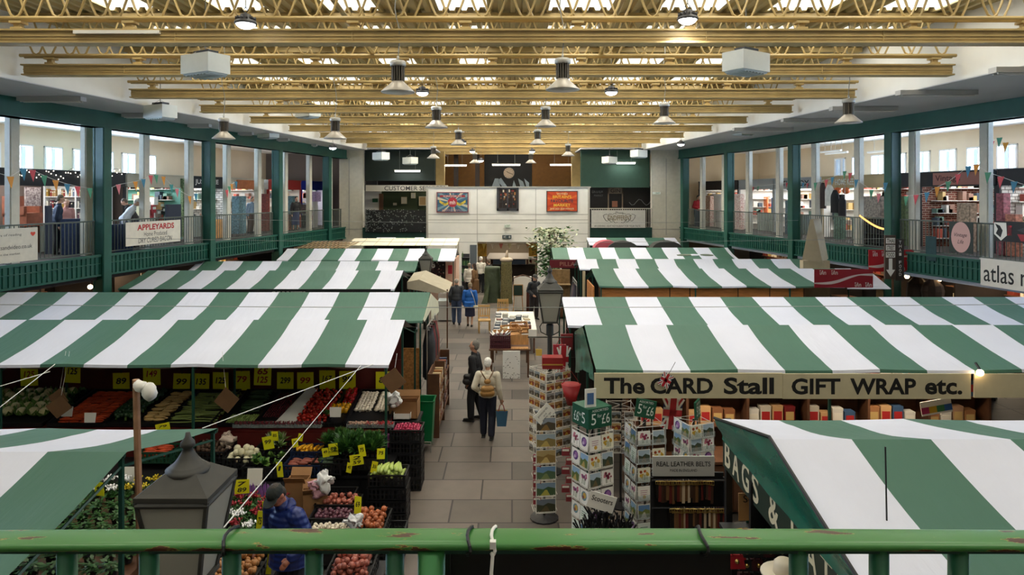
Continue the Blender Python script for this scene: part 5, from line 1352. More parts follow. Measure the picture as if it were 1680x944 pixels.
# ---------------------------------------------------------------- street lanterns
M_iron = mat('dark_cast_iron', '34332f', .55, var=.15, scale=8)
M_lglass = tmat('lantern_glass', 'cfcdc4', .25, .45)
def lantern(lab, X, Y, zf, hr=.46, ladder=True):
    t = thing('lamp_post', lab, 'street lamp', (X, Y, 0), 0, 'old style street lanterns')
    z1 = zf-hr; z0 = z1-.6; q_ = hr/.46; A, B = .225, .13
    def ring(b, h, z, r): b.tube([(X-h, Y-h, z), (X+h, Y-h, z), (X+h, Y+h, z), (X-h, Y+h, z), (X-h, Y-h, z)], r, 5)
    b = MB(); b.lathe([(.1, 0), (.1, .25), (.075, .3), (.07, .9), (.05, .95), (.045, z0-.28), (.07, z0-.26), (.07, z0-.06), (.04, z0-.04), (.06, z0)], (X, Y, 0), 12); b.build('post', M_iron, t, False)
    b = MB()
    if ladder: b.tube([(X-.42, Y, z0-.3), (X+.42, Y, z0-.3)], .013, 6)
    for q in (-1, 1): b.tube([(X+q*B, Y, z0), (X+q*.19, Y, z0-.1), (X+q*.17, Y, z0-.2), (X+q*.06, Y, z0-.26)], .011, 6)
    b.build('bracket', M_iron, t)
    b = MB()
    for sx in (-1, 1):
        for sy in (-1, 1): b.tube([(X+sx*B, Y+sy*B, z0), (X+sx*A, Y+sy*A, z1)], .017, 5)
    b.box((X, Y, z0), (2*B+.04, 2*B+.04, .03)); ring(b, A, z1-.02, .02)
    lf = b.build('lantern_frame', M_iron, t)
    for k in range(4):
        c_, s_ = [(0, -1), (1, 0), (0, 1), (-1, 0)][k]
        u = Vector((-s_, c_, 0)); n_ = Vector((c_, s_, 0)); o_ = Vector((X, Y, 0)); b = MB()
        b.slab([o_+n_*B-u*B*.95+Vector((0, 0, z0+.02)), o_+n_*B+u*B*.95+Vector((0, 0, z0+.02)), o_+n_*A*.99+u*A*.95+Vector((0, 0, z1-.03)), o_+n_*A*.99-u*A*.95+Vector((0, 0, z1-.03))], .004)
        b.build('glass_pane', M_lglass, lf)
    b = MB(); b.lathe([(.335, z1), (.335, z1+.03), (.3, z1+.045), (.15, z1+.16*q_)], (X, Y, 0), 4, ang=PI/4); b.build('roof', M_iron, t)
    b = MB(); b.lathe([(.135, z1+q_*.12), (.14, z1+q_*.165), (.12, z1+q_*.17), (.115, z1+q_*.19), (.1, z1+q_*.195), (.065, z1+q_*.25), (.04, z1+q_*.30), (.03, z1+q_*.33), (.048, z1+q_*.35), (.045, z1+q_*.38), (.02, z1+q_*.42), (.014, z1+q_*.46)], (X, Y, 0), 18); b.build('finial', M_iron, t, True)
    b = MB(); b.tube([(X, Y, z0), (X, Y, z0+.25)], .02, 6); b.tube([(X, Y, z0+.25), (X, Y, z0+.42)], [.03, .035], 8, 1); b.build('bulb_holder', [M_iron, M_paper], t)
lantern('old dark lamp post with the largest lantern, close in front beside the near green canopy', -2.17, 4.57, 3.36, .37)
lantern('old dark lamp post at the aisle corner of the card stall canopies', .72, 13.0, 3.6)
lantern('old dark lamp post far down the aisle among the butcher canopies', -3.18, 25.2, 3.05)
# ---------------------------------------------------------------- greeting cards and their racks
def cmat(h): return mat('print_'+h, h, .5)
DES = []
rr = random.Random(21)
def design(kind, w, h, cols):
    b = MB(); b.b2((-w/2, -.002, 0), (w/2, .002, h), 0)
    y = -.0028
    def poly(pts, m): b.add([(x, y-.0002*m, z) for x, z in pts], [tuple(range(len(pts)))], m)
    def disc(x, z, r, m): poly([(x+r*math.cos(2*PI*k/9), z+r*math.sin(2*PI*k/9)) for k in range(9)], m)
    if kind == 'land':
        e = .006
        poly([(-w/2+e, h*.5), (w/2-e, h*.5), (w/2-e, h-e), (-w/2+e, h-e)], 1)
        poly([(-w/2+e, e), (w/2-e, e), (w/2-e, h*.55), (w*.1, h*.68), (-w*.15, h*.5), (-w/2+e, h*.6)], 2)
        poly([(-w*.3, e), (w*.2, e), (w*.05, h*.45), (-w*.05, h*.45)], 3)
    elif kind == 'flor':
        for k in range(9): disc(rr.uniform(-w*.3, w*.3), rr.uniform(h*.3, h*.8), w*rr.uniform(.07, .13), rr.choice([1, 2, 1]))
        for k in range(5): x = rr.uniform(-w*.25, w*.25); poly([(x-.002, h*.1), (x+.002, h*.1), (x+.004, h*.5), (x, h*.5)], 3)
    elif kind == 'text':
        for k in range(3): poly([(-w*.3, h*(.65-.14*k)), (w*rr.uniform(.1, .35), h*(.65-.14*k)), (w*.3, h*(.70-.14*k)), (-w*.3, h*(.70-.14*k))], 1)
        disc(0, h*.22, w*.14, 2)
    else:
        disc(0, h*.55, w*.33, 1); disc(w*.05, h*.6, w*.2, 2); disc(-w*.08, h*.45, w*.12, 3)
    return b.mesh('greeting_card', [cmat(c) for c in cols])
for kd, cols in (('land', ('e8e6df', '8fb0cf', '5b6b35', 'b59a5a')), ('land', ('e8e6df', 'a9bccb', '3f4a3a', '6a5a3a')), ('land', ('e8e6df', '5f86b4', '6f7a45', 'c9c4b0')), ('flor', ('efece6', 'b04a74', '7a3a6a', '5b7a45')), ('flor', ('efece6', '8c2f4f', 'c97a8a', '4d6a3d')), ('text', ('eeeae2', 'b88a9a', 'd0a54a')), ('oval', ('f0eee8', '6f8f9a', 'c9a34a', '8a4a3a')), ('oval', ('efece4', '5a3a7a', '9a6aa8', 'c9b4cf')), ('flor', ('e9e4cf', 'd0a63a', 'b5552f', '4a6a3a')), ('text', ('e6eee6', '4a7a5f', '8aa58a'))):
    DES.append(design(kd, .125, .125, cols))
LAND = [design('land', .26, .17, c) for c in (('e8e6df', '6a7480', '3a3d2a', '5a4f35'), ('e8e6df', '8a93a0', '4a4030', '8a6a3a'), ('e8e6df', '9fb0bd', '8a7a4a', 'c0a860'), ('e8e6df', 'b09a6a', '8f7440', 'c9b070'), ('e8e6df', '6f97c4', '4f6a4f', '7a8a5a'), ('e8e6df', '7f98b0', '3f5a3a', 'b0a84a'))]
BRN = [design('land', .15, .11, c) for c in (('efece4', '9a9a9a', '5a5048', '8a8478'), ('efece4', 'b08a5a', '7a4f2a', 'c99a4a'), ('efece4', 'c4a878', '8f3f2a', 'd0a040'), ('efece4', '8f9aa4', '4a4a42', '9a8a6a'))]
M_wirew = mat('white_wire', 'd6d4cc', .4); M_clear = tmat('clear_acrylic', 'eef2f2', .08, .18)
def spinner(lab, X, Y, w, z0, z1, rows, cols, designs, rz, grp, cardlab, wire=M_wirew, faces=(0, 3), cw=.125, ch=.125, clear=False, mixed=True, cs=1.0):
    t = thing('card_rack', lab, 'card rack', (X, Y, 0), rz)
    b = MB(); b.lathe([(.22, 0), (.22, .02), (.04, .05)], n=14); b.tube([(0, 0, 0), (0, 0, z1+.03)], .018, 8); b.build('stand', M_plastic, t, world=False)
    b = MB(); h = w/2
    for r in range(rows+1):
        z = z0+(z1-z0)*r/rows
        b.tube([(-h, -h, z), (h, -h, z), (h, h, z), (-h, h, z), (-h, -h, z)], .005, 4)
        b.tube([(-h, -h, z), (h, h, z)], .004, 4); b.tube([(-h, h, z), (h, -h, z)], .004, 4)
        if r < rows:
            for f in range(4):
                Mx = Matrix.Rotation(f*PI/2, 4, 'Z')
                for c in range(cols):
                    x = -h+(c+.5)*w/cols; q = cw*.45
                    b.tube([(x-q, -h-.002, z+.06), (x-q, -h-.03, z+.01), (x+q, -h-.03, z+.01), (x+q, -h-.002, z+.06)], .004, 4, M=Mx)
    for sx in (-1, 1):
        for sy in (-1, 1): b.tube([(sx*h, sy*h, z0-.02), (sx*h, sy*h, z1+.02)], .006, 5)
    b.build('wire_frame', wire, t, world=False)
    if clear:
        b = MB()
        for r in range(rows):
            z = z0+(z1-z0)*r/rows
            for f in (0, 3): b.box((0, -h-.035, z+.05), (w, .003, .08), M=Matrix.Rotation(f*PI/2, 4, 'Z'))
        b.build('clear_pockets', M_clear, t, world=False)
    k = 0
    for f in faces:
        Mf = Matrix.Translation((X, Y, 0)) @ Matrix.Rotation(rz+f*PI/2, 4, 'Z')
        for r in range(rows):
            for c in range(cols):
                me = designs[(k*3+r+f) % len(designs)] if mixed else designs[(rows-r) % len(designs)]; k += 1
                o = bpy.data.objects.new('greeting_card', me); COL.objects.link(o)
                o.matrix_world = Mf @ Matrix.Translation((-w/2+(c+.5)*w/cols, -w/2-.016, z0+(z1-z0)*r/rows+.018)) @ Matrix.Rotation(-.1, 4, 'X') @ Matrix.Diagonal((cs, 1, cs, 1))
                tag(o, cardlab, 'card', grp)
    return t
spinner('tall white wire postcard rack by the lamp post, red box on top', PX(902, 12.2), 12.2, .52, .35, 1.86, 9, 3, BRN, .55, 'cards on the tall wire rack', 'small picture postcard in the tall white wire rack by the lamp post', cw=.15, ch=.11, cs=1.15)
spinner('narrow wire rack of large landscape prints nearest the aisle', PX(893, 10.45), 10.45, .3, .15, 1.62, 6, 1, LAND, .12, 'landscape prints in the narrow rack', 'large landscape print in the narrow wire rack at the aisle', cw=.26, ch=.17, mixed=False, faces=(0,), cs=1.15)
spinner('white card rack topped with a dark green 5 for 6 pounds cube', PX(972, 9.75), 9.75, .42, .1, 1.62, 6, 2, DES, .5, 'cards below the green cube', 'square greeting card in the rack under the green cube sign', cw=.15, cs=1.58)
spinner('clear card rack with a tilted green price sign, behind the belts sign', PX(1058, 9.9), 9.9, .44, .1, 1.66, 6, 2, DES[::-1], .22, 'cards in the clear rack', 'greeting card in the clear rack between cube topped rack and belts', wire=mat('pale_wire', 'b9bdbd', .3), clear=True, cs=1.5)
spinner('clear card rack nearest the BAGS board, narrow green sign on top', PX(1138, 9.95), 9.95, .4, .5, 1.66, 6, 2, DES[3:]+DES[:3], .35, 'cards in the second clear rack', 'greeting card in the clear rack above the belts sign', wire=mat('pale_wire', 'b9bdbd', .3), clear=True, cs=1.5)
spinner('low white rack of cards behind the green cube, below the stall sign', PX(1018, 10.9), 10.9, .4, .9, 1.6, 4, 2, BRN+DES[5:7], 0, 'cards in the rear rack', 'greeting card in the low rack just under the card stall sign')
M_gsign = mat('sign_green', '14513a', .5)
M_chalk = mat('chalk_white', 'dfe6df', .7)
def pricecube(lab, px, py, Y, w, h, rz, tilt=0):
    t = thing('price_sign', lab, 'sign', at(px, py, Y), rz); t.rotation_euler = (0, tilt, rz)
    MB().box((0, 0, 0), (w, w if w > .3 else .03, h)).build('panel', M_gsign, t, world=False)
    d = (w if w > .3 else .03)/2+.003
    for s, x, z, ww, hh in (('5', -w*.28, -.01, w*.2, h*.55), ('for', -.01, .03, w*.2, h*.18), ('£6', w*.24, -.02, w*.34, h*.5), ('ASSORTED', 0, h*.38, w*.7, h*.12)): lettering(s, t, (x, -d, z), ww, hh, M_chalk)
    if w > .3:
        for s, x, z, ww, hh in (('5', w*.2, -.01, w*.2, h*.55), ('for', 0, .03, w*.2, h*.18), ('£6', -w*.24, -.02, w*.3, h*.5)): lettering(s, t, (-d, -x, z), ww, hh, M_chalk, (PI/2, 0, -PI/2))
    b = MB(); b.tube([(0, 0, -h/2-.12), (0, 0, -h/2)], .01, 6); b.build('stem', M_plastic, t, world=False)
pricecube('dark green cube sign chalked 5 for 6 pounds on the square card rack', 971, 679, 9.75, .4, .28, .5)
pricecube('tilted dark green sign chalked 5 for 6 pounds on the first clear rack', 1059, 671, 9.9, .29, .26, -.1, .15)
pricecube('small narrow green price sign edge on, over the second clear rack', 1144, 672, 9.95, .2, .26, 1.0, -.1)
t = board('notice', 'white notice tilted cornerwise on top of the narrow landscape rack', 'notice', at(893, 680, 10.3), .3, .2, .3, M_paper, [('postcards', 0, .04, .2, .045, M_ink), ('and', 0, -.01, .06, .03, M_ink), ('greetings', 0, -.055, .18, .04, M_ink)], t=.006, tilt=-.75)
b = MB(); X, Y, Z = at(906, 594, 12.2); b.box((X, Y, Z), (.36, .25, .2)); b.box((X, Y-.13, Z-.02), (.37, .012, .02), m=1)
tag(b.build('red_box', [mat('red_card', '8a1a1c', .5), mat('gold_ink', 'b08a3a', .5)]), 'dark red box of cards standing on the tall wire rack', 'box')
b = MB(); X, Y, Z = at(971, 652, 9.6); b.box((X-.02, Y, Z-.02), (.17, .01, .28), rz=.3); b.box((X-.02, Y-.008, Z-.02), (.1, .004, .16), rz=.3, m=1)
tag(b.build('framed_notice', [M_paper, cmat('4a6a9a')]), 'white notice with a blue picture above the green cube sign', 'notice')
for i in range(12):
    px, py = ((881, 752+i*14) if i < 6 else (928 + 7*(i % 2), 742+(i-6)*15))
    X, Y, Z = at(px, py, 10.3 if i < 6 else 10.2); b = MB(); b.box((X, Y, Z), (.12, .02, .11)); b.box((X, Y-.011, Z+.03), (.1, .003, .03), m=1); b.tube([(X, Y, Z+.055), (X, Y+.04, Z+.08)], .004, 4)
    tag(b.build('souvenir_packet', [mat('souvenir_red', '9c2028' if i % 3 else '8a3038', .5), M_paper]), 'red and white souvenir packet hung on the aisle side of the landscape rack' if i < 6 else 'red and white souvenir packet hung between the landscape rack and the green cube rack', 'souvenir', 'souvenirs by the landscape rack' if i < 6 else 'souvenirs by the cube rack')
M_signw = mat('sign_cream', 'c9bf9f', .6, var=.05)
M_blk = mat('sign_black', '121212', .6)
Yc = 10.06
def sxz(px, py): return PX(px, Yc), PZ(py, Yc)
x0, x1 = PX(975, Yc), PX(1283, Yc)
board('stall_sign', 'cream board lettered The CARD Stall hung below the striped eave', 'sign', ((x0+x1)/2, Yc, PZ(633, Yc)), x1-x0, .37, 0, M_signw,
      [('The', PX(1024, Yc)-(x0+x1)/2, .0, .60, .24, M_blk, .03), ('CARD', PX(1118, Yc)-(x0+x1)/2, 0, .92, .24, M_blk, .03), ('Stall', PX(1228, Yc)-(x0+x1)/2, 0, .74, .25, M_blk, .03)], t=.025)
x0, x1 = PX(1284, Yc), PX(1592, Yc)
board('stall_sign', 'cream board lettered GIFT WRAP etc. hung below the striped eave', 'sign', ((x0+x1)/2, Yc, PZ(634, Yc)), x1-x0, .37, 0, M_signw,
      [('GIFT', PX(1338, Yc)-(x0+x1)/2, 0, .72, .24, M_blk, .03), ('WRAP', PX(1448, Yc)-(x0+x1)/2, 0, .97, .24, M_blk, .03), ('etc.', PX(1547, Yc)-(x0+x1)/2, -.01, .55, .22, M_blk, .03)], t=.025)
board('stall_sign', 'blank cream board at the far end of the card stall eave, beside the lit bulb', 'sign', (PX(1645, Yc), Yc, PZ(633, Yc)), .85, .35, 0, M_signw, t=.025)
t = thing('light_bulb', 'glowing bulb hung at the eave between the lettered and blank cream boards', 'bulb', at(1608, 612, 10.0))
MB().ball((0, 0, 0), .05, 12, 8).build('glass_bulb', M_warm, t, True, world=False); b = MB(); b.tube([(0, .0, .04), (0, 0.1, .12)], .02, 6); b.build('holder', M_plastic, t, world=False)
board('stall_sign', 'grey framed sign lettered REAL LEATHER BELTS above the belt rack', 'sign', at(1121, 765, 8.6), .78, .25, 0, mat('sign_grey', 'a9a8a4', .5),
      [('REAL LEATHER BELTS', 0, .03, .68, .06, M_blk, .01), ('MADE IN ENGLAND', 0, -.05, .34, .035, M_blk)], t=.02)
board('stall_sign', 'white board lettered Scooters leaning below the square card rack', 'sign', at(987, 824, 9.2), .38, .22, .1, M_paper, [('Scooters', 0, .03, .3, .07, M_blk, .01)], t=.01, tilt=.32)
board('stall_sign', 'small sign lettered pack & post high on the card stall shelves', 'sign', at(1540, 607, 11.0), 1.15, .16, 0, mat('sign_blue_grey', '5a7a8a', .5), [('pack & post', 0, 0, 1.0, .13, mat('sign_red', 'a52020', .5), .02)], t=.02)
t = board('stall_sign', 'tilted white cards sign with a rainbow band below the GIFT WRAP board', 'sign', at(1536, 668, 10.6), .48, .22, 0, M_paper, [('cards', .06, -.03, .2, .07, M_paper, .02)], t=.01, tilt=-.17)
b = MB()
for k, c in enumerate(('b02a5a', 'c9a02a', '3a7a4a', '2a5a9a')): b.box((-.18+k*.12, -.007, -.03), (.12, .003, .1), m=k)
b.build('colour_band', [cmat(c) for c in ('b02a5a', 'c9a02a', '3a7a4a', '2a5a9a')], t, world=False)
# belts
t = thing('belt_rack', 'black two tier rack under the REAL LEATHER BELTS sign', 'rack', (PX(1125, 8.65), 8.65, 0))
b = MB(); xa, xb = PX(1070, 8.65), PX(1190, 8.65)
for x in (xa, xb): b.box((x, 8.68, .68), (.035, .035, 1.36))
for z in (1.33, .98): b.tube([(xa, 8.65, z), (xb, 8.65, z)], .012, 6)
b.build('rack_frame', M_plastic, t); b = MB(); b.b2((xa, 8.72, .1), (xb, 8.75, 1.4)); b.build('back_panel', M_black, t)
bt = thing('leather_belt', 'x', 'belt'); bt.location = (0, 0, 0)
b = MB(); b.tube([(0, -.016, 0), (0, 0, .016), (0, .016, 0)], .003, 4); b.box((0, -.018, -.14), (.032, .004, .28)); b.box((0, .018, -.12), (.032, .004, .24)); strap_me = {c: b.mesh('strap', mat('leather_'+c, c, .45)) for c in ('17130f', '3a2416', '5a1f1a', 'b9a58a', '241a14', '6a4a2a')}
b = MB(); b.tube([(-.022, -.024, .0), (.022, -.024, .0), (.022, -.03, -.045), (-.022, -.03, -.045), (-.022, -.024, 0)], .005, 5); b.tube([(0, -.026, 0), (0, -.032, -.045)], .003, 4); buck = b.mesh('buckle', mat('brass', 'b59a5a', .3, .9))
bpy.data.objects.remove(bt)
for row, (z, a, c, n) in enumerate(((1.33, 1078, 1168, 22), (.98, 1100, 1186, 24))):
    for k in range(n):
        o = thing('leather_belt', 'leather belt with a brass buckle hanging in the %s tier of the belt rack' % ['upper', 'lower'][row], 'belt', (PX(a+(c-a)*k/(n-1), 8.65), 8.65, z+.0), RN.uniform(-.4, .4), ['belts of the upper tier', 'belts of the lower tier'][row])
        for nm, me in (('strap', strap_me[RN.choice(list(strap_me))]), ('buckle', buck)):
            q = bpy.data.objects.new(nm, me); COL.objects.link(q); q.parent = o
        o.scale = (1.15, 1, RN.uniform(.75, 1.1))
b = MB()
for k in range(90):
    x, y = PX(990, 9.3)+RN.uniform(-.32, .32), 9.25+RN.uniform(-.2, .2); zz = .5+.2*(1-abs(x-PX(990, 9.3))*2.4)
    b.tube([(x, y, 0.1), (x+RN.uniform(-.06, .06), y, zz*.6), (x+RN.uniform(-.14, .14), y+RN.uniform(-.1, .1), zz)], .012, 5)
tag(b.build('black_straps', mat('black_nylon', '101013', .35)), 'tangle of black straps heaped below the Scooters board', 'straps', kind='stuff')
for x_, y_ in ((3.2, 10.7), (6.0, 10.7)): area('stall_fill', (x_, y_, 2.25), (0, 0, 0), 1.6, .15, 22, (1, .85, .65))  # warm fill added to brighten the card stall shelves, without any fitting
# shelves of the card stall
t = thing('shelf_unit', 'dark shelves of boxed goods across the back of the card stall', 'shelves', (4.4, 11.5, 0))
b = MB(); b.b2((1.9, 11.62, 0), (7.9, 11.66, 2.25)); 
for z in (.6, 1.12, 1.6, 1.98): b.b2((1.9, 11.3, z-.02), (7.9, 11.62, z))
b.build('shelf_boards', M_dwood, t)
for k in range(7):
    b = MB(); b.b2((1.88+k, 11.28, 0), (1.92+k, 11.62, 2.25)); b.build('upright', M_dwood, t)
pal = ['8a5a3a', 'b08a6a', '9c2f2a', 'd8d4c8', 'c9a070', '5a3a2a', '7a1f22', 'e0ddd4', '3f5a7a', 'a8744a', 'c9c2b0']
bmesh_ = {}
for c in pal:
    b = MB(); b.b2((-.09, -.08, 0), (.09, .08, .22)); b.b2((-.07, -.083, .06), (.07, -.08, .16), 1); b.b2((-.092, -.082, .19), (.092, .082, .222), 0)
    bmesh_[c] = b.mesh('gift_box', [cmat(c), cmat(RN.choice(['e6e0d0', 'b02a2a', 'c9a86a']))])
for row, z in enumerate((1.12, 1.6, 1.98)):
    x = 2.02
    while x < 7.8:
        if abs((x-1.9) % 1-.0) < .1 or abs((x-1.9) % 1-1) < .1: x += .1; continue
        o = bpy.data.objects.new('gift_box', bmesh_[RN.choice(pal)]); COL.objects.link(o); o.location = (x, 11.43, z); o.scale = (.95, 1, RN.uniform(.85, 1.45) if row < 2 else .9)
        tag(o, 'boxed gift on the %s shelf at the back of the card stall' % ['waist high', 'middle', 'top'][row], 'box', ['gifts on the waist high shelf', 'gifts on the middle shelf', 'gifts on the top shelf'][row]); x += .2
counter('card_counter', 'long dark counter inside the card stall under the signs', 2.9, 8.4, 10.5, 11.1, .85, M_dwood)
b = MB(); c0 = at(1622, 676, 10.7); b.lathe([(.05, 0), (.3, .1), (.32, .12), (.29, .11), (.05, .02)], (c0[0], c0[1], .855), 22)
for k in range(8): b.ball((c0[0]+RN.uniform(-.18, .18), c0[1]+RN.uniform(-.1, .1), 1.0), (.09, .06, .03), 8, 5)
tag(b.build('white_dish', M_paper, smooth=True), 'wide white dish of small pale things on the counter below the blank board', 'dish')
# union flags
def flag(lab, px, py, Y, w, h, rz, tilt):
    t = thing('union_flag', lab, 'flag', at(px, py, Y), rz); t.rotation_euler = (.0, tilt, rz)
    blue, wh, rd = cmat('1d2a5a'), cmat('e4e2de'), cmat('b01f2c')
    b = MB(); b.box((0, 0, 0), (w, .006, h)); L = math.hypot(w, h)*.94; an = math.atan2(h, w)
    for sg in (1, -1):
        for ww, m, yy in ((h*.2, 1, -.004), (h*.07, 2, -.005)): b.box((0, yy, 0), (L, .002, ww), m=m, M=Matrix.Rotation(sg*an, 4, 'Y'))
    for ww, m, yy in ((h*.33, 1, -.006), (h*.2, 2, -.007)): b.box((0, yy, 0), (w, .002, ww), m=m); b.box((0, yy, 0), (ww, .002, h), m=m)
    b.build('cloth', [blue, wh, rd], t, world=False)
    b = MB(); b.tube([(0, .004, h/2), (0, .004, h/2+.2)], .004, 4); b.build('string', M_plastic, t, world=False)
flag('union flag cloth hanging below the word CARD', 1103, 678, 10.5, .3, .5, .1, .1)
flag('small union flag draped over the word CARD at the eave', 1092, 624, 9.98, .16, .2, 0, .5)
flag('union flag bunting panel by the lamp post, red and blue', 924, 590, 12.6, .2, .5, .2, .05)
for px, py, Y, h, lab in ((937, 640, 11.6, '9a1f24', 'red tapered bucket hanging by the side curtain of the card stall'), ):
    X, Y, Z = at(px, py, Y); b = MB(); b.lathe([(.07, -.35), (.17, 0), (.155, -.01)], (X, Y, Z+.1), 16); b.tube([(X-.15, Y, Z+.1), (X, Y, Z+.32), (X+.15, Y, Z+.1)], .006, 5)
    tag(b.build('hanging_bucket', mat('bucket_red', h, .5), smooth=True), lab, 'bucket')
# bags stall goods below the board
M_rbag = mat('red_leather', '8f1420', .4)
def handbag(px, py, Y, w, m, lab, grp):
    X, Y, Z = at(px, py, Y); t = thing('handbag', lab, 'handbag', (X, Y, Z-w*.4), 0, grp)
    b = MB(); b.slab([(-w*.5, -.05, 0), (w*.5, -.05, 0), (w*.4, -.02, w*.7), (-w*.4, -.02, w*.7)], .09); b.build('body', m, t, world=False)
    b = MB(); b.tube([(-w*.25, -.03, w*.7), (-w*.2, -.03, w*1.05), (w*.2, -.03, w*1.05), (w*.25, -.03, w*.7)], .01, 6); b.build('handle', m, t, world=False)
    b = MB(); b.ball((0, -.06, w*.45), .022, 8, 6); b.build('clasp', mat('brass', 'b59a5a', .3, .9), t, world=False)
for i in range(4):
    for j in range(5): handbag(1222+j*19, 880+i*22, 6.6, .13, M_black if (i+j) % 3 else mat('dark_red_leather', '3a1116', .4), 'small dark handbag with a brass clasp on the bags stall wall', 'dark handbags under the board')
handbag(1206, 918, 6.5, .17, M_rbag, 'bright red handbag, lower one, just under the handrail', None)
handbag(1208, 904, 6.6, .16, M_rbag, 'bright red handbag, upper one, just under the handrail', None)
b = MB(); b.b2((2.36, 6.75, .0), (4.4, 6.8, 2.1)); b.b2((2.36, 6.7, .7), (4.4, 6.75, .74)); tag(b.build('display_wall', M_black), 'black display wall behind the small handbags', 'display wall')
t = thing('sun_hat', 'cream brimmed hat in front of the handbags, just under the handrail', 'hat', at(1287, 942, 5.6))
b = MB(); b.lathe([(.09, 0), (.085, .09), (.06, .115), (.02, .12)], n=20); b.build('crown', mat('hat_cream', 'd8cdb8', .7), t, True, world=False); b = MB(); b.lathe([(.19, .0), (.185, .012), (.09, .01)], n=22); b.build('brim', mat('hat_cream', 'd8cdb8', .7), t, True, world=False)
b = MB(); b.tube([(0, 0, -1.1), (0, 0, 0)], .02, 8); b.build('hat_stand', M_plastic, t, world=False)
board('hand_lettered_sign', 'brown hand lettered Socks sign behind the BAGS board', 'sign', at(1240, 832, 7.5), .38, .3, 0, mat('kraft_card', 'b08658', .8), [('Socks', -.0, .09, .28, .08, M_ink)], t=.008)
counter('bag_counter', 'dark counter of the bags stall below the hand lettered sign', 2.35, 4.2, 7.35, 7.62, 1.28, M_plastic)
for k in range(3):
    X, Y, Z = at(1218+k*16, 853, 7.42); b = MB(); b.tube([(X-.08, Y, 1.3), (X-.02, Y-.03, 1.31), (X+.05, Y, 1.3), (X+.1, Y-.02, 1.3)], [.02, .03, .028, .012], 8)
    tag(b.build('yellow_glove', mat('glove_yellow', 'c9a512', .5), smooth=True), 'yellow and black glove lying in front of the Socks sign', 'glove', 'gloves on the bags counter')
# ---------------------------------------------------------------- things along the aisle
def table(lab, x0, x1, y0, y1, h, m, cloth=None):
    t = thing('trestle_table', lab, 'table', ((x0+x1)/2, (y0+y1)/2, 0))
    b = MB(); b.b2((x0, y0, h-.035), (x1, y1, h)); b.build('tabletop', m, t)
    for x in (x0+.06, x1-.06):
        for y in (y0+.06, y1-.06): b = MB(); b.box((x, y, h/2-.02), (.05, .05, h-.035)); b.build('leg', m, t)
    if cloth: b = MB(); b.b2((x0-.02, y0-.02, h-.25), (x1+.02, y0-.01, h+.004)); b.b2((x0-.02, y0-.02, h+.001), (x1+.02, y1, h+.005)); b.build('cloth', cloth, t)
    return t
table('rough trestle table with fruit crates in the middle of the aisle', -.62, .5, 18.45, 20.2, .77, M_dwood)
b = MB(); b.b2((-.25, 18.38, 0), (.22, 18.42, .74))
for k in range(40): x, z = RN.uniform(-.23, .2), RN.uniform(0, 1)**2.2*.6+.01; b.box((x, 18.378, z), (RN.uniform(.01, .03), .004, RN.uniform(.008, .02)), m=1)
tag(b.build('flaked_board', [M_paper, mat('flaked_dark', '3a342e', .8)]), 'white flaking panel standing against the front of the aisle table', 'panel')
M_fruit = mat('dark_fruit_box', '4a1a22', .6)
for k in range(3): crate(.55, .4, .11, (-.32, 18.75+.02*k, .775+.113*k), '%s dark red fruit tray of the stack on the aisle table' % ['lowest', 'middle', 'top'][k], M_fruit, group='fruit trays on the aisle table')
b = MB()
for k in range(11): a = 2*PI*k/11; x, y = .27*math.cos(a), .19*math.sin(a); b.slab([(-.32+x*.7, 18.8+y*.7, 1.09), (-.32+x*.7-y*.6, 18.8+y*.7+x*.4, 1.09), (-.32+x*1.15-y*.3, 18.8+y*1.15+x*.2, 1.2)], .004)
tag(b.build('tissue_paper', M_paper), 'white tissue paper lining the top fruit tray on the aisle table', 'paper')
heap([P_cher], (-.32, 18.8, 1.06), .36, .24, .022, 'red strawberry in the tissue lined tray on the aisle table', 'strawberry', 'strawberries on the aisle table', layers=2, sx=.05, sy=.05, size=1.3)
def slatbox(loc, w, d, h, rz, rx, lab, text=None):
    t = thing('wooden_crate', lab, 'crate', loc, rz, None); t.rotation_euler = (rx, 0, rz)
    b = MB()
    for z in (.03, h-.03): 
        for s_ in (-1, 1): b.box((0, s_*d/2, z), (w, .012, .055)); b.box((s_*w/2, 0, z), (.012, d, .055))
    for k in range(5): b.box((0, -d/2+d*(k+.5)/5, .006), (w, d/6, .01))
    for sx in (-1, 1):
        for sy in (-1, 1): b.box((sx*(w/2-.02), sy*(d/2-.02), h/2), (.03, .03, h))
    b.build('slats', M_wood, t, world=False)
slatbox((-.05, 19.55, .98), .55, .32, .2, .5, .35, 'slatted wooden fruit crate tipped up on the aisle table')
slatbox((.2, 19.9, 1.0), .5, .3, .2, .2, .5, 'second slatted wooden crate tipped up behind the first on the aisle table')
slatbox((-.3, 19.9, .79), .5, .3, .2, -.1, 0, 'slatted wooden crate lying flat at the back of the aisle table')
board('wooden_sign', 'hand painted plywood sign leaning on the aisle table beside the strawberries', 'sign', (.2, 18.75, .97), .5, .27, 0, M_wood, [('MARKET', 0, -.03, .34, .06, M_blk)] if False else [], t=.02)
b = MB(); b.b2((-.02, 18.47, .772), (.44, 18.7, .79)); tag(b.build('plywood_offcut', M_wood), 'bare plywood offcut lying at the front corner of the aisle table', 'board')
t = table('long table of books and papers under a white cloth behind the crates', -.55, .75, 21.3, 24.6, .74, M_dwood, M_paper)
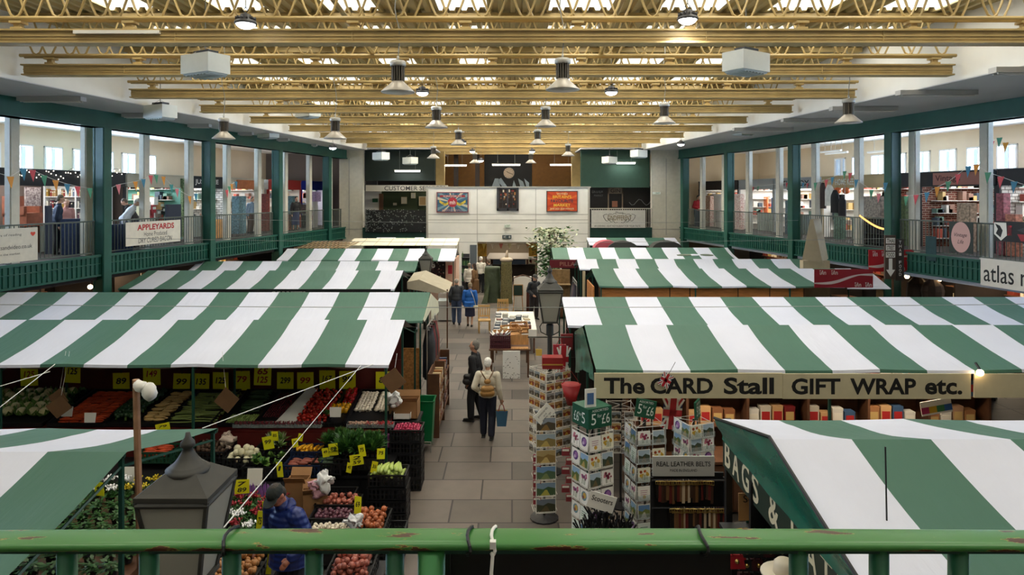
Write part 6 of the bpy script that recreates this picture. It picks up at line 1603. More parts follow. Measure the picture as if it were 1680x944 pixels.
for k in range(26):
    x, y = -.45+.23*(k % 5)+RN.uniform(-.03, .03), 21.5+.5*(k//5)
    c = RN.choice(['4a5560', '7a7f86', 'a9a59a', '6a3a34', '2f3a4a', 'b9a884'])
    b = MB(); hgt = RN.choice([.03, .05, .12]); b.box((x, y, .746+hgt/2), (.19, .27, hgt), RN.uniform(-.2, .2)); b.box((x, y-.01, .748+hgt), (.12, .05, .003), 0, 1)
    tag(b.build('book', [cmat(c), M_paper]), 'book lying flat on the white clothed table in the aisle', 'book', 'books on the aisle table')
for (x, y, rz, lab) in ((-1.0, 24.6, .1, 'pine slatted chair at the aisle side of the book table'), (-.35, 26.0, 0, 'pine chair behind the book table, seat turned away')):
    t = thing('wooden_chair', lab, 'chair', (x, y, 0), rz); M_pine = mat('pine', 'c9a266', .6, var=.15)
    b = MB(); b.box((0, 0, .44), (.44, .42, .04)); b.build('seat', M_pine, t, world=False)
    for sx in (-1, 1):
        for sy in (-1, 1): b = MB(); b.box((sx*.19, sy*.18, .22 if sy < 0 else .48), (.045, .045, .44 if sy < 0 else .96)); b.build('leg', M_pine, t, world=False)
    b = MB(); b.box((0, .19, .9), (.42, .03, .1)); b.box((0, .19, .55), (.42, .03, .05))
    for k in range(4): b.box((-.12+k*.08, .19, .72), (.04, .018, .3))
    b.build('backrest', M_pine, t, world=False)
# tree wraps, booth and blackboard in front of the doorway
M_tarp = mat('green_tarpaulin', '3d4a36', .55, var=.25, scale=3, bump=.8, bscale=8)
def wrapbody(b, X, Y, w, d, h, amp, seed):
    vs, fs, n, m = [], [], 28, 16
    for j in range(m+1):
        for k in range(n):
            a = 2*PI*k/n; c_, s_ = math.cos(a), math.sin(a); e = lambda v: math.copysign(abs(v)**.6, v)
            q = 1+amp*noise.noise((c_*2+seed, s_*2, j*.7)); tp = 1-.12*j/m
            vs.append((X+e(c_)*w/2*q*tp, Y+e(s_)*d/2*q*tp, h*j/m))
    for j in range(m):
        for k in range(n): fs.append((j*n+k, j*n+(k+1) % n, (j+1)*n+(k+1) % n, (j+1)*n+k))
    fs.append(tuple(range(m*n, m*n+n))); b.add(vs, fs)
b = MB(); wrapbody(b, PX(808, 31.6), 31.6, .8, .7, 1.62, .12, 3); b.add([(v[0], v[1], v[2]) for v in [(PX(790, 31.3), 31.0, 0), (PX(800, 31.3), 30.9, 0), (PX(803, 31.3), 31.2, .9), (PX(797, 31.3), 31.3, .5)]], [(0, 1, 2, 3)])
tag(b.build('tarpaulin_stack', M_tarp, smooth=True), 'tall stack covered in a creased dark green tarpaulin before the doorway', 'covered stack')
t = thing('netted_tree', 'netted christmas tree bundled upright beside the green tarpaulin', 'tree', (PX(831, 31.2), 31.2, 0))
b = MB(); wrapbody(b, PX(831, 31.2), 31.2, .55, .5, 1.9, .1, 7); b.build('foliage', mat('netted_foliage', '6a6440', .8, var=.5, scale=26, bump=.8, bscale=50), t, True)
b = MB(); b.ball((PX(831, 31.2), 31.2, 1.98), (.3, .26, .12), 12, 8); b.tube([(PX(831, 31.2), 31.2, 2.0), (PX(831, 31.2)+.03, 31.2, 2.42)], [.1, .03], 8); b.build('wrapped_tip', mat('pale_wrap', 'b9a893', .8, bump=.6), t, True)
b = MB(); b.tube([(PX(831, 31.2), 31.2, 0), (PX(831, 31.2), 31.2, .2)], .06, 8); b.build('trunk', M_dwood, t)
t = thing('display_booth', 'small white open booth with dark timbers past the book table', 'booth', (PX(857, 29), 29, 0))
xa, xb = PX(843, 29), PX(872, 29)
b = MB(); b.b2((xa, 29.3, 0), (xb, 29.33, 1.45)); b.b2((xa, 29, 0), (xa+.03, 29.3, 1.45)); b.b2((xb-.03, 29, 0), (xb, 29.3, 1.45)); b.build('walls', M_paper, t)
b = MB(); b.tube([(xa-.04, 28.95, 1.42), ((xa+xb)/2, 28.95, 1.56), (xb+.04, 28.95, 1.42)], .025, 6); b.build('roof_edge', M_dwood, t)
b = MB(); b.box((PX(850, 28.6), 28.6, .95), (.36, .03, .42)); b.box((PX(850, 28.6), 28.62, .95), (.42, .02, .48), m=1)
for x in (-.16, .16): b.tube([(PX(850, 28.6)+x, 28.62, .8), (PX(850, 28.6)+x*1.3, 28.7, 0)], .02, 5, 1)
tag(b.build('blackboard', [mat('chalkboard_green', '1f3329', .8), M_wood]), 'small dark green blackboard on legs before the white booth', 'blackboard')
b = MB(); X = PX(866, 28.4); b.tube([(X, 28.4, 0), (X, 28.4, .9), (X-.02, 28.4, 1.1)], [.07, .06, .03], 8); tag(b.build('wooden_figure', mat('mahogany', '5a2a1c', .5), smooth=True), 'slim dark wooden post figure beside the blackboard', 'ornament')
# white chest on the far side of the aisle, cream parasol roof, pale hut
t = thing('chest_freezer', 'white chest cabinet piled with goods at the aisle edge, ahead of the couple', 'cabinet', (PX(731, 27), 27, 0))
b = MB(); xa, xb = PX(720, 27), PX(742, 27); b.b2((xa, 26.7, .05), (xb, 27.4, .75)); b.b2((xa-.02, 26.68, .75), (xb+.02, 27.42, .8)); b.build('body', M_white, t)
b = MB(); b.b2((xa+.03, 26.66, .6), (xb-.03, 26.7, .66)); b.build('vent', M_batten, t)
b = MB(); b.b2((xa, 26.72, .8), (xb, 26.73, 1.05)); b.b2((xa, 26.72, 1.05), (xb, 27.3, 1.08)); b.build('glass_top', M_clear, t)
for k in range(7): o = put(P_garl, (xa+.07+k*.065, 26.95+.1*(k % 2), 1.1), (0, 0, k), 1.5, 'small pale packet on top of the white chest cabinet', 'packet', 'packets on the white cabinet'); o.name = 'food_packet'
t = thing('cream_awning', 'cream cloth awning with a shallow peak behind the vegetable stalls', 'awning', (PX(695, 23.2), 23.2, 0))
b = MB(); x0, xm, x1 = PX(671, 22.4), PX(690, 22.4), PX(738, 22.4)
b.slab([(x0, 22.0, 2.14), (xm, 22.0, 2.22), (xm+.05, 23.4, 2.36), (x0+.02, 23.4, 2.28)], .015); b.slab([(xm, 22.0, 2.22), (x1, 22.0, 1.82), (x1, 23.4, 1.95), (xm+.05, 23.4, 2.36)], .015)
b.slab([(x0, 22.0, 2.14), (x0, 22.0, 1.92), (x1-.4, 22.0, 1.78), (x1, 22, 1.82), (xm, 22.0, 2.22)], .01)
b.build('cover', mat('cream_cloth', 'aea590', .8, var=.06), t)
for x in (x0+.05, x1-.05): b = MB(); b.box((x, 22.05, .95), (.04, .04, 1.9)); b.build('post', M_dwood, t)
t = thing('market_hut', 'pale pink timber hut with a dark window at the end of the far canopy', 'hut', (PX(728, 29.6), 29.6, 0))
xa, xb = PX(696, 29.4), PX(748, 29.4); M_pink = mat('pale_pink_board', 'd9b39c', .7, var=.05)
wa, wb = PX(703, 29.4), PX(731, 29.4)
b = MB(); b.b2((xa, 29.4, 0), (wa, 29.46, 2.2)); b.b2((wb, 29.4, 0), (xb, 29.46, 2.2)); b.b2((wa, 29.4, 0), (wb, 29.46, 1.32)); b.b2((wa, 29.4, 2.12), (wb, 29.46, 2.2)); b.b2((xb-.06, 29.46, 0), (xb, 31.2, 2.2)); b.build('walls', M_pink, t)
b = MB(); b.b2((wa, 29.6, 1.3), (wb, 29.65, 2.15)); b.build('window_backing', mat('hut_dark', '2a1518', .6), t)
b = MB()
for k in range(24): b.ball((RN.uniform(wa+.05, wb-.05), 29.55, RN.uniform(1.4, 2.05)), .03, 6, 5, k % 3)
b.build('window_goods', [cmat('7a1f2a'), cmat('8a7a6a'), cmat('c9b9a0')], t)
b = MB(); b.b2((PX(735, 29.38), 29.37, 1.55), (PX(742, 29.38), 29.4, 1.92)); b.build('red_notice', cmat('b01f30'), t)
lettering('6', t, (PX(711, 29.38)-t.location.x, -.27, 1.95), .16, .28, M_paper)
b = MB(); b.b2((xa, 29.1, .95), (PX(741, 29.4), 29.4, 1.15)); b.build('counter', M_wood, t)
# aisle end of the left hand stalls: boards, clothes, racks, bin
b = MB(); b.b2((-2.62, 14.55, .1), (-1.98, 14.58, 1.68)); b.b2((-2.66, 14.54, .05), (-2.62, 14.6, 2.1)); b.b2((-1.98, 14.54, .05), (-1.94, 14.6, 2.1))
tag(b.build('chipboard_panel', M_osb), 'flaky orange chipboard panel closing the end of the stall behind the vegetables', 'panel')
def coat(lab, X, Y, z1, L, w, h, grp=None, rz=0):
    t = thing('hanging_coat', lab, 'coat', (X, Y, z1), rz, grp); b = MB()
    vs = []; n, m = 16, 9
    for j in range(m+1):
        f = j/m; ww = w*(.35+.65*min(1, f*5)) if f < .2 else w*(1+.15*f); dd = .05+.05*min(1, f*3)
        for k in range(n):
            a = 2*PI*k/n; vs.append((ww/2*math.cos(a)*(1+.08*math.sin(5*a+f*3)), dd*math.sin(a)*(1+.25*math.sin(7*a)), -L*f))
    b.add(vs, [(j*n+k, j*n+(k+1) % n, (j+1)*n+(k+1) % n, (j+1)*n+k) for j in range(m) for k in range(n)] + [tuple(range(n))])
    b.build('cloth', mat('coat_'+h, h, .8, var=.15), t, True, world=False)
    b = MB(); b.tube([(-w*.2, 0, -.03), (0, 0, .04), (0, 0, .1), (.03, 0, .13)], .006, 5); b.build('hanger', M_steel, t, world=False)
for k, (h, dy) in enumerate((('26282d', 0), ('3a3f48', .25), ('6a2f34', .55), ('2b2f2c', .8), ('8a4a44', 1.1))): coat('%s coat hung on the aisle rail at the end of the stalls' % ['black', 'dark grey', 'maroon', 'very dark green', 'faded red'][k], -1.82, 14.9+dy, 2.0, 1.05, .42, h, 'coats on the aisle rail', PI/2+.3)
b = MB(); b.tube([(-1.82, 14.6, 2.13), (-1.82, 16.2, 2.13)], .012, 6); b.tube([(-1.82, 16.15, 0), (-1.82, 16.15, 2.13)], .014, 6); b.tube([(-1.82, 14.62, 0), (-1.82, 14.62, 2.13)], .014, 6); tag(b.build('clothes_rail', M_steel), 'metal clothes rail along the aisle end of the stalls', 'rail')
t = thing('book_rack', 'dark slim rack of books and odds and ends along the aisle behind the green bin', 'rack', (-1.55, 15.0, 0))
b = MB(); b.b2((-1.72, 13.9, .05), (-1.69, 16.1, 1.3))
for z in (.25, .6, .95): b.b2((-1.7, 13.9, z-.02), (-1.48, 16.1, z))
for y in (13.9, 15, 16.1): b.b2((-1.72, y-.015, 0), (-1.48, y+.015, 1.3))
b.build('rack_frame', M_dwood, t)
for k in range(27):
    z = (.25, .6, .95)[k % 3]; y = 13.99+.22*(k//3)+(.03 if k//3 > 4 else 0); c = RN.choice(['b07a4a', '8a4a3a', 'c9b48a', '3a4a6a', 'd0c4b0', '9a6a3a'])
    b = MB(); b.box((-1.59, y, z+.12), (.17, .07, .24), RN.uniform(-.1, .1)); b.box((-1.502, y, z+.14), (.004, .04, .1), m=1)
    tag(b.build('book', [cmat(c), M_paper]), 'upright book in the slim rack along the aisle', 'book', 'books in the aisle rack')
t = thing('litter_bin', 'tall bright green open litter bin at the corner of the vegetable stall', 'bin', (-1.7, 13.3, 0))
b = MB(); M_bin = mat('bin_green', '0c6a3c', .35, var=.06)
for (a0, a1, c0, c1) in (((-.15, -.17), (.15, -.17), (.19, -.2), (-.19, -.2)), ((.15, -.17), (.15, .17), (.19, .2), (.19, -.2)), ((.15, .17), (-.15, .17), (-.19, .2), (.19, .2)), ((-.15, .17), (-.15, -.17), (-.19, -.2), (-.19, .2))):
    b.slab([(a0[0], a0[1], .16), (a1[0], a1[1], .16), (c0[0], c0[1], .98), (c1[0], c1[1], .98)], .012)
b.box((0, 0, .17), (.3, .34, .02)); b.build('bin_body', M_bin, t, world=False)
b = MB(); b.tube([(-.2, -.21, .98), (.2, -.21, .98), (.2, .21, .98), (-.2, .21, .98), (-.2, -.21, .98)], .012, 5); b.build('rim', M_bin, t, world=False)
b = MB(); b.tube([(-.14, -.19, 0), (-.14, -.19, .2), (.14, -.19, .2), (.14, -.19, 0)], .012, 6); b.tube([(-.14, .19, 0), (-.14, .19, .2), (.14, .19, .2), (.14, .19, 0)], .012, 6); b.build('bin_stand', M_steel, t, world=False)
# right hand side of the aisle beyond the lamp post
for k, (h, lab) in enumerate((('2a2430', 'black'), ('4a3a4a', 'plum'), ('5a4a44', 'brown'), ('30343a', 'slate grey'))): coat(lab+' garment hung at the aisle end of the plywood fronted stall', PX(944, 23)-.05, 22.2+.3*k, 2.0, 1.3, .4, h, 'garments at the plywood stall', PI/2)
b = MB(); X = PX(944, 23)-.05; b.tube([(X, 22, 2.14), (X, 23.4, 2.14)], .012, 6); b.tube([(X, 22, 0), (X, 22, 2.14)], .014, 6); b.tube([(X, 23.4, 0), (X, 23.4, 2.14)], .014, 6); tag(b.build('clothes_rail', M_steel), 'metal clothes rail at the aisle end of the plywood fronted stall', 'rail')
t = thing('produce_stand', 'stand of woven baskets under the maroon fascia by the aisle', 'stand', (PX(918, 27.6), 27.6, 0))
xa, xb = PX(902, 27.6), PX(936, 27.6); b = MB(); b.b2((xa, 27.3, .05), (xb, 28.0, .7)); b.build('base', M_dwood, t); b = MB(); b.b2((xa, 27.9, .7), (xb, 28.0, 1.9)); b.b2((xa, 27.5, 1.3), (xb, 27.9, 1.33)); b.build('back', mat('hessian', '8a6f4a', .9, var=.3, scale=9), t)
for i in range(6): o = put(P_pot, (xa+.1+i*.14, 27.45, .76), (0, 0, i), 1.6, 'pale round loaf on the stand under the maroon fascia', 'loaf', 'loaves by the aisle'); o.name = 'bread_loaf'
board('shop_fascia', 'maroon fascia lettered PILLAR under the far canopy', 'sign', (PX(928, 28.8), 28.75, PZ(433, 28.8)), 1.35, .34, 0, mat('fascia_maroon', '6a1626', .5), [('PILLAR', .15, 0, .8, .17, mat('dim_gold', 'a5766a', .5), .01)], t=.03)
for i, (px, py, Y, h, lab) in enumerate(((930, 560, 13.4, '7a1f24', 'red gift bag hung beside the side curtain, upper one'), (922, 622, 12.8, '9c2a30', 'red gift bag hung beside the side curtain, lower one'), (884, 578, 12.9, 'c9a84a', 'gold foil bow on the tall wire rack'), (918, 578, 12.7, 'a52a38', 'red poinsettia bunch beside the lamp post'))):
    X, Y, Z = at(px, py, Y); b = MB(); b.slab([(X-.11, Y-.04, Z-.16), (X+.11, Y-.04, Z-.16), (X+.12, Y-.02, Z+.14), (X-.12, Y-.02, Z+.14)], .07); b.tube([(X-.05, Y, Z+.14), (X, Y, Z+.26), (X+.05, Y, Z+.14)], .006, 5)
    if i == 2: b.v = [(X+(x-X)*.5, Y+(y-Y)*.5, Z+(z-Z)*.4) for x, y, z in b.v]
    tag(b.build('gift_bag', cmat(h)), lab, 'gift bag')
t = thing('potted_tree', 'tall bamboo like potted tree against the white block by the doorway', 'tree', (PX(905, 34.2), 34.2, 0))
rr = random.Random(5); b = MB()
for k in range(1300):
    z = rr.uniform(.9, 3.3); q = rr.gauss(0, .5 if z > 2.2 else .32); q2 = rr.gauss(0, .3); x, y = PX(905, 34.2)+q, 34.2+q2; a = rr.uniform(0, 6.28); l = rr.uniform(.16, .32); d = Vector((math.cos(a), math.sin(a)*.5, rr.uniform(-.6, .4)))*l; s_ = Vector((-math.sin(a), math.cos(a)*.4, .6))*l*.2
    p = Vector((x, y, z)); b.add([p, p+d*.5+s_, p+d, p+d*.5-s_], [(0, 1, 2, 3)], 0 if z < 2.3 or rr.random() < .3 else 1)
b.build('foliage', [V_leaf, mat('pale_leaf', 'b4b99a', .6)], t)
b = MB()
for k in range(7): x = PX(905, 34.2)+rr.uniform(-.15, .15); b.tube([(x, 34.2, .3), (x+rr.uniform(-.1, .1), 34.2, 1.8), (x+rr.uniform(-.5, .5), 34.2, 3.2)], .018, 5)
b.build('stems', M_dwood, t); b = MB(); b.lathe([(.2, 0), (.28, .4), (.25, .4), (.24, .36)], (PX(905, 34.2), 34.2, 0), 16); b.build('pot', M_plastic, t)
# ---------------------------------------------------------------- shops on the galleries
FO = 2.4
def brickm(name, c1, c2, mo, bw=.22, rh=.075, ms=.012):
    if name in MATS: return MATS[name]
    m = mat(name, c1, .8); nt = m.node_tree; p = nt.nodes['Principled BSDF']
    tc = nt.nodes.new('ShaderNodeTexCoord'); mp = nt.nodes.new('ShaderNodeMapping'); mp.inputs['Rotation'].default_value = (PI/2, 0, 0); br = nt.nodes.new('ShaderNodeTexBrick')
    sp = nt.nodes.new('ShaderNodeSeparateXYZ'); cb = nt.nodes.new('ShaderNodeCombineXYZ')
    for k, v in (('Scale', 1), ('Brick Width', bw), ('Row Height', rh), ('Mortar Size', ms)): br.inputs[k].default_value = v
    for k, v in (('Color1', c1), ('Color2', c2), ('Mortar', mo)): br.inputs[k].default_value = lin(v)
    L = nt.links.new; L(tc.outputs['Object'], sp.inputs[0]); ad = nt.nodes.new('ShaderNodeMath'); L(sp.outputs['X'], ad.inputs[0]); L(sp.outputs['Y'], ad.inputs[1]); L(ad.outputs[0], cb.inputs['X']); L(sp.outputs['Z'], cb.inputs['Y']); L(cb.outputs[0], br.inputs['Vector']); L(br.outputs['Color'], p.inputs['Base Color'])
    return m
B_red = brickm('red_brick_wall', '7a3a2c', '552619', 'a08a7a'); B_white = brickm('white_tile_wall', 'e4e2dc', 'd4d2cc', '77736c', .2, .1, .012)
def fpt(side, px, off, py):
    Y = GY(side, px, off); return Vector((G(side, Y, off), Y, PZ(py, Y)))
def shop(side, pa, pb, label, fas, wall, text=None, tm=None, zf=(5.22, 5.72), light=1, fp=None, panel=None, stock=True):
    """Open fronted gallery unit between two picture columns."""
    Y0, Y1 = sorted((GY(side, pa, FO), GY(side, pb, FO))); ym = (Y0+Y1)/2
    t = thing('shop_unit', label, 'shop', gpt(side, ym, 4.2, 3.2), 0, 'open fronted gallery shops')
    b = MB(); gbox(b, side, Y0, Y1, 5.2, 5.25, 3.2, 5.7); b.build('rear_panel', wall, t)
    b = MB(); gbox(b, side, Y0, Y0+.06, FO, 5.2, 3.2, 5.7); b.build('side_panel', wall, t)
    b = MB(); gbox(b, side, Y1-.06, Y1, FO, 5.2, 3.2, 5.7); b.build('side_panel', wall, t)
    b = MB(); gbox(b, side, Y0, Y1, FO-.06, FO, *zf); gbox(b, side, Y0, Y1, FO-.09, FO-.06, zf[1]-.04, zf[1]); gbox(b, side, Y0, Y1, FO-.09, FO-.06, zf[0], zf[0]+.04); b.build('fascia', fas, t)
    if Y1-Y0 > 1.6: b = MB(); gbox(b, side, Y0+.1, Y0+(Y1-Y0)*.64, FO+.3, FO+.4, 3.2, 4.05); b.build('stall_riser', M_riser, t)
    b = MB(); gbox(b, side, Y0+.2, Y1-.2, 3.6, 3.72, 5.62, 5.68); b.build('lit_tube', M_lamp, t)
    for k, yy in enumerate((Y0, Y1)):
        b = MB(); gbox(b, side, yy-.05, yy+.05, FO-.05, FO+.05, 3.2, zf[0]); b.build('jamb', fas, t)
    if panel: b = MB(); Ya, Yb_ = sorted((GY(side, panel[0], FO), GY(side, panel[1], FO))); gbox(b, side, Ya, Yb_, FO-.072, FO-.06, zf[0]+.05, zf[1]-.05); b.build('name_panel', panel[2], t)
    if stock:
        b = MB()
        for k in range(46):
            z = 3.5+.42*RN.randrange(5); o_ = RN.uniform(FO+.3, 4.9); e_ = RN.uniform(.05, .13); gbox(b, side, Y1-.3, Y1-.08, o_, o_+e_*2, z, z+RN.uniform(.08, .34), k % 6)
            yy = RN.uniform(Y0+.1, Y1-.4); gbox(b, side, yy, yy+e_*2.4, 5.0, 5.2, z, z+RN.uniform(.08, .34), k % 6)
        for z in (3.5, 3.92, 4.34, 4.76, 5.18): gbox(b, side, Y1-.3, Y1-.06, FO+.3, 5.1, z-.02, z, 5); gbox(b, side, Y0+.06, Y1-.06, 5.0, 5.2, z-.02, z, 5)
        q = b.build('stock', [cmat(c) for c in ('a8503f', '3f4a55', 'c9a86a', '6a8a7a', '8a6a5a', 'cfcac0')], t); q['kind'] = 'stuff'
    if text:
        yt = ym if fp is None else GY(side, fp[0], FO); wd = (Y1-Y0)*.6 if fp is None else fp[1]
        lettering(text, t, Vector(gpt(side, yt, FO-.075, (zf[0]+zf[1])/2))-t.location, wd, (zf[1]-zf[0])*.5, tm or M_letter, (PI/2, 0, TH[side]), .015)
    area('shop_light', gpt(side, ym, 3.7, 5.6), (0, 0, -(TH[side]-PI/2)), 1.6, (Y1-Y0)*.7, SHOP_POWER*light)
    return t
M_riser = mat('pale_grey_green_board', '9aa39a', .7, var=.06)
M_fblk = mat('fascia_black', '17161a', .6); M_fcream = mat('fascia_cream', 'b9b09c', .6); M_fgrey = mat('fascia_grey', '8f918f', .6); M_tan = mat('fascia_tan', 'b09a72', .6); M_teal = mat('teal_wall', '6fa79a', .7)
M_wall = mat('shop_white_wall', 'd9d5cc', .8); M_bwall = mat('shop_brown_wall', '5a4a40', .8)
shop('L', -130, 203, 'bookshop behind the gallery rail with a black fascia of tiny white lights', M_fblk, M_bwall, light=1.6, stock=False)
shop('L', 206, 301, 'teal walled shop with a cream fascia behind the bacon banner', M_fcream, M_teal, light=1.2)
shop('L', 303, 368, 'white brick shop with a black fascia lettered in white', M_fblk, B_white, 'JUST WEE', mat('fascia_white_letter', 'd9d6cf', .6), light=1.0)
shop('L', 376, 431, 'shop with a carved orange timber sign', M_fcream, M_wall, light=.9)
shop('L', 440, 492, 'shop with a red fascia at the far end of the bookshop gallery', mat('fascia_red', '9c2a22', .6), M_wall, light=.8)
shop('L', 494, 530, 'small shop with a bright blue fascia and white back wall', mat('fascia_blue', '1c2fa0', .6), mat('shop_lilac_wall', 'd5d2e0', .8), light=1.3)
shop('R', 1640, 1800, 'shop with a plain black fascia at the edge of the view', M_fblk, B_white, light=1.6)
shop('R', 1511, 1636, 'brick lined vintage shop with its name on a brown panel', M_fblk, B_red, 'Vintage', mat('vintage_letter', '4a1a18', .6), light=.9, fp=(1558, 1.0), panel=(1534, 1610, mat('vintage_panel', '9a6458', .6)))
shop('R', 1459, 1508, 'narrow plant filled shop beside the vintage shop', M_fblk, B_red, light=1.0)
shop('R', 1350, 1456, 'bright craft shop with a tan fascia, coats hung outside', M_tan, M_wall, 'HOME KEE', mat('fascia_pale_letter', 'd9e0d8', .6), light=1.6, fp=(1388, 1.1))
shop('R', 1272, 1347, 'white walled shop with a grey fascia lettered BOX', M_fgrey, M_wall, 'THE BOX', M_blk, light=2.0)
shop('R', 1214, 1270, 'white walled shop with an orange cloth on its back wall', M_fgrey, M_wall, light=1.8)
shop('R', 1148, 1212, 'far white tiled shop with short black fascias', M_fblk, B_white, light=1.8)
# fascia panel, boxes and lights that single out some shops
t = board('carved_sign', 'carved orange timber sign over the fourth bookshop gallery unit', 'sign', fpt('L', 405, FO-.15, 303), 1.6, .4, TH['L'], mat('orange_timber', 'a8623a', .7, var=.2), [], t=.04)
bl = thing('fairy_lights', 'string of tiny white lights along the black bookshop fascia', 'lights', fpt('L', 90, FO-.12, 284))
b = MB()
for k in range(46): p = fpt('L', 20+k*4, FO-.1, 282+5*math.sin(k*.7)+(k*37 % 11)*.9); b.ball(p, .018, 5, 4)
b.build('bulbs', mat('tiny_light', 'fff4e0', .5, emit=4), bl); b = MB(); b.tube([fpt('L', 20+k*4, FO-.09, 282+5*math.sin(k*.7)) for k in range(46)], .006, 4); b.build('wire', M_plastic, bl)
# the bookshop shelves and their books
t = thing('bookcase', 'white bookcase of the gallery bookshop behind the man in the dark blue shirt', 'bookcase', (-15, 23.6, 3.2))
x0, x1, YB = -16.1, -13.95, 23.5
b = MB(); b.b2((x0, YB+.25, 3.2), (x1, YB+.3, 5.4))
SH = [3.35, 3.75, 4.12, 4.5, 4.9]
for z in SH+[5.35]: b.b2((x0, YB, z-.03), (x1, YB+.25, z))
b.build('shelves', M_white, t)
for xx in (x0, (x0+x1)/2, x1): b = MB(); b.b2((xx-.03, YB-.01, 3.2), (xx+.03, YB+.3, 5.4)); b.build('upright', M_white, t)
bk = []
for c in ('2f3a4a', '8a2f2a', 'd9d2c0', 'b08a5a', '3a4a3a', '5a3a4a', 'c9c4b8', '6a7480', '1c1c22', 'a8843a'):
    q = MB(); q.box((0, 0, .12), (.055, .17, .24)); q.box((0, -.087, .17), (.04, .003, .04), m=1); bk.append(q.mesh('book', [cmat(c), cmat('e0d8c4')]))
for r, z in enumerate(SH[1:]):
    xx = x0+.08
    while xx < x1-.08:
        if abs(xx-(x0+x1)/2) < .07: xx += .1; continue
        o = bpy.data.objects.new('book', RN.choice(bk)); COL.objects.link(o); o.location = (xx, YB+.11, z); o.scale = (1, 1, RN.uniform(.8, 1.15))
        tag(o, 'upright book on the %s shelf of the white gallery bookcase' % ['second', 'third', 'fourth', 'top'][r], 'book', ['books on the second shelf', 'books on the third shelf', 'books on the fourth shelf', 'books on the top shelf'][r]); xx += RN.choice([.065, .065, .13])
def gob(name, lab, cat, side, pa, pb, o0, o1, z0, z1, m, grp=None):
    b = MB(); Y0, Y1 = sorted((GY(side, pa, (o0+o1)/2), GY(side, pb, (o0+o1)/2))); gbox(b, side, Y0, Y1, o0, o1, z0, z1)
    gbox(b, side, Y0+.02, Y1-.02, o0-.01, o0, z0+.03, z1-.03)
    return tag(b.build(name, m), lab, cat, grp)
gob('cloth_counter', 'navy cloth fronted counter of the bookshop close behind the railing', 'counter', 'L', 112, 147, .7, 1.15, 3.21, 4.25, mat('navy_cloth', '1a2c4c', .8, var=.2, scale=10))
gob('cloth_counter', 'navy cloth covered counter beside the white shirted man', 'counter', 'L', 186, 214, .3, .45, 3.21, 4.05, mat('navy_cloth', '1a2c4c', .8))
t = gob('photo_board', 'tall board covered with many small pictures in the bookshop', 'board', 'L', 41, 66, 4.0, 4.05, 3.6, 5.2, [mat('picture_collage', 'b5a8a0', .6, col2='4a2f34', var=.5, scale=16)])
t = thing('armchair', 'worn orange red armchair in the bookshop window', 'chair', fpt('L', 38, 2.9, 352)); b = MB()
b.box((0, 0, -.15), (.7, .7, .4)); b.build('seat', mat('worn_orange', '9a5a40', .8, var=.2), t, world=False); b = MB(); b.box((-.3, 0, .25), (.16, .7, .6)); b.build('backrest', mat('worn_orange', '9a5a40', .8), t, world=False)
for q in (-1, 1): b = MB(); b.box((0, q*.33, .12), (.6, .12, .25)); b.build('armrest', mat('worn_orange', '9a5a40', .8), t, world=False)
for q in (-1, 1):
    for p in (-1, 1): b = MB(); zf_ = 3.2-t.location.z; b.box((q*.28, p*.28, (zf_-.35)/2), (.06, .06, abs(zf_+.35))); b.build('leg', M_dwood, t, world=False)
gob('blackboard', 'small framed blackboard by the counter in front of the bookshop', 'blackboard', 'L', 75, 84, .9, .96, 3.3, 4.65, mat('slate', '3a3f4e', .8))
gob('blackboard', 'dark blue grey blackboard leaning in the teal shop', 'blackboard', 'L', 272, 296, 1.6, 1.66, 3.4, 4.6, mat('slate', '3a3f4e', .8))
for i, (px, py, h) in enumerate(((232, 331, '8f3a3a'), (240, 338, 'd9d4cc'), (252, 330, 'e0ded8'), (249, 343, 'a5343c'), (262, 338, 'c9a06a'), (266, 346, '3a3230'), (227, 327, 'd5c9b0'), (257, 350, '8a7a70'))):
    P = fpt('L', px, 3.2, py); b = MB(); b.box((0, 0, 0), (.2, .3, .3)); b.box((0, 0, (3.2-P.z)/2-.07), (.1, .1, P.z-3.2-.14)); b.box((.102, 0, .03), (.004, .22, .1), m=1); b.v = [(x+P.x, y+P.y, z+P.z) for x, y, z in b.v]
    tag(b.build('gift_display', [cmat(h), M_paper]), 'coloured gift on a stand inside the teal shop, %s one from the bookshop side' % ORD[i], 'gift', 'gifts in the teal shop')
gob('plant_column', 'strip of climbing leaves up the edge of the teal shop', 'plant', 'L', 298, 303, FO-.16, FO-.06, 3.3, 5.6, mat('ivy', '2f4a2a', .8, col2='8a9a70', var=.5, scale=22))
gob('cloth_counter', 'row of pale boxed stock before the white brick shop', 'counter', 'L', 345, 366, 1.2, 1.6, 3.21, 3.95, M_wood)
for pa, pb, z0, z1, h, lab in ((497, 506, 4.0, 4.45, '5a4a4a', 'rack of dark shoes before the blue fascia shop'), (512, 522, 4.6, 5.1, 'a58fb5', 'framed lilac picture on the white wall of the blue fascia shop'), (474, 484, 3.3, 4.9, '4a6a70', 'glazed blue grey door beside the red fascia'), (430, 436, 3.3, 5.0, '7a3a34', 'stack of red and brown goods by the third green column'), (386, 398, 3.3, 4.9, '6a8a94', 'window of teal glassware under the orange timber sign'), (465, 474, 3.25, 4.0, 'a9705a', 'brown goods hung on the rail beyond the third green column'), (499, 505, 3.25, 3.9, '2a2730', 'dark pram shaped goods on the gallery floor')):
    gob('shop_display', lab, 'display', 'L', pa, pb, 1.2, 1.5, z0, z1, [mat('disp_'+h, h, .6, var=.5, scale=14)]); q = MB()
    if z0 > 3.5: gob('display_stand', 'stand under the '+lab, 'stand', 'L', pa+2, pb-2, 1.3, 1.4, 3.21, z0, M_batten)
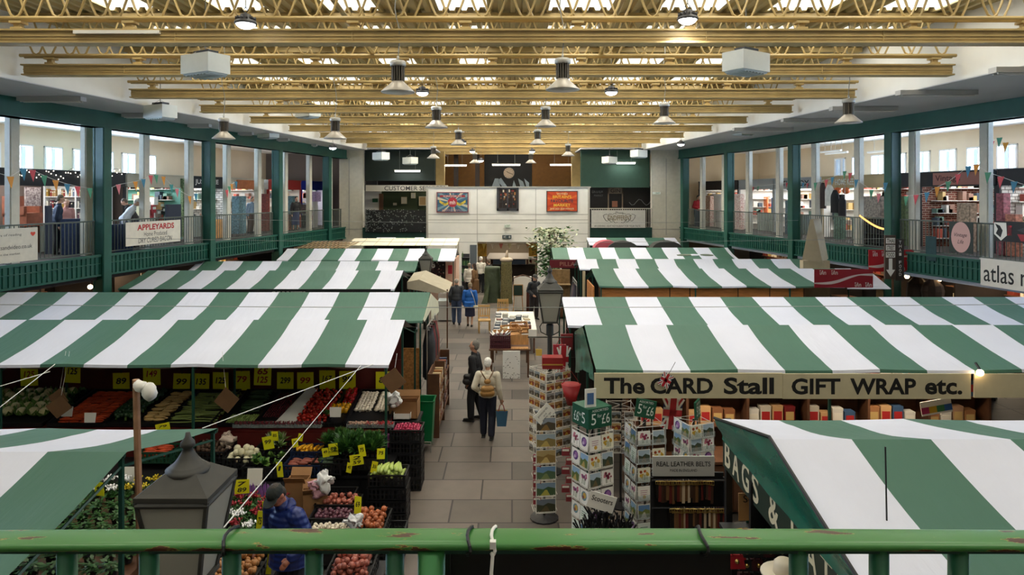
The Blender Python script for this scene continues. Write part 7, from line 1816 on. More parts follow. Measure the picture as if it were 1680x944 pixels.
# right hand gallery goods
gob('orange_cloth', 'bright orange patterned cloth on the back wall of the shop', 'cloth', 'R', 1236, 1260, 3.6, 3.64, 3.3, 4.85, mat('orange_pattern', 'e0642a', .7, col2='f0a070', var=.4, scale=10))
gob('picture', 'dark blue picture beside the orange cloth', 'picture', 'R', 1266, 1275, 3.6, 3.64, 3.9, 4.8, cmat('2a4a6a')); gob('display_stand', 'stand under the dark blue picture', 'stand', 'R', 1268, 1273, 3.6, 3.7, 3.21, 3.9, M_batten)
for pa, pb, z0, z1, h, lab in ((1158, 1168, 3.9, 4.9, 'b07060', 'red and cream sign stand in the far tiled shop'), (1174, 1186, 3.3, 5.0, 'd8d0c8', 'pale poster rack by the fourth right column'), (1208, 1218, 3.3, 5.0, 'b5807a', 'red printed white banner in the far tiled shop'), (1292, 1300, 4.4, 4.7, '5a6a74', 'small dark frame on the white wall of the BOX shop'), (1420, 1450, 3.3, 4.9, '8a7f74', 'dark goods on shelves behind the lit garland'), (1468, 1490, 3.3, 4.9, '4a5a34', 'tangle of green plants beside the vintage shop'), (1575, 1597, 3.3, 4.7, 'b8a08a', 'cream armchair shape against the vintage brick'), (1640, 1652, 3.3, 5.0, '8a4a52', 'dark red painted panel beyond the white post'), (1655, 1672, 3.5, 4.4, 'b0705a', 'orange and brown goods on the edge of the view'), (1372, 1384, 3.3, 4.3, '5f7a6a', 'green stock on the craft shop floor')):
    gob('shop_display', lab, 'display', 'R', pa, pb, 1.9, 2.1, 3.21, z1, [mat('disp_'+h, h, .6, col2='e8e0d4' if h in ('d8d0c8', 'b5807a', 'b07060') else None, var=.5, scale=14)])
for i, (px, py, c, w, L, lab) in enumerate(((1350, 300, '3f2f2a', .3, 1.05, 'dark brown'), (1361, 303, 'd8d4cc', .45, .85, 'white'), (1370, 312, '1b1a1d', .4, .9, 'black'), (1382, 322, '29262b', .35, .8, 'charcoal'))):
    P = fpt('R', px, 1.9, py); coat(lab+' garment hung outside the craft shop', P.x, P.y, P.z, L, w, c, 'garments outside the craft shop', TH['R'])
P = fpt('R', 1349, 1.9, 296); Q = fpt('R', 1386, 1.9, 300); b = MB(); b.tube([P, Q], .012, 5); b.tube([P, (P.x, P.y, 3.2)], .014, 5); b.tube([Q, (Q.x, Q.y, 3.2)], .014, 5); tag(b.build('clothes_rail', M_steel), 'clothes rail standing outside the craft shop', 'rail')
for i, px in enumerate((1374, 1388)):
    P = fpt('R', px, 2.2, 313); t = thing('paper_lantern', 'round orange paper lantern, %s the coats' % ('nearer to' if i == 0 else 'farther from'), 'lantern', P, 0, None)
    b = MB(); b.ball((0, 0, 0), (.14, .14, .13), 16, 10); b.build('globe', mat('lantern_orange', 'c8622a', .6), t, True, world=False); b = MB(); b.tube([(0, 0, .13), (0, 0, 5.3-P.z)], .004, 4); b.build('string', M_plastic, t, world=False)
t = thing('wire_shelf', 'black gridded shelf behind the railing with a lit garland over it', 'shelf', fpt('R', 1432, .9, 380)); b = MB()
ya, yb = sorted((GY('R', 1407, .9), GY('R', 1457, .9)))
for z in (3.3, 3.6, 3.9, 4.15): gbox(b, 'R', ya, yb, .8, 1.0, z, z+.03)
for k in range(7): yy = ya+(yb-ya)*k/6; gbox(b, 'R', yy-.015, yy+.015, .8, 1.0, 3.2, 4.18)
b.build('grid', M_black, t)
t = thing('lit_garland', 'garland of warm glowing letters and bulbs draped on the railing', 'garland', fpt('R', 1432, -.05, 366)); b = MB(); pts = [fpt('R', 1411+k*2.2, -.06, 352+22*math.sin(k/20*1.5)) for k in range(21)]
b.tube(pts, .008, 4); b.build('wire', M_plastic, t); b = MB()
for k, p in enumerate(pts): b.ball((p.x, p.y, p.z-.05), .035, 6, 5)
b.build('bulbs', mat('garland_glow', 'f0c070', .5, emit=1.2), t)
# hanging strip lights in the craft gallery
for k, (px, py) in enumerate(((1362, 266), (1372, 275), (1445, 261))):
    P = fpt('R', px, 4.0, py); Pz = 6.9-.1*k; t = thing('strip_light', 'white strip light hung by rods in the craft gallery, %s one' % ORD[k], 'strip light', (P.x, P.y, Pz)); b = MB(); b.box((0, 0, 0), (.09, 1.5, .07), -math.radians(-10.3)); b.build('tube_housing', M_white, t, world=False); b = MB()
    for q in (-.5, .5): b.tube([(0, q, .03), (0, q, 7.4-Pz)], .008, 5)
    b.build('rod', M_steel, t, world=False)
# ---- bunting
BC = {'o': 'd08a2a', 'b': '2f7a9a', 'r': 'c4454f', 'g': '3f8a6a', 'p': 'c9707a', 't': '2a8a8a'}
def bunting(side, lab, pts, off=-.34, size=.2):
    P = [fpt(side, px, off, py) for px, py, c in pts]; t = thing('bunting', lab, 'bunting', P[0], 0, None)
    b = MB(); b.tube(P, .006, 4); b.build('string', M_white, t)
    d = Vector((.169, 1, 0)).normalized() if side == 'L' else Vector((.181, -1, 0)).normalized()
    for p, (px, py, c) in zip(P, pts):
        if c == '-': continue
        b = MB(); s_ = size; n_ = d.cross(Vector((0, 0, 1)))*.03
        b.slab([p-d*s_*.5, p+d*s_*.5, p+n_+Vector((0, 0, -s_*1.5))], .004); b.build('flag', cmat(BC[c]), t)
bunting('L', 'string of coloured pennants across the bookshop, before the first green column', [(-10, 282, 'g'), (17, 290, 'o'), (38, 277, 'b'), (53, 279, 'r'), (72, 288, 'g'), (91, 296, 'o'), (110, 302, 'b'), (127, 306, 'r'), (147, 309, 'g')], -.34)
bunting('L', 'string of coloured pennants across the teal shop', [(183, 308, '-'), (194, 303, 'p'), (222, 298, 'o'), (235, 294, 'b'), (247, 288, 'r'), (256, 287, 'g'), (268, 290, 'o'), (281, 303, 't'), (290, 310, 'p'), (311, 322, 'o'), (321, 318, 'b')])
bunting('L', 'short string of pennants beside the orange timber sign', [(372, 312, 'r'), (380, 302, 'o'), (387, 298, 'b'), (376, 306, 'g')])
bunting('R', 'string of coloured pennants across the vintage shop', [(1487, 322, 'g'), (1503, 320, 'r'), (1521, 316, 'b'), (1538, 307, 'o'), (1556, 298, 'g'), (1572, 286, 'r'), (1589, 273, 'b'), (1602, 270, 'o'), (1621, 283, 'g'), (1642, 290, 'r'), (1664, 298, 'b'), (1690, 306, 'o')], -.34)
bunting('R', 'string of coloured pennants across the craft shop', [(1338, 300, 'g'), (1356, 295, 'r'), (1366, 291, 'b'), (1386, 281, 'g'), (1395, 284, 'r'), (1405, 295, 'b'), (1430, 312, 'g'), (1442, 318, 'p'), (1453, 300, 'b')])
bunting('R', 'short string of pennants high in the window by the edge of the view', [(1620, 226, '-'), (1627, 232, 'r'), (1640, 226, 'g'), (1650, 234, 'o'), (1675, 250, '-')], 2.0)
bunting('R', 'row of small pennants under the grey fascias', [(1228, 306, 't'), (1236, 307, 'r'), (1244, 306, 'g'), (1291, 300, 'r'), (1302, 299, 't'), (1318, 300, 'b'), (1325, 301, 'r')], FO-.1, .16)
# ---- banners and signs on the gallery fronts
def gboard(name, lab, side, pa, pb, pya, pyb, m, texts=(), off=-.14, wave=0):
    Pa, Pb = fpt(side, pa, off, pya), fpt(side, pb, off, pyb); c = (Pa+Pb)/2; w = (Vector((Pa.x, Pa.y, 0))-Vector((Pb.x, Pb.y, 0))).length
    pm = (pa+pb)/2; Ym = GY(side, pm, off); zt, zb = PZ(pya, Ym), PZ(pyb, Ym)
    tx = [(s, dx*w, dz*(zt-zb), ww*w, hh*(zt-zb), mm, *r) for s, dx, dz, ww, hh, mm, *r in texts]
    return board(name, lab, 'banner', (G(side, Ym, off), Ym, (zt+zb)/2), w, zt-zb, TH[side], m, tx, t=.012)
M_ban = mat('cream_banner', 'cfc9bb', .7, var=.06); M_ltr = mat('charcoal_letter', '2a2a2e', .7)
gboard('banner', 'cream banner with a web address hung on the railing at the edge of the bookshop', 'L', -62, 65, 376, 433, M_ban, [('www.rarebooksandvideo.co.uk', .0, -.05, .84, .12, M_ltr), ('For lovers of reading', .02, .3, .5, .09, M_ltr), ('Find us upstairs in the market', -.05, -.26, .6, .08, M_ltr), ('♥', .43, .3, .07, .13, cmat('d0452f'))])
gboard('banner', 'cream banner lettered APPLEYARDS dry cured bacon on the railing', 'L', 209, 298, 363, 400, mat('ivory_banner', 'dad3c4', .7, var=.06), [('APPLEYARDS', .03, .26, .68, .26, mat('banner_red', 'b01f22', .6), .03), ('Home Produced', .02, -.04, .42, .2, M_ltr), ('DRY CURED BACON', .02, -.31, .62, .22, M_ltr, 0, .15)])
gboard('banner', 'white banner lettered atlas hung over the fascia at the edge of the view', 'R', 1607, 1703, 428, 475, mat('white_banner', 'd8d4cc', .7, var=.04), [('atlas ne', .02, -.02, .92, .62, M_blk, .005)], off=-.2)
t = gboard('banner', 'black banner with a white and red shield emblem near the edge of the view', 'R', 1630, 1703, 364, 398, M_black, [('LUTT', -.13, .05, .095, .5, mat('emblem_red', 'b02028', .6), .02)])
b = MB(); w_ = .9
for k, (pts, m) in enumerate((([(-.95, .22), (-.6, .22), (-.58, -.1), (-.75, -.24), (-.95, -.08)], 0), ([(-.92, .19), (-.78, .14), (-.7, .02), (-.76, -.16), (-.9, -.06), (-.84, .05)], 1), ([(.0, -.05), (.9, -.05), (.9, -.24), (.1, -.24)], 2), ([(-.3, .05), (.1, .2), (.5, .05), (.1, -.08)], 3))): b.add([(x+.34, -.0075-.001*k, z) for x, z in pts if x < .3 or k != 2] if k != 2 else [(.05, -.0095, -.05), (.58, -.0095, -.05), (.58, -.0095, -.22), (.15, -.0095, -.22)], [tuple(range(len(pts)))], m)
b.build('emblem', [M_paper, M_black, cmat('9c1f2a'), cmat('2f2f34')], t, world=False)
t = gboard('banner', 'dark square sign with a pink oval lettered Vintage Life on the railing', 'R', 1557, 1596, 364, 415, mat('slate_green', '2c3632', .7))
b = MB(); n = 26; b.add([(.32*math.cos(2*PI*k/n), -.009, .42*math.sin(2*PI*k/n)) for k in range(n)], [tuple(range(n))]); b.build('oval', cmat('c9a09a'), t, world=False)
lettering('Vintage', t, (0, -.012, .05), .42, .13, M_ltr, shear=.3); lettering('Life', t, (0, -.012, -.12), .2, .11, M_ltr, shear=.3)
gboard('hanging_cloth', 'narrow dark blue green cloth hanging over the railing beside the pink oval', 'R', 1519, 1536, 388, 428, mat('blue_green_cloth', '1f3f44', .8, var=.2))
def cola(lab, loc, w, h, rz, pal_='8a1420', wave=1):
    t = thing('cola_banner', lab, 'banner', loc, rz); MB().box((0, 0, 0), (w, .02, h)).build('panel', mat('cola_'+pal_, pal_, .5), t, world=False)
    b = MB(); n = 24; up = [(-w/2+w*k/n, -.012, h*(.02+.26*math.tanh((k/n-.5)*4))) for k in range(n+1)]
    b.add(up+[(x, y, z-h*(.06+.1*abs(math.sin(k/n*PI*1.3)))) for k, (x, y, z) in enumerate(up)], [(k, k+n+1, k+n+2, k+1) for k in range(n)]); b.build('wave', mat('wave_grey', 'c9b9b4', .6), t, world=False)
    for x, z in ((-.36, .32), (-.16, .32), (.24, -.34), (.42, -.34)): lettering('โค้ก', t, (x*w, -.013, z*h), w*.11, h*.24, M_paper, name='lettering')
    return t
cola('dark red banner with a pale wave and Thai lettering over the striped canopies', at(1384, 457, 19.3), PX(1432, 19.3)-PX(1336, 19.3), .52, 0)
cola('brighter red banner with a pale wave behind the brown Thai food post', at(1462, 428, 20.6), PX(1499, 20.6)-PX(1425, 20.6), .66, 0, 'a5141e')
b = MB(); p0, p1, p2 = at(1432, 474, 19.2), at(1462, 474, 19.2), at(1430, 450, 20.4); b.slab([at(1390, 474, 19.4), p1, at(1432, 449, 21.0), at(1390, 449, 21.0)], .02); tag(b.build('canopy_flap', M_cw), 'white canvas corner sticking out beside the dark red banner', 'canvas flap')
t = thing('food_sign', 'brown two sided post sign lettered THAI STREET FOOD with a white arrow', 'sign', at(1460, 422, 19.6))
Yt = 19.6; b = MB(); w_ = PX(1469, Yt)-PX(1451, Yt); hh = PZ(388, Yt)-PZ(460, Yt); b.box((0, 0, 0), (w_, .06, hh)); b.box((w_/2+.12, .0, -.08), (.22, .06, hh*.95), m=1)
b.build('panel', [mat('sign_brown', '4a3a30', .6), mat('sign_dark_brown', '2f2822', .6)], t, world=False)
for k, s in enumerate(('THAI', 'STREET', 'FOOD')):
    z = hh/2-.16-k*.2; b = MB(); b.box((0, -.034, z), (w_*.82, .008, .16)); b.build('plate', M_paper, t, world=False); lettering(s, t, (0, -.04, z), w_*.7, .12, mat('plate_ink', '4a3a30', .6), bold=.02)
b = MB(); b.box((0, -.035, -.22), (.1, .008, .36)); b.add([(-.13, -.04, -.36), (.13, -.04, -.36), (0, -.04, -.56)], [(0, 1, 2)]); b.build('arrow', M_paper, t, world=False)
for k, ch in enumerate('THAI FOOD'):
    if ch != ' ': lettering(ch, t, (w_/2+.12, -.035, hh*.34-k*.115), .07, .085, M_paper, bold=.01)
b = MB(); b.tube([(.1, .03, -hh/2), (.1, .03, -PZ(422, Yt))], .03, 6); b.build('post', M_dwood, t, world=False)
t = thing('tapered_duct', 'tall beige tapering boxed duct rising between the far canopies and the railing', 'duct', (PX(1342, 22.4), 22.4, 0))
b = MB(); Yd = 22.4; q = [(PX(1316, Yd), PZ(426, Yd)), (PX(1350, Yd), PZ(432, Yd)), (PX(1334, Yd), PZ(360, Yd)), (PX(1329, Yd), PZ(360, Yd))]
f0 = [(x, Yd, z) for x, z in q]; x2 = PX(1366, Yd); r0 = [(x2, Yd+.3, PZ(426, Yd)), (PX(1353, Yd), Yd+.3, PZ(359, Yd))]
b.add(f0+r0, [(0, 1, 2, 3), (1, 4, 5, 2), (3, 2, 5)]); b.add([f0[0], r0[0], r0[1], f0[3]], [(3, 2, 1, 0)]); b.b2((PX(1318, Yd), Yd+.02, 0), (PX(1362, Yd), Yd+.28, PZ(428, Yd)))
b.build('casing', mat('beige_board', 'b0a083', .7, var=.05), t)
# ---------------------------------------------------------------- ground floor shops below the galleries
UC = [('L', 5, 60, '8a5a3a', 'dim brown boxed shop under the bookshop gallery'), ('L', 62, 150, 'c9884a', 'warmly lit food counter under the bookshop gallery'), ('L', 183, 225, 'a8764a', 'plain timber fronted unit beyond the first green column'), ('L', 226, 330, '5a3a2a', 'dark cluttered unit under the bacon banner'), ('L', 355, 440, '4a2a28', 'dark red unit beyond the second green column'), ('R', 1205, 1295, '7a2018', 'dark red unit under the far vintage gallery'), ('R', 1312, 1340, 'c9b08a', 'pale unit behind the beige duct'), ('R', 1366, 1455, '8a6f4a', 'warm cluttered unit behind the red banners'), ('R', 1484, 1570, '9a7a3a', 'yellow lit food unit behind the dark silhouettes'), ('R', 1572, 1690, 'b0662a', 'orange lit unit under the white atlas banner')]
for i, (side, pa, pb, h, lab) in enumerate(UC):
    Y0, Y1 = sorted((GY(side, pa, 1.6), GY(side, pb, 1.6))); t = thing('shop_unit', lab, 'shop', gpt(side, (Y0+Y1)/2, 2.4, 0), 0, 'ground floor shops below the galleries')
    b = MB(); gbox(b, side, Y0, Y1, 3.3, 3.4, 0, 2.45); b.build('rear_panel', mat('unit_'+h, h, .7, var=.4, scale=3), t)
    b = MB(); gbox(b, side, Y0, Y1, 1.6, 2.1, 0, 1.0); gbox(b, side, Y0, Y1, 1.55, 2.15, 1.0, 1.05); b.build('counter', M_dwood, t)
    b = MB()
    for z in (1.45, 1.9): gbox(b, side, Y0+.1, Y1-.1, 2.9, 3.3, z, z+.03)
    b.build('shelf', M_dwood, t)
    b = MB(); yy = Y0+.2
    while yy < Y1-.2: gbox(b, side, yy, yy+RN.uniform(.1, .25), 3.0, 3.2, 1.48, 1.48+RN.uniform(.15, .38), RN.randrange(4)); gbox(b, side, yy, yy+RN.uniform(.1, .25), 3.0, 3.2, 1.93, 1.93+RN.uniform(.15, .4), RN.randrange(4)); yy += .3
    b.build('stock', [cmat(c) for c in ('8a3a2a', 'c9a860', '4a3a2a', 'd5c9b0')], t).__setitem__('kind', 'stuff')
    b = MB(); gbox(b, side, Y0+.3, Y1-.3, 1.35, 1.43, 2.42, 2.47); b.build('lit_tube', M_lamp if i % 2 else M_warm, t)
    area('unit_light', gpt(side, (Y0+Y1)/2, 2.3, 2.4), (0, 0, 0), .8, (Y1-Y0)*.6, 26, (1, .78, .5))
    for z0, z1 in ((0, 2.5),):
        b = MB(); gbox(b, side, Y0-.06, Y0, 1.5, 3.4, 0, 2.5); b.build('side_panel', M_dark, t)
for side, px, py, lab in (('L', 148, 471, 'round warm lamp beside the first green column under the gallery'), ('R', 1488, 454, 'warm bulb nearest the brown sign under the gallery'), ('R', 1542, 458, 'warm bulb over the yellow food unit'), ('R', 1415, 436, 'warm bulb above the dark red banner'), ('R', 1511, 480, 'small white bulb low behind the card stall canopy')):
    P = fpt(side, px, .9, py); t = thing('hanging_bulb', lab, 'bulb', P); MB().ball((0, 0, 0), .07, 12, 8).build('globe', M_warm, t, True, world=False); b = MB(); b.tube([(0, 0, .06), (0, 0, 2.5-P.z)], .01, 5); b.build('flex', M_plastic, t, world=False)
for px, py, h, lab in ((1530, 450, .9, 'dark hooded coat stand silhouette under the gallery'), (1505, 462, .6, 'dark stacked boxes silhouette behind the card stall canopy')):
    P = fpt('R', px, .8, py); b = MB(); b.lathe([(.25, 0), (.25, P.z*.6), (.32, P.z*.8), (.28, min(P.z+.15, 2.2)), (.1, min(P.z+.3, 2.4))], (P.x, P.y, 0), 10); tag(b.build('coat_stand', mat('dark_cloth', '2f211c', .8, var=.3)), lab, 'coat stand')
# ---------------------------------------------------------------- end wall details
E = ENDY-.02
def wallbox(name, lab, cat, pa, pb, pya, pyb, Y, m, d=.04, texts=(), frame=None):
    w, h = PX(pb, Y)-PX(pa, Y), PZ(pya, Y)-PZ(pyb, Y)
    return board(name, lab, cat, ((PX(pa, Y)+PX(pb, Y))/2, Y-d/2, (PZ(pya, Y)+PZ(pyb, Y))/2), w, h, 0, m, [(s, dx*w, dz*h, ww*w, hh*h, *r) for s, dx, dz, ww, hh, *r in texts], t=d, frame=frame)
def sunburst(t, w, h, cols, n=18, c=(0, 0)):
    b = MB()
    for k in range(n):
        a0, a1 = 2*PI*k/n, 2*PI*(k+.5)/n; pts = [(c[0], c[1])]
        for a in (a0, a1):
            r = min((w/2-.03)/max(1e-6, abs(math.cos(a))), (h/2-.03)/max(1e-6, abs(math.sin(a)))); pts.append((r*math.cos(a), r*math.sin(a)))
        b.add([(x, -.024, z) for x, z in pts], [(0, 1, 2)], k % len(cols))
    b.build('rays', [cmat(q) for q in cols], t, world=False)
def disc(t, r, y, m, nm='disc', c=(0, 0)):
    b = MB(); b.add([(c[0]+r*math.cos(2*PI*k/24), y, c[1]+r*math.sin(2*PI*k/24)) for k in range(24)], [tuple(range(24))]); b.build(nm, m, t, world=False)
w1, h1 = PX(768, E)-PX(717, E), PZ(316, E)-PZ(348, E)
t = wallbox('painted_sign', 'blue and red painted sunburst sign with a round red badge on the white block', 'sign', 717, 768, 316, 348, E, cmat('3f6a86'), frame=cmat('8a3a44'))
sunburst(t, w1, h1, ['2f5a74', '7a9aa8', 'c9c4b0']); disc(t, .26, -.026, cmat('b02a3c'), 'badge')
b = MB()
for sg in (-1, 1): b.add([(sg*.22, -.029, .02), (sg*.4, -.029, -.06), (sg*.7, -.029, .12), (sg*.7, -.029, -.02), (sg*.4, -.029, -.2), (sg*.22, -.029, -.12)], [(0, 1, 4, 5), (1, 2, 3, 4)])
b.add([(-.65, -.029, .38), (.65, -.029, .38), (.7, -.029, .27), (-.7, -.029, .27)], [(0, 3, 2, 1)], 1); b.build('ribbon', [cmat('d8c04a'), cmat('9c2a34')], t, world=False)
lettering('mh', t, (0, -.032, 0), .3, .22, M_paper, bold=.01); lettering('SHREWSBURY', t, (0, -.032, .325), 1.0, .08, M_paper); lettering('EST', t, (-.42, -.032, -.08), .2, .08, M_blk); lettering('1965', t, (.42, -.032, -.08), .22, .08, M_blk); lettering('MARKET HALL', t, (0, -.032, -.42), 1.1, .09, cmat('c08a94'))
w2, h2 = PX(947, E)-PX(897, E), PZ(314, E)-PZ(347, E)
t = wallbox('painted_sign', "orange painted sign lettered BRITAIN'S FAVOURITE MARKET on the white block", 'sign', 897, 947, 314, 347, E, cmat('c8481f'), frame=cmat('3a3a3e'))
sunburst(t, w2, h2, ['b5381a', 'd9662a', 'c8481f'], 22)
for s, z, ww, hh, m in (('VOTED', .4, .6, .1, cmat('e0c9a0')), ("BRITAIN'S", .24, 1.0, .16, cmat('e8b83a')), ('FAVOURITE', .02, 1.2, .17, cmat('24304a')), ('MARKET', -.2, .9, .15, cmat('e8c04a')), ('2018 2023 2024 WINNER', -.4, 1.3, .1, cmat('e0c9a0'))): lettering(s, t, (0, -.03, z), ww, hh, m, bold=.02)
t = thing('shop_window', 'dark framed window with small panes in the middle of the white block', 'window', (PX(833, E), E, PZ(346, E)))
x0, x1, z0, z1 = PX(815, E), PX(851, E), PZ(346, E), PZ(308, E); M_wf = mat('charcoal_frame', '3a3a40', .5)
b = MB()
for a in ((x0, z0, x1, z0+.14), (x0, z1-.06, x1, z1), (x0, z0, x0+.11, z1), (x1-.11, z0, x1, z1), ((x0+x1)/2-.05, z0, (x0+x1)/2+.05, z1)): b.b2((a[0], E-.06, a[1]), (a[2], E+.01, a[3]))
b.build('window_frame', M_wf, t); b = MB()
for sx in (x0+.11, (x0+x1)/2+.05):
    for k in (1,): b.b2((sx+.19, E-.035, z0+.1), (sx+.21, E, z1))
    for k in (1, 2): b.b2((sx, E-.035, z0+.14+k*.32), (sx+.4, E, z0+.16+k*.32))
b.build('glazing_bars', M_wf, t); b = MB(); b.b2((x0+.05, E+.0, z0+.1), (x1-.05, E+.012, z1-.03)); b.build('dark_backing', cmat('2c2422'), t)
b = MB()
for k in range(22): b.box((RN.uniform(x0+.2, x1-.2), E-.012, RN.uniform(z0+.25, z1-.15)), (RN.uniform(.06, .14), .012, RN.uniform(.06, .16)), m=k % 4)
b.build('window_goods', [cmat(c) for c in ('b07a4a', '8a2f2a', 'd9cdb8', '6a4a3a')], t)
t = wallbox('exit_sign', 'small green and white running man exit sign above the doorway', 'sign', 827, 838, 368, 374, E, mat('exit_white', 'e6ece6', .5), texts=[('EXIT', .12, 0, .5, .6, cmat('1f7a4a'), .01)])
b = MB(); b.tube([(-.3*.4, -.03, -.06), (-.1, -.03, 0), (-.12, -.03, .05)], .012, 5); b.build('running_man', cmat('1f7a4a'), t, world=False)
wallbox('direction_sign', 'small dark sign with toilet symbols and a white cross over the doorway', 'sign', 824, 839, 386, 392, E, cmat('3a4a52'), texts=[('WC', -.22, 0, .3, .6, M_paper), ('+', .3, 0, .2, .7, M_paper, .02)])
wallbox('switch_box', 'tiny dark green box on the white block at the door corner', 'box', 877, 880, 386, 390, E, M_dgreen)
board('exit_sign', 'small green and white sign on the cream pier by the gin bar', 'sign', (PX(1077, ENDY), ENDY-.03, PZ(317, ENDY)), .42, .12, 0, mat('exit_white', 'e6ece6', .5), [('EXIT', .06, 0, .2, .08, cmat('1f7a4a'), .01)], t=.03)
# clock and mural on the upper back wall
Yb = 43.8; t = thing('wall_clock', 'round pale wall clock high on the black upper wall', 'clock', at(835, 284, Yb)); rc = .35
b = MB(); n = 32; b.lathe([(rc, -.05), (rc+.03, -.03), (rc+.03, .05), (rc, .05)], n=n, M=Matrix.Rotation(PI/2, 4, 'X')); b.build('case', M_wf, t, world=False); disc(t, rc*.97, -.056, mat('clock_face', 'd8c4ae', .6), 'dial')
b = MB()
for k in range(12): a = k*PI/6; b.box((rc*.8*math.sin(a), -.058, rc*.8*math.cos(a)), (.02, .004, .07), m=0, M=Matrix.Identity(4))
b.build('hour_marks', M_blk, t, world=False)
for L_, a in ((.2, -1.0), (.28, 1.9)): b = MB(); b.tube([(0, -.062, 0), (L_*math.sin(a), -.062, L_*math.cos(a))], .014, 5); b.build('hand', M_blk, t, world=False)
t = thing('mural', 'pale blue abstract painted shapes on the black upper wall under the clock', 'mural', at(838, 300, 43.85)); b = MB()
for pts in (((806, 309), (812, 293), (818, 293), (821, 309)), ((816, 296), (822, 292), (834, 309), (826, 309)), ((840, 309), (843, 296), (848, 309)), ((850, 293), (858, 298), (862, 309), (854, 309)), ((860, 293), (868, 300), (868, 309), (864, 309))): b.slab([at(x, y, 43.86) for x, y in pts[::-1]], .02)
b.build('painted_shapes', cmat('a9b9c4'), t)
# customer services and the gin bar
Yg = 37.5
M_dkg = mat('olive_wall', '2f3a22', .8)
b = MB(); Y = 38.6; b.b2((PX(626, Y), Y, 3.2), (PX(705, Y), Y+.05, PZ(313, Y))); struct(b.build('wall_customer_services', M_dkg)); b = MB(); b.b2((PX(600, Y)-.4, Y-.02, 3.2), (PX(626, Y), Y+.05, PZ(313, Y))); struct(b.build('wall_customer_side', M_white))
b = MB(); b.b2((-4.22, 37.2, 5.0), (-4.18, 38.7, 7.4)); 
wallbox('shop_fascia', 'cream fascia lettered CUSTOMER SERVICES under the dark green wall', 'sign', 600, 735, 304, 314, 37.35, mat('fascia_pale', 'b9b3a4', .7), .06, [('CUSTOMER SERVICES', .1, 0, .74, .74, M_ltr, .01)])
for i, (pa, pb, pya, pyb, h, lab) in enumerate(((645, 651, 333, 337, 'b5aa94', 'tiny picture lowest on the olive wall'), (659, 667, 324, 334, 'c9c0ac', 'pale framed notice in the middle of the olive wall'), (675, 681, 317, 325, 'b9b4a8', 'pale notice highest on the olive wall'), (688, 699, 323, 337, 'a8895a', 'brown picture in a cream frame beside the white block'))): wallbox('picture', lab, 'picture', pa, pb, pya, pyb, 38.58, cmat(h), .03, frame=cmat('c4b89a') if i else None)
wallbox('exit_sign', 'green sign on the white strip by the customer services door', 'sign', 611, 620, 326, 332, 38.56, cmat('1f5a3c'), .03)
wallbox('door_frame', 'narrow brown door standing by the olive wall', 'door', 622, 629, 318, 348, 38.5, M_dwood, .05)
t = thing('hedge_screen', 'black netting screen dotted with white in front of customer services', 'screen', (PX(650, 36.5), 36.5, 3.2)); x0, x1 = PX(600, 36.5), PX(699, 36.5); zt, zb = PZ(345, 36.5), 2.95
b = MB(); b.b2((x0, 36.44, zb), (x1, 36.5, zt)); b.build('backing', M_black, t); b = MB()
for k in range(520):
    f = RN.random()**2.2; x = x0+f*(x1-x0); z = RN.uniform(zb, zt); s_ = .05; b.add([(x, 36.43, z), (x+s_, 36.42, z+.02), (x+s_*.6, 36.41, z+.06), (x-.01, 36.42, z+.05)], [(0, 1, 2, 3)], 0 if RN.random() < .3+.3*(1-f) else 1)
b.build('leaves', [cmat('8a8d88'), cmat('1c2420')], t)
t = thing('bar_front', 'dark shop front lettered GIN with a pale door frame behind the gin banner', 'shop front', (PX(1018, 38), 38, 3.2)); Y = 38.0; x0, x1 = PX(966, Y), PX(1070, Y)
b = MB(); b.b2((x0, Y, 3.2), (x1, Y+.05, PZ(306, Y))); b.build('panelling', cmat('1f1c1c'), t); b = MB()
for px in (998, 1021): b.b2((PX(px-1, Y), Y-.05, 3.2), (PX(px+1, Y), Y, PZ(307, Y)))
b.b2((PX(997, Y), Y-.05, PZ(318, Y)), (PX(1022, Y), Y, PZ(308, Y))); b.build('door_frame', cmat('8a7a68'), t); lettering('GIN', t, (PX(1009.5, Y)-t.location.x, -.06, PZ(313, Y)-3.2), .55, .22, cmat('4a3a30'), bold=.02)
b = MB(); b.b2((PX(1004, Y), Y-.02, PZ(340, Y)), (PX(1013, Y), Y, PZ(330, Y))); b.build('door_notice', cmat('a8705a'), t); lettering('GIN & RUM', t, (PX(980, Y)-t.location.x, -.015, PZ(315, Y)-3.2), .6, .14, cmat('8a8a86')); lettering('MARKET', t, (PX(982, Y)-t.location.x, -.015, PZ(321, Y)-3.2), .5, .1, cmat('77777a')); b = MB(); b.tube([(PX(1032+k*4, Y), Y-.02, PZ(332+5*math.sin(k*1.1), Y)) for k in range(10)], .02, 5); b.build('white_swirl', cmat('8f8f92'), t)
M_gin = mat('gin_banner', 'c4c1ba', .7, var=.05)
t = wallbox('banner', 'white banner lettered GINDIFFERENT with scroll ornament on the end railing', 'banner', 970, 1059, 345, 374, ENDY-.12, M_gin, .012, [('GINDIFFERENT', .02, .06, .44, .28, cmat('6a5a30'), .01), ('AN EVENING LIGHT RESTAURANT FOR YOUR TASTE', -.02, -.4, .85, .1, M_ltr), ('Phase', .02, .36, .14, .12, M_ltr)]); b = MB()
for sg in (-1, 1):
    for k in range(3): b.tube([(sg*(.1+.28*k*.9)+.05, -.01, -.17+.03*k), (sg*(.2+.28*k*.9)+.05, -.01, -.22+.06*k), (sg*(.33+.25*k)+.05, -.01, -.1+.09*k), (sg*(.4+.22*k)+.05, -.01, .0+.08*k)], .012, 5); b.tube([(sg*(.15+.25*k)+.05, -.01, .26), (sg*(.28+.25*k)+.05, -.01, .3-.03*k), (sg*(.38+.25*k)+.05, -.01, .22-.03*k)], .01, 5)
b.build('scrollwork', M_ltr, t, world=False)
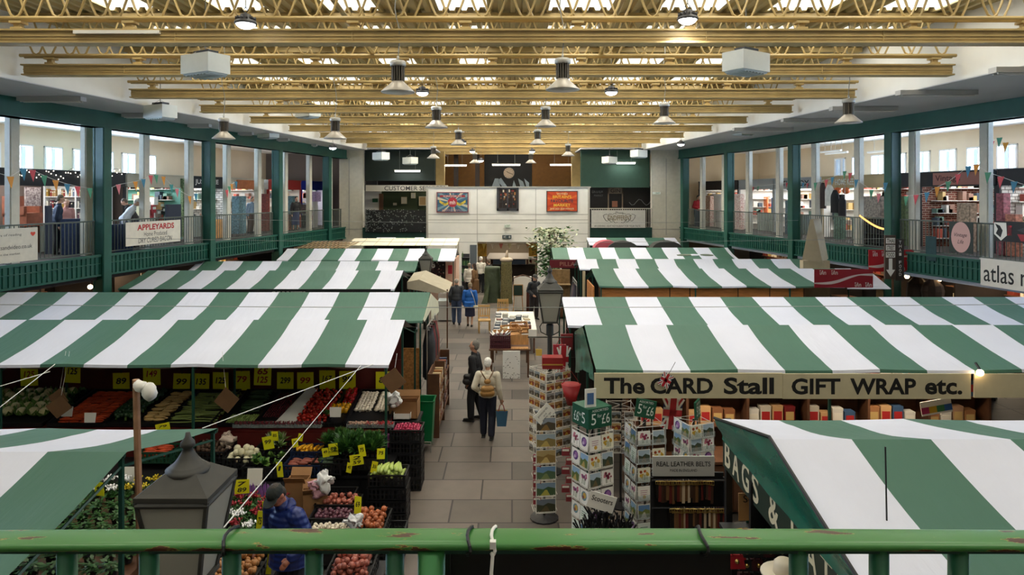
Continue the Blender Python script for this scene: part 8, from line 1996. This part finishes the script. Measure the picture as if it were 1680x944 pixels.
# doorway passage
t = thing('passage_stall', 'dark stall with a blue sign board inside the doorway', 'market stall', (PX(838, 39), 39, 0)); Y = 39.0
b = MB(); b.b2((PX(800, Y), Y, 0), (PX(878, Y), Y+.6, .95)); b.build('counter', M_dark, t); b = MB(); b.slab([(PX(797, Y), Y-.4, PZ(424, Y)), (PX(882, Y), Y-.4, PZ(424, Y)), (PX(876, Y), Y+.3, PZ(416, Y)), (PX(803, Y), Y+.3, PZ(416, Y))], .04); b.build('grey_awning', mat('grey_awning_cloth', '77736e', .7), t)
for x in (PX(798, Y), PX(880, Y)): b = MB(); b.b2((x-.03, Y-.4, 0), (x+.03, Y-.34, 1.7)); b.build('post', M_dwood, t)
b = MB(); b.b2((PX(809, Y), Y-.36, PZ(433, Y)), (PX(862, Y), Y-.32, PZ(424, Y))); b.build('name_board', cmat('22344a'), t); 
b = MB()
for k in range(40): b.box((RN.uniform(PX(805, Y), PX(875, Y)), Y+.2, RN.uniform(1.0, 1.35)), (.1, .1, .16), m=k % 4)
b.build('stock', [cmat(c) for c in ('8a2f2a', '6a3a2a', 'c9a05a', '3a2a24')], t).__setitem__('kind', 'stuff')
for s_, px in ((-1, 791), (1, 875)):
    P = at(px, 405, 37.3); b = MB(); b.b2((P[0]-.25, 37.25, 1.6), (P[0]+.25, 37.35, 2.6))
    for k in range(6): b.tube([(P[0]-.2+k*.08, 37.22, 2.6), (P[0]-.2+k*.08, 37.22, 1.6)], .03, 6)
    tag(b.build('ochre_curtain', mat('ochre_cloth', 'a8812a', .8, var=.3)), 'ochre curtain at the %s side of the doorway' % ('customer services' if s_ < 0 else 'bamboo tree'), 'curtain')
Yp = 37.1; tb = thing('bunting', 'row of pale printed pennants across the top of the doorway', 'bunting', (0, Yp, PZ(400, Yp))); b = MB(); b.tube([(PX(784, Yp), Yp, PZ(399, Yp)), (PX(833, Yp), Yp, PZ(401, Yp)), (PX(881, Yp), Yp, PZ(399, Yp))], .008, 4); b.build('string', M_white, tb)
for k, px in enumerate((794, 808, 822, 836, 850, 866, 877)): b = MB(); x, z = PX(px, Yp), PZ(400, Yp); b.slab([(x-.11, Yp-.01, z), (x, Yp-.01, z-.3), (x+.11, Yp-.01, z)], .004); b.build('flag', cmat(['c9b05a', 'd9cdb8', 'c96a5a', 'd9cfa0', 'd9cdb8', 'c98a5a', 'c9b05a'][k]), tb)
area('passage_fill', (PX(833, 39.5), 39.0, 2.5), (0, 0, 0), 2.5, 1.5, 60, (1, .85, .65))  # fill light added inside the passage; no lamp is modelled for it
t = thing('shelf_stand', 'green bottle shelf stand between the pale hut and the doorway', 'shelf', (PX(764, 34), 34, 0)); x0, x1 = PX(757, 34), PX(770, 34); b = MB(); b.b2((x0, 34.2, 0), (x1, 34.25, 2.0))
for z in (.6, 1.0, 1.4, 1.8): b.b2((x0, 34, z), (x1, 34.2, z+.03))
b.build('shelves', M_wf, t); b = MB()
for k in range(16): b.lathe([(.035, 0), (.035, .18), (.012, .24), (.012, .3)], (x0+.05+.08*(k % 5), 34.1, [.63, 1.03, 1.43, 1.83][k//5]), 8, k % 2)
b.build('bottles', [cmat('3a6a44'), cmat('5a7a4a')], t)
wallbox('service_door', 'blue grey door beside the doorway in the white block', 'door', 771, 782, 402, 470, E, cmat('59626a'), .05)
# folded fabric on the far canopies
for px, py, Y, w_, m, lab in ((1140, 420, 29.6, 1.5, 'M_pile', 'folded green and white canvas lying on the far striped canopy'),):
    X, Yq, Z = at(px, py, Y); b = MB()
    for k in range(3): b.ball((X+(k-1)*.4, Yq, Z+.02), (.45, .25, .06), 12, 6, k % 2)
    tag(b.build('folded_canvas', [mat('drab_canvas', '6a7464', .8), M_cw], smooth=True), lab, 'canvas')
for px, Y, h, lab in ((995, 33.2, 'b04a5a', 'pink hooped cover over the far stall beside the gin banner'), (1020, 33.0, '3a3a38', 'dark hooped cover next to the pink one'), (1092, 33.0, '33322f', 'second dark hooped cover nearest the green column')):
    X = PX(px, Y); b = MB(); n = 12; L_ = .8; vs = []
    for j in (0, 1):
        for k in range(n+1): a = PI*k/n; vs.append((X-(.75 if px > 1000 else .65)*math.cos(a), Y-L_/2+j*L_, 2.3+.45*math.sin(a)))
    b.add(vs, [(k, k+1, n+2+k, n+1+k) for k in range(n)]); b.add(vs[:n+1], [tuple(range(n+1))]); b.b2((X-.6, Y-.3, 0), (X-.55, Y-.25, 2.3)); b.b2((X+.55, Y-.3, 0), (X+.6, Y-.25, 2.3))
    tag(b.build('hooped_cover', mat('hoop_'+h, h, .6), smooth=False), lab, 'cover')
bpy.context.view_layer.update()
